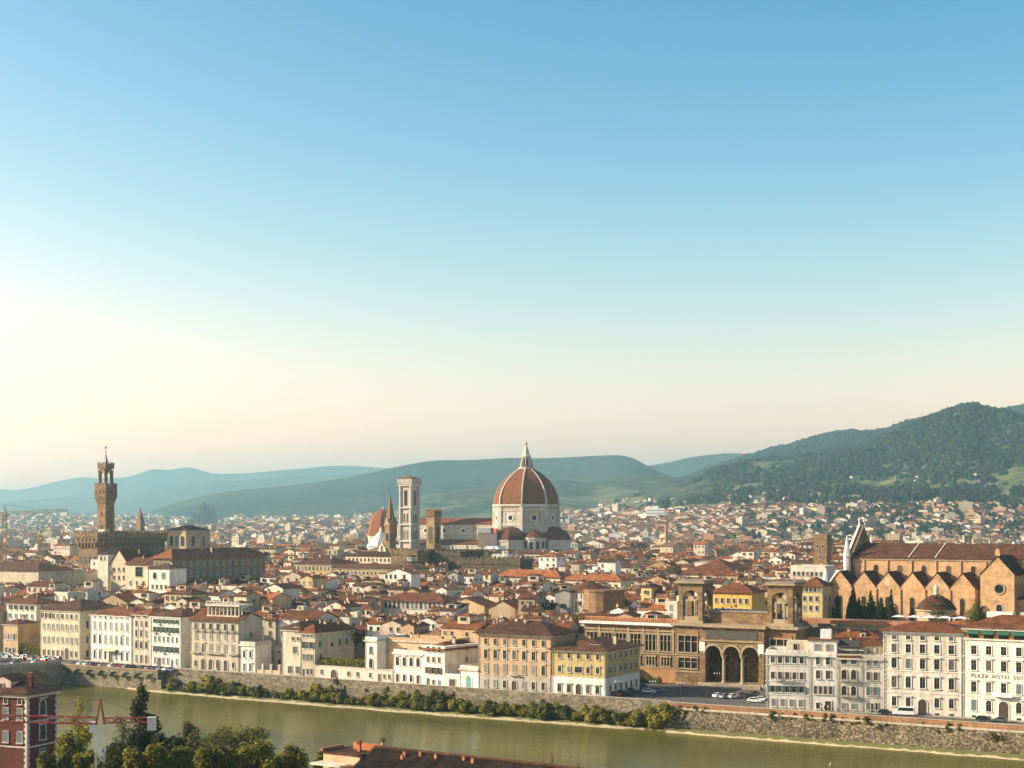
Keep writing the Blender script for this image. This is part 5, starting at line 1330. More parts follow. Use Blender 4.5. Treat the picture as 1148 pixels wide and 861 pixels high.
# abbey spire, battlemented prison tower and wall
bs = Vector((gx(437.5, 1000), 1000.0))
sp_ = thing('abbey_spire', 'slender brown hexagonal abbey bell tower with a pointed spire', 'church tower', bs, UA)
MB().lathe([(3.9, -.3), (3.9, 48.5), (4.5, 48.8), (4.5, 49.6)], 6).build('shaft', stone('ochre_brown_stone', (.36, .23, .11), (.44, .30, .16), (.9, .9, 1.6), .8), sp_)
MB().lathe([(4.2, 49.6), (3.0, 54), (.15, 68.5)], 6).build('spire', plain('brown_spire', (.20, .11, .065), .8), sp_)
for k in range(6):
    b2 = R(30)+k*R(60)
    for z_ in (30, 39.5):
        w_ = window(sp_, 0, 0, 1.6, 4.6, 'arch', GREYSTONE, bars=False); w_.location = (3.39*math.cos(b2), 3.39*math.sin(b2), z_); w_.rotation_euler = (0, 0, b2+math.pi/2)
    o = MB().extr([(-1.5, 49.6), (1.5, 49.6), (0, 54)], -.2, .2).build('gablet', W['tan'], sp_); o.location = (3.5*math.cos(b2), 3.5*math.sin(b2), 0); o.rotation_euler = (0, 0, b2+math.pi/2)
MB().tube((0, 0, 68.3), (0, 0, 72), .1).build('cross', METAL, sp_)
plot(bs, UA, -5, 5, -5, 5, 48)
bc = Vector((gx(428, 985), 985.0))
bg_ = thing('bell_gable', 'cream bell gable with two arched openings beside the brown spire', 'bell gable', bc, UA)
MB().extr([(-3.2, -.3), (3.2, -.3), (3.2, 32), (2.4, 35), (0, 38.5), (-2.4, 35), (-3.2, 32)], 0, 1.6).build('wall', W['cream'], bg_)
for z_, w2 in ((27, 1.6), (33, 1.2)): window(bg_, 0, z_, w2, 3.4, 'archdoor', TRIM)
bt0 = Vector((gx(478, 985), 985.0))
wb = s_at(bt0, U, 487)
bp_ = thing('stone_tower', 'square brown battlemented tower with tall arched openings before the cathedral nave', 'tower', bt0, UA)
MB().box(0, wb, 0, 7.2, -.3, 54.5).build('shaft', stone('tower_stone', (.34, .235, .12), (.42, .30, .17), (.8, .8, 1.4), .8), bp_)
MB().box(-.5, wb+.5, -.5, 7.7, 54.5, 57).build('gallery', PVS, bp_)
crenels(bp_, -.5, wb+.5, -.5, 7.7, 57, 2.0, PVS, 2.0, 1.1, .6)
window(bp_, wb*.5, 38, 2.2, 10.5, 'arch', PVS, bars=False); window(bp_, 3.6, 38, 2.4, 10.5, 'arch', PVS, side=wb, bars=False)
MB().tube((wb/2, 3.5, 57), (wb/2, 3.5, 63), .12).build('mast', METAL, bp_)
plot(bt0, UA, -1, wb+1, -1, 8, 54)
for (pl, pr, Y, ye, dd, lab, colr) in ((438, 468, 960, 619, 14, 'tan battlemented palace wall at the foot of the brown spire', (.20, .145, .085)), (469, 516, 968, 620, 26, 'dark battlemented palace wall at the foot of the square brown tower', (.10, .078, .052)), (517, 583, 930, 629, 14, 'lower dark battlemented wall stretching towards the cathedral transept', (.10, .078, .052))):
    A_ = Vector((gx(pl, Y), Y)); w = s_at(A_, U, pr); H = gz(ye, Y)
    q = thing('battlemented_wall', lab, 'palace wall', A_, UA)
    wm = stone('battlement_stone', colr, sh(colr, 1.3), (.8, .8, 1.4), .8)
    MB().box(0, w, 0, dd, -.3, H).build('wall', wm, q); MB().box(-.4, w+.4, -.4, dd+.4, H-1.6, H).build('gallery', wm, q)
    crenels(q, -.4, w+.4, -.4, dd+.4, H, 2.3, wm, 2.8, 1.6, .7)
    plot(A_, UA, 0, w, 0, dd, H)
# brick spire far behind the fortress
ns = Vector((gx(157.3, 1700), 1700.0))
n_ = thing('brick_spire', 'dark red brick church spire standing alone beyond the fortress palace', 'church tower', ns, UA)
MB().box(-3.4, 3.4, -3.4, 3.4, -.3, 47).build('shaft', DARKBRICK, n_)
MB().lathe([(5.0, 47), (4.6, 47.6), (.1, 66)], 4, ph=R(45)).build('spire', plain('red_brick_spire', (.20, .09, .06), .85), n_)
for sd in (None, 3.4): window(n_, 0, 36, 3.0, 7, 'arch', TRIM, y=-3.4, side=sd, bars=False)
plot(ns, UA, -4, 4, -4, 4, 47)
# far law courts and white tower block
lc = Vector((gx(205, 4300), 4300.0))
l_ = thing('office_complex', 'dark grey jagged cluster of modern towers far out on the plain', 'office building', lc, 0)
DG = plain('grey_cladding', (.17, .18, .19), .7)
for x0, x1, h in ((0, 22, 40), (22, 30, 50), (30, 42, 62), (42, 52, 44), (50, 60, 78), (60, 64, 88), (64, 74, 70), (74, 88, 76), (88, 94, 60)):
    MB().box(x0*.93, x1*.93-.05, 0 if int(x0) % 4 else -3, 40, -.3, h).build('tower_slab', DG, l_)
    if h > 55:
        MB().extr([(x0*.93, h), (x1*.93-.06, h), (x0*.93, h+7)], 0, 38).build('slanted_roof', DG, l_)
wt = Vector((gx(724.5, 3300), 3300.0)); wz = max(0, HA(734, 3300) - 2.5)
w_ = thing('tower_block', 'tall white slab block standing out above the far plain', 'apartment block', (wt.x, wt.y, wz), UA*.4)
MB().box(0, 38, 0, 15, -.3, 73-wz).build('wall', WHITEP, w_); MB().box(12, 24, 4, 12, 73-wz, 78-wz).build('plant_room', WHITEP, w_)
for k in range(5): MB().box(1, 37, -.15, -.05, 68-wz-6*k, 68.9-wz-6*k).build('window_band', PANE, w_)
bcn = thing('brick_chimney', 'tall thin orange brick chimney amid the far rooftops', 'chimney', (gx(747, 1650), 1650), 0)
MB().lathe([(2.2, -.3), (1.5, 44), (1.9, 44.3), (1.9, 45)], 10).build('stack', plaster('orange_brick', (.5, .22, .09), var=.02), bcn)

# ------------------------------------------------------------------ cranes
def lattice(mb, p, q, hw, step, r=.12, tri=False):
    p, q = Vector(p), Vector(q); L_ = (q-p).length; d = (q-p)/L_
    e = Vector((0, 0, 1)) if abs(d.z) < .8 else Vector((1, 0, 0))
    s_ = d.cross(e).normalized(); e = s_.cross(d).normalized()
    cs = [(s_*a + e*b_)*hw for a, b_ in ((-1, -1), (1, -1), (1, 1), (-1, 1))]
    for c in cs: mb.tube(p+c, q+c, r, n=4)
    n = max(1, int(L_/step))
    for i in range(n):
        a, b_ = p + d*(L_*i/n), p + d*(L_*(i+1)/n)
        for k in range(4):
            c0, c1 = cs[k], cs[(k+1) % 4]
            if i % 2: c0, c1 = c1, c0
            mb.tube(a+c0, b_+c1, r*.7, n=4)
YP = plain('yellow_crane_paint', (.50, .28, .09), .55); RP = plain('red_crane_paint', (.36, .055, .03), .55)
def tower_crane(label, P, ht, jib, cj, az, m1, m2, sc_=1.0, r=.14, rise=0.0, group=None):
    c = thing('tower_crane', label, 'crane', P, az, group)
    mb = MB(); lattice(mb, (0, 0, 0), (0, 0, ht), .75*sc_, 1.6*sc_, r); mb.build('mast', m2, c)
    mb = MB(); lattice(mb, (.4, 0, ht+.6), (jib, 0, ht+.6+rise), .55*sc_, 1.4*sc_, r); mb.build('jib', m1, c)
    mb = MB(); lattice(mb, (-.4, 0, ht+.6), (-cj, 0, ht+.6), .4*sc_, 1.3*sc_, r); mb.build('counter_jib', m1, c)
    mb = MB()
    for sx, sy in ((-1, -1), (1, -1), (1, 1), (-1, 1)): mb.tube((sx*.7*sc_, sy*.7*sc_, ht), (0, 0, ht+4.2*sc_), r*1.2, n=5)
    mb.build('apex', m1, c)
    mb = MB(); mb.tube((0, 0, ht+4.2*sc_), (jib*.75, 0, ht+1.2+rise*.75), r*.4, n=4); mb.tube((0, 0, ht+4.2*sc_), (-cj*.9, 0, ht+1), r*.4, n=4); mb.build('tie_rod', METAL, c)
    MB().box(-cj-.5*sc_, -cj+.9*sc_, -.5*sc_, .5*sc_, ht-1.1*sc_, ht+1.1*sc_).build('counterweight', plain('concrete_block', (.62, .58, .50), .9), c)
    MB().box(.75*sc_, 1.9*sc_, -1.6*sc_, -.4*sc_, ht-1.4, ht+.3).build('cab', m2, c)
    return c
tower_crane('yellow tower crane at the edge of town with a long jib', (gx(5, 900), 900, 0), gz(576.5, 900), 36, 9, R(2), YP, YP, 1.3, .17, 1.5)
tower_crane('smaller orange-yellow tower crane in front of the fortress palace', (gx(45, 850), 850, 0), gz(603, 850), 17, 5, R(4), YP, YP, 1.1, .15, 1.8)
tower_crane('red and white tower crane standing among the trees of the near bank', (gx(112.5, 250), 250, 0), gz(812, 250), 24, 8.2, R(180+6), RP, WHITEP, .95, .085, .8)
# ------------------------------------------------------------------ the houses of the old town
rnd = random.Random(11)
def inside(p, pad):
    for P, ang, x0, x1, y0, y1 in EXC:
        d = Vector((p[0]-P.x, p[1]-P.y)); c, s_ = math.cos(ang), math.sin(ang)
        x, y = d.x*c + d.y*s_, -d.x*s_ + d.y*c
        if x0 - pad < x < x1 + pad and y0 - pad < y < y1 + pad: return True
    return False
# the square before the library and the cloister garden stay open
EXC.append((P0 - U*16, UA, -18, S_D + 20, -28, 2)); EXC.append((SC0, UA, 2, 140, -118, 0)); EXC.append((SC0, UA, -14, 4, -60, 0))
WK = ['white', 'cream', 'pale', 'ochre', 'peach', 'tan', 'yellow', 'grey', 'pink', 'orange']
WP = [28, 26, 22, 5, 8, 7, 2, 6, 6, 1]
RK = ['rust', 'brown', 'orange', 'faded']
RP_ = [40, 30, 18, 12]
HS = []
def new_house(x, y, ang, w, d, H, near):
    rt = rnd.choices(['gable_x', 'gable_y', 'hip', 'shed', 'flat'], [46, 18, 22, 6, 8])[0]
    h = dict(x=x, y=y, ang=ang, w=w, d=d, H=H, rt=rt, wall=rnd.choices(WK, WP)[0], roof=rnd.choices(RK, RP_)[0], near=near,
             rh=(d if rt != 'gable_y' else w)/2*rnd.uniform(.30, .42), ch=[], nw=[], alt=None, dorm=None)
    if rt == 'hip': h['rh'] = min(w, d)/2*rnd.uniform(.34, .46)
    if rt in ('shed', 'flat'): h['rh'] = 0
    for _ in range(rnd.choice([1, 2, 2, 3, 3, 4])): h['ch'].append((rnd.uniform(.12, .88)*w, rnd.uniform(.2, .8)*d, rnd.uniform(.8, 1.8), rnd.uniform(.5, .95)))
    if near and w > 6.5 and rnd.random() < .22: h['alt'] = (rnd.uniform(.05, .45)*w, rnd.uniform(3.2, 5.5), rnd.uniform(2.4, 3.2))
    elif near and rnd.random() < .3 and rt in ('gable_x', 'hip'): h['dorm'] = rnd.uniform(.25, .75)*w
    n = max(1, int(w/rnd.uniform(2.6, 4.2)))
    ww, wh = rnd.uniform(.9, 1.2), rnd.uniform(1.3, 1.9)
    st = rnd.choice(['plain', 'plain', 'closed', 'shut', 'framed']); shc = rnd.choice(['green', 'brown', 'grey', 'blue'])
    rows = 2 if H > 11 else 1
    for r_ in range(rows):
        z = H - rnd.uniform(2.3, 3.0) - 3.3*r_
        for i in range(n):
            if rnd.random() < .82: h['nw'].append((w*(i+.5)/n, z, ww, wh, None))
        if rnd.random() < .75:
            for i in range(max(1, int(d/4.5))):
                if rnd.random() < .6: h['nw'].append((d*(i+.5)/max(1, int(d/4.5)), z, ww, wh, 1))
    h['st'], h['sh'] = st, shc
    HS.append(h)
def visible_x(p, m=25):
    return p.y > 60 and -m*2 < CX + F*p.x/p.y < 1148 + m*2
# roofs keep below the sight lines to the larger buildings that the photograph shows above them: (px from, px to, lowest visible row, distance)
SIGHT = [(426, 545, 688, 690), (545, 580, 692, 655), (330, 472, 646, 925), (386, 446, 631, 985), (553, 698, 657, 840), (640, 684, 686, 635), (756, 828, 646, 905), (795, 845, 681, 605), (895, 930, 688, 640), (884, 928, 648, 760), (910, 930, 640, 900),
         (88, 190, 630, 1003), (110, 195, 652, 775), (190, 300, 652, 800), (186, 234, 614, 1010), (-30, 48, 660, 830), (48, 76, 656, 845), (425, 445, 625, 985), (440, 585, 638, 930), (410, 450, 612, 1395), (446, 473, 616, 1325), (470, 640, 616, 1304)]
def sight(c, size, H):
    px = CX + F*c.x/c.y; r_ = F*size*.55/c.y
    for p0, p1, yb, Yb in SIGHT:
        if c.y < Yb - 4 and px + r_ > p0 and px - r_ < p1: H = min(H, gz(yb, c.y) - 2.6)
    return H
b = 27.0
row = 0
while b < 1050:
    big = 1 + max(0, b-350)/900
    dep = rnd.uniform(8.5, 12.5)*big**.5
    a = -700.0
    amax = 700.0
    bang = rnd.uniform(-.10, .10)
    while a < amax:
        w = rnd.choice([rnd.uniform(4.8, 8), rnd.uniform(5, 9), rnd.uniform(6.5, 11), rnd.uniform(10, 19)])*big**.6
        bb = b + 4.0*math.sin(a*.011 + row*1.3) + rnd.uniform(-1.6, 1.6)
        p = uv(a, bb)
        c = p + U*(w/2) + V*(dep/2)
        if visible_x(c) and not inside(c, max(w, dep)*.42) and not inside(p, 1) and not inside(p+U*w, 1) and not inside(p+V*dep, 1):
            H = max(8.0, rnd.gauss(16.2, 3.1) + 5.0*noise.noise((a*.01, b*.01, 5)) + min(7.0, max(0, b-120)*.017))
            if b < 60: H = min(H, 16.5)
            H = sight(c, max(w, dep), H)
            if H < 6: a += w; continue
            if rnd.random() < .04: H += 4
            bk = noise.noise((a*.02, b*.02, 9))
            new_house(p.x, p.y, UA + bang*.4 + .26*bk + rnd.gauss(0, .06), w*.985, dep*rnd.uniform(.86, 1.0), H, b < 420)
        a += w
        if rnd.random() < .13: a += rnd.uniform(3, 7); bang = rnd.uniform(-.10, .10)
    b += dep*(1.0 if row % 2 == 0 else 1.02) + (0.5 if row % 2 == 0 else rnd.uniform(3.0, 6.5)*big)
    row += 1
def hmat(h): return Matrix.Translation((h['x'], h['y'], 0)) @ Matrix.Rotation(h['ang'], 4, 'Z')
def g_wall(mb, h, m=0):
    w, d, H = h['w'], h['d'], h['H']
    if h['rt'] == 'gable_x': mb.house_wall(0, w, 0, d, H, h['rh'], 'x', m)
    elif h['rt'] == 'gable_y': mb.house_wall(0, w, 0, d, H, h['rh'], 'y', m)
    elif h['rt'] == 'shed': mb.extx([(0, -.3), (d, -.3), (d, H+d*.2), (0, H)], 0, w, m)
    elif h['rt'] == 'flat': mb.box(0, w, 0, d, -.3, H, m)
    else: mb.box(0, w, 0, d, -.3, H, m)
def g_roof(mb, h, m=0):
    w, d, H = h['w'], h['d'], h['H']
    if h['rt'] == 'gable_x': mb.gable(0, w, 0, d, H+.01, h['rh'], 'x', .5, .22, m)
    elif h['rt'] == 'gable_y': mb.gable(0, w, 0, d, H+.01, h['rh'], 'y', .5, .22, m)
    elif h['rt'] == 'shed': mb.extx([(-.5, H-.09), (d+.4, H+d*.2+.09), (d+.4, H+d*.2+.3), (-.5, H+.13)], -.3, w+.3, m)
    elif h['rt'] == 'flat': mb.add(*ring_box(w, d, H-.1, H+.8, .3), m)
    else: mb.hip(0, w, 0, d, H+.01, h['rh'], .6, .2, m)
def roof_z(h, x, y):
    if h['rt'] == 'gable_x': return h['H'] + h['rh']*(1-abs(y-h['d']/2)/(h['d']/2))
    if h['rt'] == 'gable_y': return h['H'] + h['rh']*(1-abs(x-h['w']/2)/(h['w']/2))
    if h['rt'] == 'hip': return h['H'] + h['rh']*.5
    if h['rt'] == 'shed': return h['H'] + y*.2
    return h['H']
# which houses show: one look from the viewpoint through all of them and the large buildings
V_, P_, own = [], [], []
tmp = MB()
for i, h in enumerate(HS):
    tmp.M = hmat(h); n0 = len(tmp.F); g_wall(tmp, h); g_roof(tmp, h); own += [i]*(len(tmp.F)-n0)
for P, ang, x0, x1, y0, y1, H in OCC:
    tmp.M = Matrix.Translation((P.x, P.y, 0)) @ Matrix.Rotation(ang, 4, 'Z'); n0 = len(tmp.F); tmp.box(x0, x1, y0, y1, -.3, H); own += [-1]*(len(tmp.F)-n0)
tree = BVHTree.FromPolygons(tmp.V, tmp.F)
hits = [0]*len(HS); sx = [0.0]*len(HS); sy = [0.0]*len(HS)
eye = Vector((0, 0, EYE))
for py in range(583, 775, 2):
    for px in range(1, 1148, 2):
        r_ = tree.ray_cast(eye, Vector((px-CX, F, HY-py)).normalized())
        if r_[2] is not None and own[r_[2]] >= 0:
            k = own[r_[2]]; hits[k] += 1; sx[k] += px; sy[k] += py
order = sorted((i for i in range(len(HS)) if hits[i] > 3 and sx[i]/hits[i] > 4), key=lambda i: -hits[i])[:290]
single = set(order)
# --- anchors for telling the houses apart
ANCH = [(30, 690, 'small ochre bridge-end house'), (70, 690, 'cream palazzo'), (125, 690, 'white awning palazzo'), (158, 690, 'narrow cream palazzo'), (187, 690, 'green-shuttered white house'), (245, 680, 'rooftop loggia'),
        (303, 690, 'gated yard'), (335, 700, 'green-shuttered corner house'), (400, 700, 'palm garden'), (457, 725, 'small arched palace'), (487, 722, 'overhanging-roof house'), (577, 700, 'peach palazzo'),
        (655, 722, 'yellow palazzo'), (715, 690, 'library wing'), (773, 655, 'west library tower'), (820, 660, 'bright yellow house'), (875, 655, 'east library tower'), (910, 655, 'cream-yellow loggia house'), (940, 600, 'basilica front'), (1060, 610, 'basilica roof'),
        (463, 680, 'long cream hall'), (520, 680, 'blank ochre gable'), (661, 665, 'round brick apse'), (592, 650, 'orange-roofed terrace'), (792, 632, 'vast market roof'), (245, 640, 'dark stone palace'), (135, 630, 'tall gabled white house'),
        (20, 640, 'pale warehouse'), (350, 635, 'ochre barrack block'), (420, 640, 'long ochre wing'), (920, 615, 'brown medieval tower'), (590, 610, 'dome'), (480, 610, 'square battlemented tower'), (437, 600, 'abbey spire')]
NUMW = ['', '', 'two', 'three', 'four', 'five', 'six', 'seven', 'eight', 'nine', 'ten', 'eleven', 'twelve']
lab = {}
for i in order:
    h = HS[i]; px, py = sx[i]/hits[i], sy[i]/hits[i]
    best = min(ANCH, key=lambda a: abs(a[0]-px) + 1.3*abs(a[1]-py))
    dx, dy = px-best[0], py-best[1]
    rel = ('behind and above' if dy < -8 else 'below' if dy > 14 else 'beside') + (' left of' if dx < -14 else ' right of' if dx > 14 else '')
    rel = {'beside left of': 'left of', 'beside right of': 'right of', 'behind and above left of': 'behind and left of', 'behind and above right of': 'behind and right of', 'below left of': 'in front and left of', 'below right of': 'in front and right of', 'below': 'in front of', 'behind and above': 'behind', 'beside': 'near'}[rel]
    size = 'wide' if h['w'] > 15 else 'slim' if h['w'] < 8.5 else ''
    rf = {'gable_x': 'gabled', 'gable_y': 'front-gabled', 'hip': 'hipped', 'shed': 'lean-to', 'flat': 'flat'}[h['rt']]
    col = h['roof'] + '-roofed' if h['rt'] != 'flat' else 'flat-topped'
    form = rf + ' ' if h['rt'] != 'flat' else ''
    feat = ' with rooftop room' if h['alt'] else ' with dormer' if h['dorm'] is not None else ''
    lab[i] = (f"{size + ' ' if size else ''}{h['wall']} {form}{col} house{feat} {rel} the {best[2]}", px)
groups = {}
for i in order: groups.setdefault(lab[i][0], []).append(i)
final = {}
for k, v in groups.items():
    v.sort(key=lambda i: lab[i][1])
    for n_, i in enumerate(v):
        final[i] = k if len(v) == 1 else (('left' if n_ == 0 else 'right') + ' one of two: ' + k if len(v) == 2 else ORD[n_] + ' from left of ' + NUMW[min(12, len(v))] + ': ' + k)
HG = 'old town houses crowded behind the river front'
WSEC = {k: None for k in W}
for rank, i in enumerate(order):
    h = HS[i]
    wd_ = final[i].replace(' one of two:', ' of two:').split()
    while len(wd_) > 16: wd_.remove('the') if 'the' in wd_ else wd_.pop(2)
    t_ = thing('house', ' '.join(wd_), 'house', (h['x'], h['y'], 0), h['ang'], HG)
    detail = rank < 190
    mb = MB(); g_wall(mb, h); 
    if h['rt'] == 'flat': g_roof(mb, h)
    if not detail:
        for x, z, ww, wh, sd in h['nw']:
            if sd: mb.add([(h['w']+.03, x-ww/2, z), (h['w']+.03, x+ww/2, z), (h['w']+.03, x+ww/2, z+wh), (h['w']+.03, x-ww/2, z+wh)], [(0, 1, 2, 3)], 1)
            else: mb.add([(x-ww/2, -.03, z), (x+ww/2, -.03, z), (x+ww/2, -.03, z+wh), (x-ww/2, -.03, z+wh)], [(0, 1, 2, 3)], 1)
    mb.build('wall', [W[h['wall']], PANE], t_)
    if h['rt'] == 'flat':
        MB().box(.3, h['w']-.3, .3, h['d']-.3, h['H']+.01, h['H']+.1).build('terrace', PAVING, t_)
        if rank % 2: MB().box(h['w']*.5, h['w']*.5+3.2, h['d']*.4, h['d']*.4+3, h['H']+.1, h['H']+2.6).build('stair_hut', W[h['wall']], t_)
    else:
        mb = MB(); g_roof(mb, h); mb.build('roof', RF[h['roof']], t_)
    for x, y, hh, ww in h['ch'][:3]: chimney(t_, x, y, roof_z(h, x, y), hh, ww, W[rnd.choice(['tan', 'cream', 'pale', 'peach'])], cap=detail)
    if h['alt']:
        x, w_, hh = h['alt']; z = h['H'] + h['rh']*.55
        o = MB().box(x, x+w_, h['d']*.3, h['d']*.3+4, h['H']-.5, z+hh).build('rooftop_room', W['cream' if h['wall'] == 'white' else h['wall']], t_)
        MB().hip(x, x+w_, h['d']*.3, h['d']*.3+4, z+hh, .8, .35, .15).build('roof', RF[h['roof']], o)
        window(o, x+w_*.5, z+hh-1.7, w_*.55, 1.3, 'plain', y=h['d']*.3, bars=False)
    if h['dorm'] is not None:
        x = h['dorm']; y0 = h['d']*.18; z = h['H'] + h['rh']*.30
        o = MB().box(x-.9, x+.9, y0, y0+3, z-.6, z+1.5).build('dormer', W[h['wall']], t_); MB().gable(x-.9, x+.9, y0, y0+3.2, z+1.5, .5, 'y', .25, .12).build('roof', RF[h['roof']], o)
        window(o, x, z+.25, .9, 1.0, 'plain', y=y0, bars=False)
    if detail:
        for x, z, ww, wh, sd in h['nw'][:10]: window(t_, x, z, round(ww, 1), round(wh*2)/2, h['st'], TRIM, h['sh'], side=h['w'] if sd else None, bars=False)
    if detail and rank % 3 == 0:
        x, y = h['w']*.4, h['d']*.55; z = roof_z(h, x, y)
        mb = MB(); mb.tube((x, y, z-.3), (x, y, z+2.6), .05, n=4); mb.tube((x-.7, y, z+2.3), (x+.7, y, z+2.3), .04, n=4); mb.tube((x-.5, y, z+1.9), (x+.5, y, z+1.9), .04, n=4); mb.build('aerial', METAL, t_)
# --- all the others, too many to count
oth = MB(); MI = {}
mats = [WI[k] for k in WK] + [RFI[k] for k in RK] + [PANE]
wi = {k: n_ for n_, k in enumerate(WK)}; ri = {k: n_ + len(WK) for n_, k in enumerate(RK)}; pi_ = len(mats) - 1
def g_windows(mb, h, cap):
    for x, z, ww, wh, sd in h['nw'][:cap]:
        if sd: mb.add([(h['w']+.04, x-ww/2, z), (h['w']+.04, x+ww/2, z), (h['w']+.04, x+ww/2, z+wh), (h['w']+.04, x-ww/2, z+wh)], [(0, 1, 2, 3)], pi_)
        else: mb.add([(x-ww/2, -.04, z), (x+ww/2, -.04, z), (x+ww/2, -.04, z+wh), (x-ww/2, -.04, z+wh)], [(0, 1, 2, 3)], pi_)
def g_chim(mb, h, m):
    for x, y, hh, ww in h['ch']:
        z = roof_z(h, x, y); mb.box(x-ww/2, x+ww/2, y-ww/2, y+ww/2, z-1, z+hh, m)
for i, h in enumerate(HS):
    if i in single: continue
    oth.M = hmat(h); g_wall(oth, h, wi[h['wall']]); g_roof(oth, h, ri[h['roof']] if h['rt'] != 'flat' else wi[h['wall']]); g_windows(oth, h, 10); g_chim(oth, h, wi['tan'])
    if h['alt']:
        x, w_, hh = h['alt']; z = h['H'] + h['rh']*.5; oth.box(x, x+w_, h['d']*.3, h['d']*.3+3.6, h['H'], z+hh, wi[h['wall']]); oth.hip(x, x+w_, h['d']*.3, h['d']*.3+3.6, z+hh+.01, .7, .3, .15, ri[h['roof']])
# the wide plain beyond, thinning into pale modern blocks
def far_zone(Y0, Y1, n, wr, hr, modern):
    for _ in range(n):
        Y = math.sqrt(rnd.uniform(Y0*Y0, Y1*Y1)); px = rnd.uniform(-30, 1180); X = gx(px, Y)
        if HA(px, Y) > 1: z0 = HA(px, Y) - 1.5
        else: z0 = 0
        if z0 > 70: continue
        if inside((X, Y), 12): continue
        den = .5 + .9*noise.noise((X*.004, Y*.002, 3))
        if rnd.random() > max(.35, den + .35): continue
        w, d = rnd.uniform(*wr), rnd.uniform(wr[0]*.8, wr[1]*.7)
        H = rnd.uniform(*hr)
        md_ = rnd.random() < modern
        if md_: H *= rnd.uniform(1.0, 1.9)
        h = dict(x=X, y=Y, ang=UA + rnd.gauss(0, .3) + (math.pi/2 if rnd.random() < .3 else 0), w=w, d=d, H=H, rt='flat' if md_ else rnd.choice(['gable_x', 'gable_y', 'hip']), rh=min(w, d)*.23, ch=[], nw=[],
                 wall=rnd.choices(WK, [20, 22, 24, 6, 8, 8, 2, 6, 6, 2])[0], roof=rnd.choices(RK, [36, 16, 34, 14])[0])
        if Y < 2200:
            n_ = max(1, int(w/4))
            for r_ in range(2):
                for k in range(n_): h['nw'].append((w*(k+.5)/n_, H-3-3.4*r_, 1.3, 1.9, None))
        oth.M = hmat(h) if not z0 else Matrix.Translation((0, 0, z0)) @ hmat(h)
        g_wall(oth, h, wi[h['wall']])
        if h['rt'] == 'flat': oth.box(w*.3, w*.6, d*.3, d*.6, H, H+2.6, wi[h['wall']])
        else: g_roof(oth, h, ri[h['roof']])
        g_windows(oth, h, 12)
far_zone(1330, 2100, 5200, (8, 20), (13, 19), .03)
far_zone(2100, 3400, 9500, (9, 26), (10, 15), .06)
far_zone(3400, 5600, 9500, (12, 34), (8, 13), .12)
far_zone(5600, 9000, 4200, (14, 44), (7, 14), .25)
oth.M = None
# farms and villas on the slopes
for _ in range(900):
    px = rnd.uniform(640, 1180); Y = rnd.uniform(2950, 5400); z = HA(px, Y) - 1.5
    if z < 5 or z > 170 or rnd.random() < (z/200): continue
    if noise.noise((px*.02, Y*.0016, 4)) < -.05: continue
    w, d, H = rnd.uniform(8, 19), rnd.uniform(8, 13), rnd.uniform(6, 10)
    h = dict(x=gx(px, Y), y=Y, ang=rnd.uniform(-.6, .6), w=w, d=d, H=H, rt='hip', rh=2.4, ch=[], nw=[], wall=rnd.choice(['white', 'white', 'cream', 'pale']), roof=rnd.choice(['rust', 'faded', 'orange']))
    oth.M = Matrix.Translation((0, 0, z-3)) @ hmat(h); h['H'] += 3; g_wall(oth, h, wi[h['wall']]); g_roof(oth, h, ri[h['roof']])
oth.M = None
kind(oth.build('distant_houses', mats), 'stuff', 'countless cream and white houses with terracotta roofs filling the plain')
# ------------------------------------------------------------------ trees and bushes
LG = leaf('olive_leaves', (.080, .084, .014), (.14, .138, .024), (.22, .20, .038))
LY = leaf('yellow_green_leaves', (.135, .130, .016), (.23, .205, .026), (.32, .275, .045))  # bright yellow-green leaf colour of its own, mottled at random
LD = leaf('dark_leaves', (.022, .030, .010), (.040, .050, .015), (.075, .08, .024))
LS = leaf('grey_leaves', (.075, .075, .030), (.125, .12, .048), (.19, .175, .07))
BARK = plain('bark', (.09, .065, .045), .95)
def leaves(mb, rr, clumps, n, s0, s1, shell=.55):
    wv = lambda c: (c[3]*c[4]*c[5])**.67
    tot = sum(wv(c) for c in clumps)
    for c in clumps:
        k = int(n*wv(c)/tot) + 4
        for _ in range(k):
            u_ = Vector((rr.gauss(0, 1), rr.gauss(0, 1), rr.gauss(0, 1))).normalized()
            q = rr.uniform(shell, 1.0) * (1 + .18*noise.noise(u_*2.3 + Vector((c[0], c[1], c[2]))))
            p = Vector((c[0]+u_.x*c[3]*q, c[1]+u_.y*c[4]*q, c[2]+u_.z*c[5]*q))
            nrm = (u_ + Vector((rr.gauss(0, .5), rr.gauss(0, .5), rr.gauss(0, .5)+.3))).normalized()
            e = nrm.orthogonal().normalized(); e.rotate(Matrix.Rotation(rr.uniform(0, 6.28), 3, nrm)); g = nrm.cross(e)
            s_ = rr.uniform(s0, s1)
            mb.add([p+e*s_, p+g*s_*.7, p-e*s_, p-g*s_*.7], [(0, 1, 2, 3)])
def limb(mb, rr, base, h, r, clumps):
    mb.tube(base, (base[0]+.1*h*rr.uniform(-.3, .3), base[1], base[2]+h*.5), r, r*.7, 7)
    top = Vector((base[0], base[1], base[2]+h*.45))
    for c in clumps[:9]: mb.tube(top, (c[0], c[1], c[2]), r*.45, r*.12, 5)
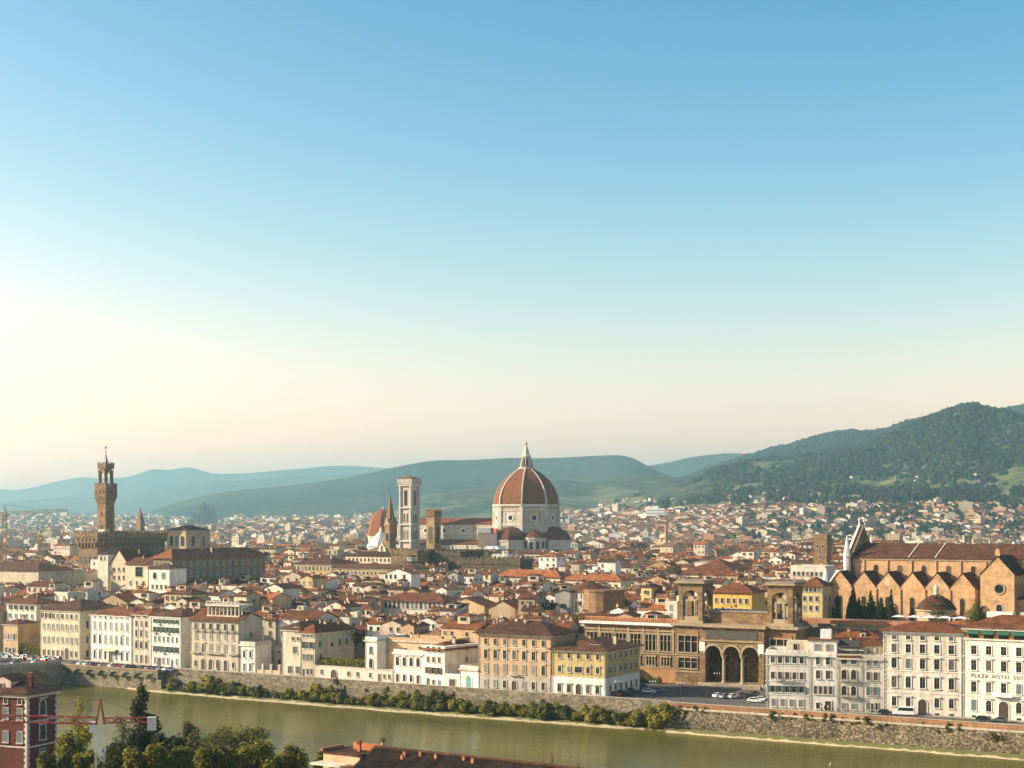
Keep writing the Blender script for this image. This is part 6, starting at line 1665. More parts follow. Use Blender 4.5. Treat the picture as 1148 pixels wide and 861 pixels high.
def tree_mesh(seed, h, wd, n, mat_, leaf_s, kind_='broad'):
    rr = random.Random(seed); cl = []
    if kind_ == 'broad':
        for _ in range(22):
            a = rr.uniform(0, 6.28); q = rr.uniform(0, .72)*wd; zz = rr.uniform(.30, .88)*h
            f_ = 1 - .45*abs(zz/h-.5)
            cl.append((q*math.cos(a)*f_, q*math.sin(a)*f_, zz, wd*rr.uniform(.24, .42), wd*rr.uniform(.24, .42), h*rr.uniform(.10, .18)))
    elif kind_ == 'cone':
        for k in range(17):
            t = k/16; r = wd*(1.03-t)**.46*rr.uniform(.85, 1.1)
            for j in range(3 if t < .75 else 1):
                a = rr.uniform(0, 6.28); cl.append((r*.45*math.cos(a), r*.45*math.sin(a), h*(.08+.88*t), r*.62+.4, r*.62+.4, h*.055+.25))
    elif kind_ == 'cypress':
        for k in range(12):
            t = k/11; r = 1.2*wd*min(1, (1.06-t)*2.3)*(.75+.25*min(1, t*5)); cl.append((rr.uniform(-.12, .12)*r, rr.uniform(-.12, .12)*r, h*(.06+.9*t), r, r, h*.09))
    elif kind_ == 'bush':
        for _ in range(13):
            a = rr.uniform(0, 6.28); q = rr.uniform(0, .95)*wd; f_ = 1-.55*q/wd; cl.append((q*math.cos(a), q*math.sin(a), h*rr.uniform(.15, .85)*f_, wd*rr.uniform(.2, .42), wd*rr.uniform(.2, .42), h*rr.uniform(.12, .28)))
    elif kind_ == 'cedar':
        for k in range(6):
            t = k/5
            for j in range(4):
                a = j*1.57 + k*.6; r = wd*(1.0-.72*t); cl.append((r*.6*math.cos(a), r*.6*math.sin(a), h*(.42+.55*t), r*.5, r*.5, h*.035))
    lf = MB(); leaves(lf, rr, cl, n, leaf_s*.7, leaf_s*1.3, .35 if kind_ in ('broad', 'bush') else .3)
    tk = MB(); limb(tk, rr, (0, 0, -.4), h*(.9 if kind_ in ('cone', 'cypress', 'cedar') else .8), max(.12, h*.022), cl)
    return lf.mesh('crown', mat_), tk.mesh('trunk', BARK)
def plant(name, label, cat, loc, meshes, rz=0.0, scale=1.0, group=None):
    t_ = thing(name, label, cat, loc, rz, group)
    if scale != 1.0: t_.scale = (scale,)*3 if not isinstance(scale, tuple) else scale
    ob('crown', meshes[0], t_); ob('trunk', meshes[1], t_)
    return t_
def near_ground(x, y):
    b_ = ab((x, y))[1]
    return curve([(-640, 52), (-425, 52), (-395, 46), (-250, 8), (-200, 2), (-154, -3), (-150, -9)], b_)
def near_tree(label, px, top, wpx, Y, mat_, seed, kd='broad', n=8200, ls=.30, name='tree', cat='tree', group='trees of the near bank'):
    x = gx(px, Y); g = near_ground(x, Y); h = gz(top, Y) - g + .3; wd = wpx/F*Y/2
    return plant(name, label, cat, (x, Y, g-.2), tree_mesh(seed, h, wd, n, mat_, ls, kd), seed*1.3, 1.0, group)
near_tree('tall dark conifer rising above the other trees of the near bank', 161, 768, 50, 292, LD, 3, 'cone', 15000, .30, 'conifer')
near_tree('loose yellow-green tree with a thin pointed top by the red crane', 88, 783, 34, 285, LY, 7, 'cone', 3800, .24)
near_tree('full yellow-green tree in front of the red house corner', 80, 812, 56, 268, LY, 9, n=6000)
near_tree('grey-green thin tree behind the dark conifer', 140, 797, 36, 300, LS, 12, n=2600, ls=.22)
near_tree('pale green rounded tree between conifer and broad dark tree', 212, 805, 34, 300, LS, 15, n=3800, ls=.22)
near_tree('broad dark olive tree overhanging the river bank', 270, 808, 112, 312, LG, 18, n=8500, ls=.27)
near_tree('dark green tree at the foot of the conifer', 192, 820, 60, 285, LD, 22, n=5000)
near_tree('dull grey-green tree below the pale rounded tree', 228, 824, 62, 288, LS, 24, n=5200)
near_tree('dark tree behind the crane mast base', 130, 826, 60, 276, LD, 26, n=5000)
near_tree('yellow-green tree left of the crane mast at the picture foot', 62, 838, 50, 250, LG, 29, n=5000)
for k, (px, top, w_) in enumerate(((128, 842, 58), (166, 833, 66), (206, 836, 64), (246, 832, 68), (288, 824, 72), (325, 835, 60), (268, 846, 60), (94, 846, 56))):
    near_tree('bright yellow-green treetop in the lowest row, %s from the red house' % ORD[[7, 1, 2, 3, 5, 6, 4, 0][k] if False else k], px, top, w_, 250 + 5*(k % 3), LY if k % 3 else LG, 40+k, n=9000)
near_tree('small round green tree beside the dark tiled roof', 358, 838, 24, 262, LY, 61, n=2800)
near_tree('small dark cypress at the end of the tiled roof', 619, 847, 9, 236, LD, 63, 'cypress', 1500, .18, 'cypress')
near_tree('tiny dark cypress tip at the roof end', 649, 855, 6, 232, LD, 64, 'cypress', 900, .15, 'cypress')
# bank bushes
BM = [tree_mesh(100+k, 4.4, 2.9, 1900, (LY, LY, LG, LY, LS)[k], .30, 'bush') for k in range(5)]
rb = random.Random(5)
bl = [(193, 768, .8), (200, 771, .6), (207, 771, .55), (216, 772, .8), (231, 765, 1.35), (239, 767, 1.3), (259, 762, 1.25), (262, 771, .9)] + [(x + rb.uniform(-3, 3), 0, rb.uniform(.4, .85)) for x in range(272, 322, 9)] + [(x + rb.uniform(-5, 5), 0, rb.choice([.55, .8, 1.0, 1.15, 1.4])) for x in range(326, 560, 8)] + [(x + rb.uniform(-5, 5), 0, rb.choice([.6, .85, 1.05, 1.35])) for x in range(570, 690, 8)] + [(x + rb.uniform(-3, 3), 0, rb.choice([.6, .9, 1.2, 1.4])) for x in range(692, 754, 9)]
bw_ = lambda a: curve([(-173, .3), (-160, 2), (-150, 5), (-140, 6), (-120, 6.5), (-90, 8), (-30, 9), (EDGE_A - 15, 7.5), (EDGE_A - 5, 5)], a)
for k, (px, _, s_) in enumerate(bl):
    # stands a couple of metres out from the wall foot
    d_ = rb.uniform(1.8, 3.6)
    base = uv(0, -d_); s0 = s_at(base, U, px); p = uv(s0, -d_)
    plant('bush', 'leafy green bush on the river bank, %s counting from the bridge' % (ORD[k] if k < 40 else 'forty-' + ORD[k-40]), 'bush', (p.x, p.y, -6.35), BM[rb.randrange(5)], rb.uniform(0, 6), (s_*1.3, s_*1.3, s_*rb.uniform(1.0, 1.35)), 'bushes on the river bank')
IV = [tree_mesh(130+k, 1.9, 1.0, 420, LG, .2, 'bush') for k in range(3)]
ivs = [(378, 762, .05, 1.3), (386, 771, .05, 1.1), (410, 773, .05, .7), (434, 771, .05, .9), (432, 777, .05, .8), (467, 775, .05, 1.2), (497, 775, .05, .9), (508, 777, .05, .9), (555, 788, .05, .8), (565, 788, .05, .9)]
ivr = [(764, 792, 1.1), (771, 795, 1.2), (779, 793, 1.2), (790, 795, 1.3), (767, 803, .9), (866, 800, 1.6), (877, 801, 1.1), (890, 802, 1.2), (903, 803, 1.1), (910, 804, 1.2), (925, 803, 1.3), (933, 803, 1.3), (944, 806, 1.1), (960, 808, 1.5), (971, 806, 1.6), (986, 814, 1.1), (994, 811, .9), (1064, 813, 1.3), (1078, 812, 1.5), (1034, 811, .6), (1052, 820, .6), (1113, 824, 1.5), (1124, 827, .9), (1010, 839, .6), (862, 833, .5), (1034, 846, .6), (1100, 853, .7)]
for k, (px, py, off, s_) in enumerate(ivs):
    base = uv(0, -off); s0 = s_at(base, U, px); p = uv(s0, -.1); z = gz(py, p.y)
    plant('ivy', 'ivy tuft hanging on the plain quay wall, %s from the gated yard' % ORD[k], 'ivy', (p.x, p.y, z-1.2*s_), IV[k % 3], k, (s_, s_*.6, s_*1.1), 'tufts hanging on the quay walls')
for k, (px, py, s_) in enumerate(ivr):
    off = 3.2
    for _ in range(4):
        base = uv(0, -off); s0 = s_at(base, U, px); p = uv(s0, -off); z = gz(py, p.y); off = 2.6 + (-.3-z)/8.7*3.6
    plant('ivy', 'green shrub tuft growing from the dark battered wall, %s from its corner' % ORD[k], 'ivy', (p.x, p.y, z-1.1*s_), IV[k % 3], k, (s_, s_*.7, s_), 'tufts hanging on the quay walls')
# cypresses by the basilica
CY = [tree_mesh(150+k, 24, 1.9, 4600, LD, .42, 'cypress') for k in range(2)]
for k, (px, top, sx_) in enumerate(((951, 676, .75), (956.5, 656, 1.35), (963, 669, 1.1), (976, 662, 1.35), (987.5, 669, 1.5), (999, 661, .95))):
    P = SC0 - V*9 + U*s_at(SC0 - V*9, U, px); h = gz(top, P.y)
    plant('cypress', 'dark cypress against the brick basilica, %s of six from its marble front' % ORD[k], 'cypress', (P.x, P.y, 0), CY[k % 2], k, (sx_, sx_, h/24.6), 'cypresses along the basilica')
def town_tree(label, px, top, wpx, Y, mat_, seed, kd='broad', n=2600, ls=.35, name='tree'):
    h = gz(top, Y); plant(name, label, 'tree', (gx(px, Y), Y, 0), tree_mesh(seed, h, wpx/F*Y/2, n, mat_, ls, kd), seed, 1.0)
town_tree('dark bushy evergreen at the corner of the basilica front', 937, 667, 17, 640, LD, 171)
town_tree('spreading flat-layered cedar before the domed chapel', 1051, 667, 34, 575, LS, 172, 'cedar', 2400, .4, 'cedar')
town_tree('broad grey-green pine beside the domed chapel', 1096, 674, 34, 560, LG, 173)
town_tree('large dark garden tree between ochre house and cream palazzo', 32, 687, 27, 640, LD, 174, n=4200)
town_tree('dark green tree top rising among the rooftops left of the loggia', 91, 664, 15, 700, LG, 175)
town_tree('sunlit tree beside the blank tan house', 628, 685, 22, 575, LS, 176, n=1800)
town_tree('small sunlit tree near the round brick apse', 646, 686, 16, 570, LY, 177, n=1400)
town_tree('silvery shrub tree on the terrace behind the white houses', 934, 706, 12, 452, LY, 178, n=900, ls=.25)
town_tree('green clump of trees at the foot of the cathedral', 600, 622, 26, 1120, LG, 179, n=1800, ls=.6)
# hedges
def hedge(label, P, ang, L_, d, z0, h, mat_, seed, n):
    t_ = thing('hedge', label, 'hedge', (P.x, P.y, z0), ang); rr = random.Random(seed)
    cl = [(L_*(k+.5)/int(L_/1.5), d/2, h*.45, 1.1, d*.6, h*.55*rr.uniform(.85, 1.15)) for k in range(int(L_/1.5))]
    mb = MB(); leaves(mb, rr, cl, n, .18, .34); mb.build('foliage', mat_, t_)
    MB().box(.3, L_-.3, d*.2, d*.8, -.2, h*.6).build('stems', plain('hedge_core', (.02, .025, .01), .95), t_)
s0 = s_at(A7, U, 356)
hedge('clipped yellow-green hedge along the top of the white garden wall', A7 + U*1.2 + V*1.2, an7, 24, 2.0, 4.1, 2.9, LY, 3, 3600)
pv_ = front(19)
hedge('yellow-green ivy hedge with a gateway beside the cream palazzo', front(20) + V*.8, UA, 11.5, 1.4, 0, 5.2, LY, 4, 1900)
lh = P0 - U*24 - V*3.2
hedge('low yellow-green hedge under the library wing at the edge of the square', lh, UA, 20, 2.2, 0.03, 2.2, LY, 6, 2400)
# palm
pp_ = A7 + U*s_at(A7 + V*14, U, 400) + V*14
pm = thing('palm_tree', 'tall date palm with drooping fronds in the garden behind the hedge', 'palm', (pp_.x, pp_.y, 0), 0)
ph_ = gz(712, pp_.y)
MB().tube((0, 0, 0), (0, 0, ph_), .38, .3, 9).build('trunk', BARK, pm)
rr = random.Random(8); mb = MB()
for k in range(58):
    az, el = rr.uniform(0, 6.28), rr.uniform(-.9, 1.25); L_ = rr.uniform(2.9, 3.8); p = Vector((0, 0, ph_)); 
    for q in range(6):
        e2 = el - .22*q*(1+q*.12); p2 = p + Vector((math.cos(az)*math.cos(e2), math.sin(az)*math.cos(e2), math.sin(e2)))*L_/6
        s_ = Vector((-math.sin(az), math.cos(az), 0)); wq = .42*(1-.12*q); dr = Vector((0, 0, -.22))
        mb.add([p, p2, p2 + s_*wq + dr, p + s_*wq + dr, p2 - s_*wq + dr, p - s_*wq + dr], [(0, 1, 2, 3), (1, 0, 5, 4)]); p = p2
mb.build('crown', LD, pm)
# far trees: clumps among the houses of the plain and the belt under the hills
ft = MB(); rf_ = random.Random(21)
def blob(x, y, z, r, h):
    n, k = 7, 3; v, f = [(x, y, z+h)], []
    for j in range(k):
        t = (j+1)/k
        for i in range(n):
            a = 6.283*i/n + j*.4; q = r*math.sin(min(1.0, t*.62+.12)*math.pi*.62)*rf_.uniform(.72, 1.2); v.append((x+q*math.cos(a), y+q*math.sin(a), z+h*(1-t)**.8*rf_.uniform(.8, 1.05) if j < k-1 else z-1))
    for i in range(n): f.append((0, 1+i, 1+(i+1) % n))
    for j in range(k-1):
        for i in range(n): f.append((1+j*n+i, 1+(j+1)*n+i, 1+(j+1)*n+(i+1) % n, 1+j*n+(i+1) % n))
    ft.add(v, f)
for _ in range(4600):
    Y = rf_.uniform(2750, 3600); px = rf_.uniform(820, 1180); z = HA(px, Y) - 1.5
    if px < 930 and rf_.random() < .75 or z > 112: continue
    if noise.noise((px*.03, Y*.004, 1)) < -.12: continue
    for _k in range(2): blob(gx(px, Y) + rf_.uniform(-9, 9), Y + rf_.uniform(-9, 9), z, rf_.uniform(5, 9), rf_.uniform(9, 20))
def tuft(x, y, z, r, h):
    a0 = rf_.uniform(0, 6); v = [(x, y, z+h)]
    for q, zz in ((.75, h*.62), (1.0, h*.15)):
        for i in range(5): a = a0 + 1.2566*i + q; k = r*q*rf_.uniform(.7, 1.25); v.append((x+k*math.cos(a), y+k*math.sin(a), z+zz-1))
    ft.add(v, [(0, 1+i, 1+(i+1) % 5) for i in range(5)] + [(1+i, 6+i, 6+(i+1) % 5, 1+(i+1) % 5) for i in range(5)])
n_ = 0
while n_ < 24000:
    px = rf_.uniform(560, 1200); Y = 2800 + 4150*rf_.random()**.8; z = HA(px, Y) - 1.5; X = gx(px, Y)
    if z < 12: n_ += .05; continue
    w_ = noise.noise((X*.0016, Y*.0011, 7)) + .6*noise.noise((X*.006, Y*.004, 3)) + (z-215)/270
    if w_ < rf_.uniform(-.25, .15): n_ += .1; continue
    r_ = rf_.uniform(7, 14); tuft(X, Y, z-2, r_, r_*rf_.uniform(.8, 1.3)); n_ += 1
for _ in range(900):
    Y = math.sqrt(rf_.uniform(1100**2, 6500**2)); px = rf_.uniform(-20, 1170)
    if noise.noise((px*.013, Y*.0012, 2)) < .02: continue
    X = gx(px, Y)
    if inside((X, Y), 8): continue
    for _k in range(3): blob(X + rf_.uniform(-14, 14), Y + rf_.uniform(-14, 14), 0 if HA(px, Y) < 1 else HA(px, Y)-1.5, rf_.uniform(4, 8), rf_.uniform(11, 19))
kind(ft.build('distant_trees', leaf('distant_foliage', (.018, .028, .012), (.032, .045, .016), (.055, .062, .022))), 'stuff', 'dark green trees scattered over the plain and in a belt under the hills')

# ------------------------------------------------------------------ near bank buildings
rd = Vector((gx(-32, 318), 318.0)); RA = R(-22)
RW = plaster('dark_red_wall', (.105, .028, .021), var=.02, stain=.4)
g0 = near_ground(rd.x, rd.y)
rh_ = thing('red_house', 'dark red house with pale quoins, tiled roof and grey-blue shutters by the red crane', 'house', (rd.x, rd.y, 0), RA)
RDIR = Vector((math.cos(RA), math.sin(RA)))
rw_ = s_at(rd, RDIR, 30.5); RD_ = 9.2
HM_ = gz(781, 310)
MB().box(0, rw_, 0, RD_, g0-3, HM_).build('wall', RW, rh_)
MB().hip(0, rw_, 0, RD_, HM_+.01, 2.0, .9).build('roof', RF['brown'], rh_)
MB().box(-.5, rw_+.5, -.5, RD_+.5, HM_-.6, HM_).build('cornice', TRIM, rh_)
quoin(rh_, rw_, HM_, -1)
for y, sg in ((0, 1), (RD_, -1)):
    pl = [(0, g0)]; z = g0; k = 0
    while z < HM_-.8: pl += [(sg*(.7 if k % 2 else .45), z), (sg*(.7 if k % 2 else .45), z+.58)]; z += .6; k += 1
    pl.append((0, z))
    if sg < 0: pl.reverse()
    o = MB().extr(pl, -.09, -.003).build('quoin', TRIM, rh_); o.location = (rw_, y, 0); o.rotation_euler = (0, 0, R(90))
for z_, st in ((HM_-4.4, 'archhood'), (HM_-9.4, 'ped'), (HM_-14.2, 'closed')):
    window(rh_, RD_*.5, z_, 1.7, 3.0, st, TRIM, 'blue', side=rw_)
    MB().box(-.12, rw_+.12, -.12, RD_-.1, z_-1.2, z_-.9).build('string_course', TRIM, rh_)
for k in range(4):
    x = rw_*(k+.5)/4
    for z_ in (HM_-5.0, HM_-9.6): window(rh_, x, z_, 1.2, 2.2, 'closed', TRIM, 'blue')
    window(rh_, x, HM_-1.9, .9, 1.1, 'plain', TRIM)
MB().house_wall(4.0, 8.6, 1.5, 7, HM_+2.4, .9, 'y', zb=HM_-.5).build('attic_room', W['pink'], rh_); MB().gable(4.0, 8.6, 1.5, 7, HM_+2.45, .9, 'y', .3, .2).build('attic_roof', RF['brown'], rh_)
window(rh_, 6.3, HM_+.6, .9, 1.2, 'plain', TRIM, y=1.5)
chimney(rh_, rw_*.86, 3.5, HM_+1.2, 1.6, .8, RW); chimney(rh_, rw_*.72, 6.0, HM_+1.6, 1.6, .7, RW)

# long tiled roof at the foot of the picture
NB_ = Vector((gx(420, 254), 254.0)); NA = R(-35)
nb = thing('tiled_house', 'low house under a long dark tiled roof with small orange chimneys at the picture foot', 'house', (NB_.x, NB_.y, 0), NA)
zr = gz(836.5, 254)
nl = 44.0
gn = near_ground(NB_.x, NB_.y)
MB().house_wall(0, nl, -7, 7, zr-3.6, 3.3, 'x', zb=gn-2).build('wall', W['ochre'], nb)
MB().gable(.3, nl, -7, 7, zr-3.6, 3.3, 'x', .6, .25).build('roof', tiles('dark_mossy_tiles', (.035, .026, .018), (.075, .05, .033), (.14, .085, .055)), nb)
tl = MB(); k_ = 3.3/7.0
for i in range(int(nl/.36)):
    x = .5 + .36*i; y0, y1 = -7.5, -.15; f0, f1 = zr-3.6+.25+(7+y0)*k_, zr-3.6+.25+(7+y1)*k_
    tl.add([(x-.11, y0, f0), (x, y0, f0+.11), (x+.11, y0, f0), (x-.11, y1, f1), (x, y1, f1+.11), (x+.11, y1, f1)], [(0, 1, 4, 3), (1, 2, 5, 4), (0, 2, 1)])
tl.build('roof_tile', tiles('mossy_cover_tiles', (.05, .036, .024), (.11, .068, .042), (.20, .12, .075)), nb)
MB().box(0, nl, -.18, .18, zr-.12, zr+.18).build('ridge_tile', RF['brown'], nb)
for x, y in ((7.5, -1.6), (10.2, -1.0), (13.4, -1.2), (18.6, -.9), (20.6, -1.3), (8.6, -3.6)):
    o = MB().box(x-.22, x+.22, y-.2, y+.2, zr-.9, zr+.12+.1*y).build('chimney', plaster('orange_clay', (.45, .17, .08), var=.03), nb)
    MB().box(x-.28, x+.28, y-.26, y+.26, zr+.12+.1*y, zr+.2+.1*y).build('cap', RF['orange'], o)
MB().house_wall(-7.8, -.05, -3.6, 5, zr-1.3, 0, zb=gn-2).build('end_wing', W['peach'], nb)
MB().box(-8.0, -.06, -3.8, 5.2, zr-1.29, zr-1.0).build('end_wing_roof', RF['brown'], nb)
MB().box(-5.4, .4, 1.0, 1.5, zr-.99, zr+.1).build('gable_parapet', plaster('orange_brickwork', (.48, .17, .08), var=.03), nb)
MB().box(-8.1, -7.7, -3.9, 1.4, zr-.99, zr-.5).build('side_parapet', plaster('orange_brickwork_b', (.40, .17, .10), var=.03), nb)
MB().box(-7.9, -1.6, -6.6, -3.9, zr-2.8, zr-2.5).build('lean_to', W['pale'], nb)
chimney(nb, -2.8, -.5, zr-1.0, 1.2, .55, plaster('orange_clay_b', (.45, .17, .08), var=.03)); chimney(nb, .9, .9, zr-.2, .9, .5, W['tan'])

# ------------------------------------------------------------------ vehicles, lamps, people
CARM = {'white': plain('white_car_paint', (.72, .72, .70), .25, n=.03), 'silver': plain('silver_car_paint', (.27, .28, .29), .4, .1, n=.03), 'grey': plain('grey_car_paint', (.10, .105, .11), .35, .0, n=.03), 'black': plain('black_car_paint', (.02, .02, .022), .2, n=.03), 'red': plain('red_car_paint', (.36, .03, .02), .25, n=.03), 'blue': plain('blue_car_paint', (.06, .14, .30), .25, n=.03)}
TYRE = plain('tyre_rubber', (.02, .02, .02), .9); RIM = plain('wheel_rim', (.4, .4, .4), .35, .7); LAMP = plain('headlamp_glass', (.6, .6, .55), .15); REDL = plain('tail_lamp', (.3, .02, .02), .2)
def car_body(L_, wd, van=False):
    mb = MB(); h = 2.5 if van else 1.46; hw = wd/2
    if van: sect = [(-L_/2, .35), (-L_/2, 2.2), (-L_/2+.15, 2.45), (L_/2-1.7, 2.5), (L_/2-1.0, 1.55), (L_/2-.1, 1.2), (L_/2, .8), (L_/2, .35)]
    else: sect = [(-L_/2, .38), (-L_/2, .82), (-L_/2+.12, .98), (-L_/2+.62, 1.40), (-L_/2+1.5, 1.48), (.25, 1.44), (1.0, 1.0), (L_/2-.2, .80), (L_/2, .62), (L_/2, .35)]
    n = len(sect); v = []
    for y, k in ((-hw, 0), (hw, 0)):
        for x, z in sect: v.append((x, y*(.80 if z > (1.9 if van else 1.2) else 1.0), z))
    f = [(i, i+n, (i+1) % n+n, (i+1) % n) for i in range(n)] + [tuple(range(n)), tuple(range(2*n-1, n-1, -1))]
    mb.add(v, f); return mb
def glass_mesh(L_, wd, van):
    mb = MB(); hw = wd/2
    if van:
        for s_ in (-1, 1): mb.add([(-L_/2+.4, s_*(hw+.03), 1.42), (L_/2-1.35, s_*(hw+.03), 1.42), (L_/2-1.75, s_*(hw*.86+.07), 2.2), (-L_/2+.4, s_*(hw*.86+.07), 2.2)], [(0, 1, 2, 3) if s_ < 0 else (3, 2, 1, 0)])
        mb.add([(L_/2-1.0+.03, -hw*.85, 1.62), (L_/2-1.0+.03, hw*.85, 1.62), (L_/2-1.62, hw*.78, 2.40), (L_/2-1.62, -hw*.78, 2.40)], [(0, 1, 2, 3)])
    else:
        for s_ in (-1, 1): mb.add([(-L_/2+.5, s_*(hw+.012), .98), (.88, s_*(hw+.012), 1.0), (.28, s_*(hw*.82+.03), 1.40), (-L_/2+.9, s_*(hw*.82+.03), 1.40)], [(0, 1, 2, 3) if s_ < 0 else (3, 2, 1, 0)])
        mb.add([(.98, -hw*.86, 1.05), (.98, hw*.86, 1.05), (.33, hw*.76, 1.435), (.33, -hw*.76, 1.435)], [(0, 1, 2, 3)])
        mb.add([(-L_/2+.14, hw*.84, 1.03), (-L_/2+.14, -hw*.84, 1.03), (-L_/2+.60, -hw*.76, 1.40), (-L_/2+.60, hw*.76, 1.40)], [(0, 1, 2, 3)])
    return mb
wh_ = MB().lathe([(.31, -.1), (.33, -.06), (.33, .06), (.31, .1)], 14).mesh('tyre', TYRE); rm_ = MB().lathe([(.2, -.105), (.2, .105)], 10).mesh('rim', RIM)
CBM = {}
def car(label, P, rz, colr, cat='car', name='parked_car', van=False, z=.04, group=None):
    L_, wd = (5.9, 2.0) if van else (4.1, 1.72)
    k = (colr, van)
    if k not in CBM:
        CBM[k] = (car_body(L_, wd, van).mesh('body', CARM[colr]), glass_mesh(L_, wd, van).mesh('window', PANE),
                  [MB().box(L_/2-.12, L_/2+.02, s_*wd*.36-.16, s_*wd*.36+.16, .62 if not van else .85, .76 if not van else 1.02).mesh('headlight', LAMP) for s_ in (-1, 1)],
                  [MB().box(-L_/2-.02, -L_/2+.05, s_*wd*.40-.1, s_*wd*.40+.1, .72, .92).mesh('tail_light', REDL) for s_ in (-1, 1)])
    t_ = thing(name, label, cat, (P[0], P[1], z), rz, group)
    bd = ob('body', CBM[k][0], t_); ob('window', CBM[k][1], t_)
    for m_ in CBM[k][2]: ob('headlight', m_, t_)
    for m_ in CBM[k][3]: ob('tail_light', m_, t_)
    for x in (-L_*.31, L_*.31):
        for y in (-wd/2+.08, wd/2-.08):
            o = ob('wheel', wh_, t_, (x, y, .33)); o.rotation_euler = (R(90), 0, 0); ob('rim', rm_, o)
    return t_
cc = ['grey', 'white', 'white', 'grey', 'black', 'silver', 'grey', 'white', 'grey', 'red', 'silver', 'black', 'grey', 'silver', 'grey', 'silver', 'white']
pxs = [85, 91, 98, 104, 109.5, 115, 120.5, 126, 131, 136.5, 142, 148, 160.5, 167, 173.5, 180, 187]
for k, (px, c_) in enumerate(zip(pxs, cc)):
    base = uv(0, -.4); p = base + U*s_at(base, U, px)
    car('%s car parked nose-in along the quay parapet, %s from the bridge' % (c_, ORD[k]), p, UA + R(90) + R(8), c_, group='cars parked along the quay')
rc = random.Random(3); k = 0
for row_, (off, x0, x1, st) in enumerate(((9.5, -2, 70, 11.0), (6.5, 2, 66, 11.5), (3.2, 8, 60, 12.0), (.4, 24, 58, 12.0))):
    px = x0
    while px < x1:
        base = uv(0, off); p = base + U*s_at(base, U, px); c_ = rc.choice(['white', 'silver', 'blue', 'grey', 'black', 'grey', 'red', 'silver'])
        car('%s car, %s in the %s queue from the houses by the bridge' % (c_, ORD[int((px-x0)/st)], ORD[row_]), p + V*rc.uniform(-.4, .4), UA + rc.choice([0, math.pi]) + rc.gauss(0, .06), c_, name='car', group='cars crowding the bridge head')
        px += st*rc.uniform(.95, 1.05); k += 1
for k in range(6):
    dy = -8 - 6.4*k; p = uv(A_LEFT - 1, -3.4) + U*(-4 - 3.6*(k % 3)) + V*dy
    car('%s car on the bridge deck, %s from the quay' % (('white', 'silver', 'white', 'blue', 'grey', 'white')[k], ORD[k]), p, UA + R(90), ('white', 'silver', 'white', 'blue', 'grey', 'white')[k], name='car', z=deck_z(-dy)+.02, group='cars crowding the bridge head')
def gpt(px, py, z=0.03):
    Y = F*(EYE-z)/(py-HY); return Vector((gx(px, Y), Y))
SQ = [(689, 780.5, 'red', 'dark red car parked against the yellow palazzo side'), (699, 779, 'black', 'black car parked between the red and white cars by the yellow palazzo'), (707, 776, 'grey', 'dark grey car at the far corner of the yellow palazzo'), (728, 777, 'white', 'white car beside the lamp post on the square'), (722, 772, 'blue', 'blue car parked under the library hedge'), (738, 776, 'blue', 'second blue car parked near the library wing steps'),
      (806, 782, 'white', 'white car first in the row before the library portal'), (813, 783, 'silver', 'silver car second in the row before the library portal'), (822, 783, 'white', 'white car in the middle of the library row'), (830, 781, 'silver', 'silver car behind the white one in the library row'), (838, 782.5, 'black', 'black car near the end of the library row'), (845, 780, 'grey', 'dark grey car last in the library row'), (846, 787.5, 'white', 'white car parked at the corner of the white four-storey house'), (855, 786, 'white', 'white car squeezed against the white four-storey house wall')]
for px, py, c_, l_ in SQ: car(l_, gpt(px, py), UA + (R(70) if px > 780 and py < 785 else R(8)), c_, group='cars parked on the library square')
car('white minibus with dark windows parked before the five-bay hotel', gpt(1013, 802), UA + R(12) + math.pi, 'white', 'minibus', 'minibus', True)
car('dark car parked behind the white minibus', gpt(993, 801), UA + R(10), 'black')
car('black low car parked before the lettered hotel', gpt(1103, 808.5), UA + R(9), 'black')
car('dark grey car with a glinting windscreen by the lettered hotel door', gpt(1121, 809.5), UA + R(189), 'grey')
car('white car passing the arched palace doors', gpt(243, 754.5), UA, 'white', name='car')
car('blue and white car at the end of the quay row', gpt(190, 752.5), UA + R(5), 'blue', name='car')
def lamp(label, P):
    t_ = thing('street_lamp', label, 'street lamp', (P.x, P.y, .05), 0, 'street lamps on the square')
    MB().lathe([(.16, 0), (.14, .6), (.07, .8), (.06, 5.2)], 8).build('pole', METAL, t_)
    MB().tube((-.8, 0, 5.0), (.8, 0, 5.0), .04).build('arm', METAL, t_)
    for x in (-.8, 0, .8): MB().lathe([(.05, 5.0), (.15, 5.15), (.15, 5.35), (.05, 5.5)], 8, (x, 0)).build('globe', WHITEP, t_)
for px, py, l_ in ((732, 784, 'pale globe lamp post by the quay wall before the yellow palazzo'), (763, 786, 'twin-globed lamp post in the middle of the square'), (792.5, 788, 'lamp post by the quay corner'), (804, 774, 'lamp post at the foot of the library stairs'), (858, 789, 'lamp post at the corner of the white four-storey house'), (693, 784, 'lamp post against the yellow palazzo corner')): lamp(l_, gpt(px, py))
sg = gpt(859, 795); s_ = thing('road_sign', 'small blue round road sign by the white four-storey house', 'road sign', (sg.x, sg.y, 0), 0)
MB().tube((0, 0, 0), (0, 0, 3.0), .04).build('pole', METAL, s_); o = MB().lathe([(.4, 0), (.4, .05)], 16).build('plate', plain('blue_sign', (.03, .12, .45), .5), s_); o.location = (0, -.05, 2.7); o.rotation_euler = (R(90), 0, 0)
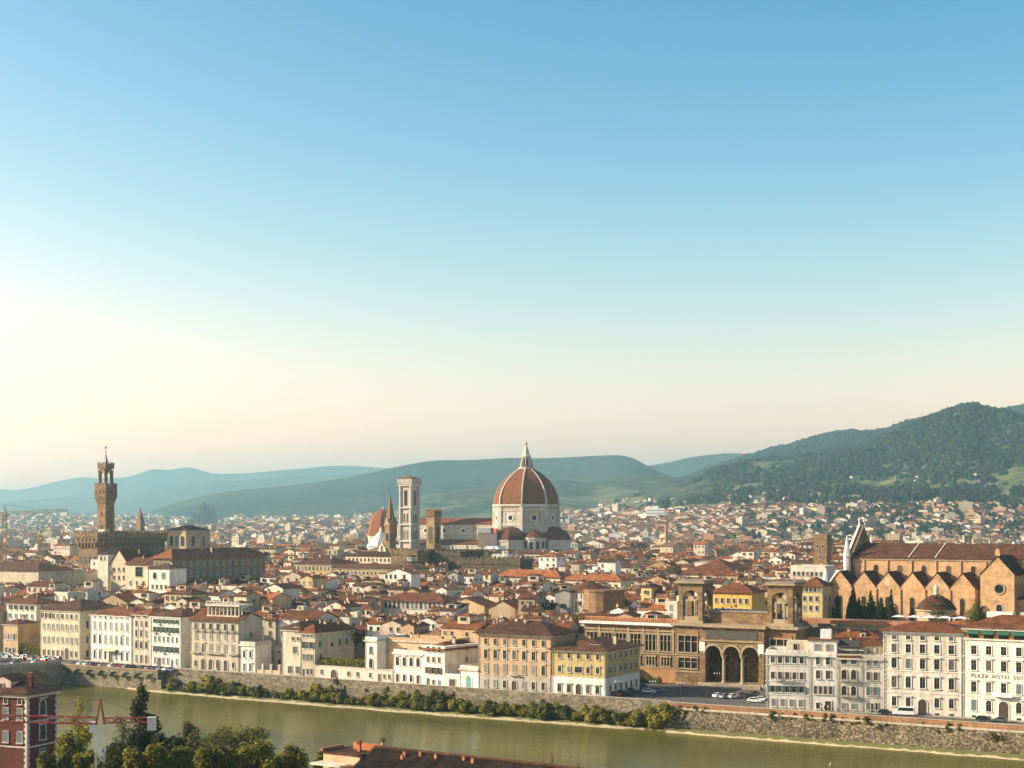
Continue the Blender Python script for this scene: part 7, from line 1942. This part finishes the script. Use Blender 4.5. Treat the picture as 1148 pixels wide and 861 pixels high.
# people: one skinned body each, clothes over it
SKIN = plain('skin', (.42, .26, .18), .6); HAIR = plain('brown_hair', (.03, .02, .015), .7)
def skin_obj(name, pts, edges, rad, mat_, parent, root=0):
    me = bpy.data.meshes.new(name); me.from_pydata(pts, edges, []); me.materials.append(mat_)
    o = ob(name, me, parent)
    md_ = o.modifiers.new('skin', 'SKIN'); sv = me.skin_vertices[0].data if me.skin_vertices else None
    if sv is None: return o
    for v, r_ in zip(sv, rad): v.radius = (r_, r_) if not isinstance(r_, tuple) else r_
    sv[root].use_root = True
    o.modifiers.new('smooth', 'SUBSURF').levels = 1
    return o
def person(label, P, rz, top, bot, pose=0.0):
    t_ = thing('person', label, 'person', (P.x, P.y, .17), rz, 'people by the white houses')
    s1 = .16 + pose
    pts = [(0, 0, .95), (0, 0, 1.2), (0, 0, 1.42), (0, 0, 1.53), (0, -.02, 1.66), (.19, 0, 1.4), (.25, -.03, 1.13), (.24, -.14, .9), (-.19, 0, 1.4), (-.25, .03, 1.13), (-.24, -.06, .88), (.1, 0, .88), (.11, -s1, .5), (.11, -s1*.6, .06), (.11, -s1*.6-.16, .03), (-.1, 0, .88), (-.11, s1*.6, .5), (-.11, s1, .06), (-.11, s1-.16, .03)]
    ed = [(0, 1), (1, 2), (2, 3), (3, 4), (2, 5), (5, 6), (6, 7), (2, 8), (8, 9), (9, 10), (0, 11), (11, 12), (12, 13), (13, 14), (0, 15), (15, 16), (16, 17), (17, 18)]
    rd_ = [.13, .12, .13, .055, .105, .06, .045, .035, .06, .045, .035, .09, .06, .045, .035, .09, .06, .045, .035]
    skin_obj('body', pts, ed, rd_, SKIN, t_)
    i_ = [0, 1, 2, 5, 6, 8, 9]
    skin_obj('shirt', [pts[k] for k in i_], [(0, 1), (1, 2), (2, 3), (3, 4), (2, 5), (5, 6)], [.16, .15, .155, .08, .062, .08, .062], plain('shirt_cloth', top, .9), t_)
    j_ = [0, 11, 12, 13, 15, 16, 17]
    skin_obj('trousers', [pts[k] for k in j_], [(0, 1), (1, 2), (2, 3), (0, 4), (4, 5), (5, 6)], [.155, .11, .078, .06, .11, .078, .06], plain('trouser_cloth', bot, .9), t_)
    MB().lathe([(.118, 1.68), (.122, 1.74), (.09, 1.79), (.02, 1.81)], 10).build('hair', HAIR, t_)
for k, (px, tp, bt_, l_) in enumerate(((922.5, (.6, .6, .58), (.05, .06, .1), 'person in a white shirt and dark trousers before the penthouse house door'), (926.5, (.3, .05, .05), (.06, .05, .05), 'person in a dark red top standing by the house door'), (930, (.65, .63, .6), (.5, .48, .42), 'person dressed in pale clothes beside the dark doorway'), (935.5, (.15, .2, .3), (.04, .04, .05), 'person in a blue-grey top walking away from the doorway'), (941, (.45, .1, .06), (.06, .06, .07), 'person in a bright red shirt under the paired arched windows'), (213.5, (.05, .05, .06), (.04, .04, .05), 'person in black clothes at the corner of the loggia palace'))):
    P = front(px) - V*(1.2 + .4*(k % 2)); person(l_, P, UA + k*1.3, tp, bt_, .02*k)
# an egret in the shallows
eg = gpt(930.5, 859, -7); e_ = thing('egret', 'white egret standing upright in the shallow green river', 'bird', (eg.x, eg.y, -7.1), .5)
skin_obj('body', [(0, 0, .45), (-.22, 0, .42), (-.4, 0, .36), (.12, 0, .58), (.17, 0, .8), (.2, 0, .98), (.27, 0, 1.05), (.44, 0, 1.02), (.02, .05, .3), (.02, .05, .0), (.02, -.05, .3), (.02, -.05, .0)], [(0, 1), (1, 2), (0, 3), (3, 4), (4, 5), (5, 6), (6, 7), (0, 8), (8, 9), (0, 10), (10, 11)], [.14, .12, .04, .075, .045, .045, .05, .012, .03, .015, .03, .015], WHITEP, e_)
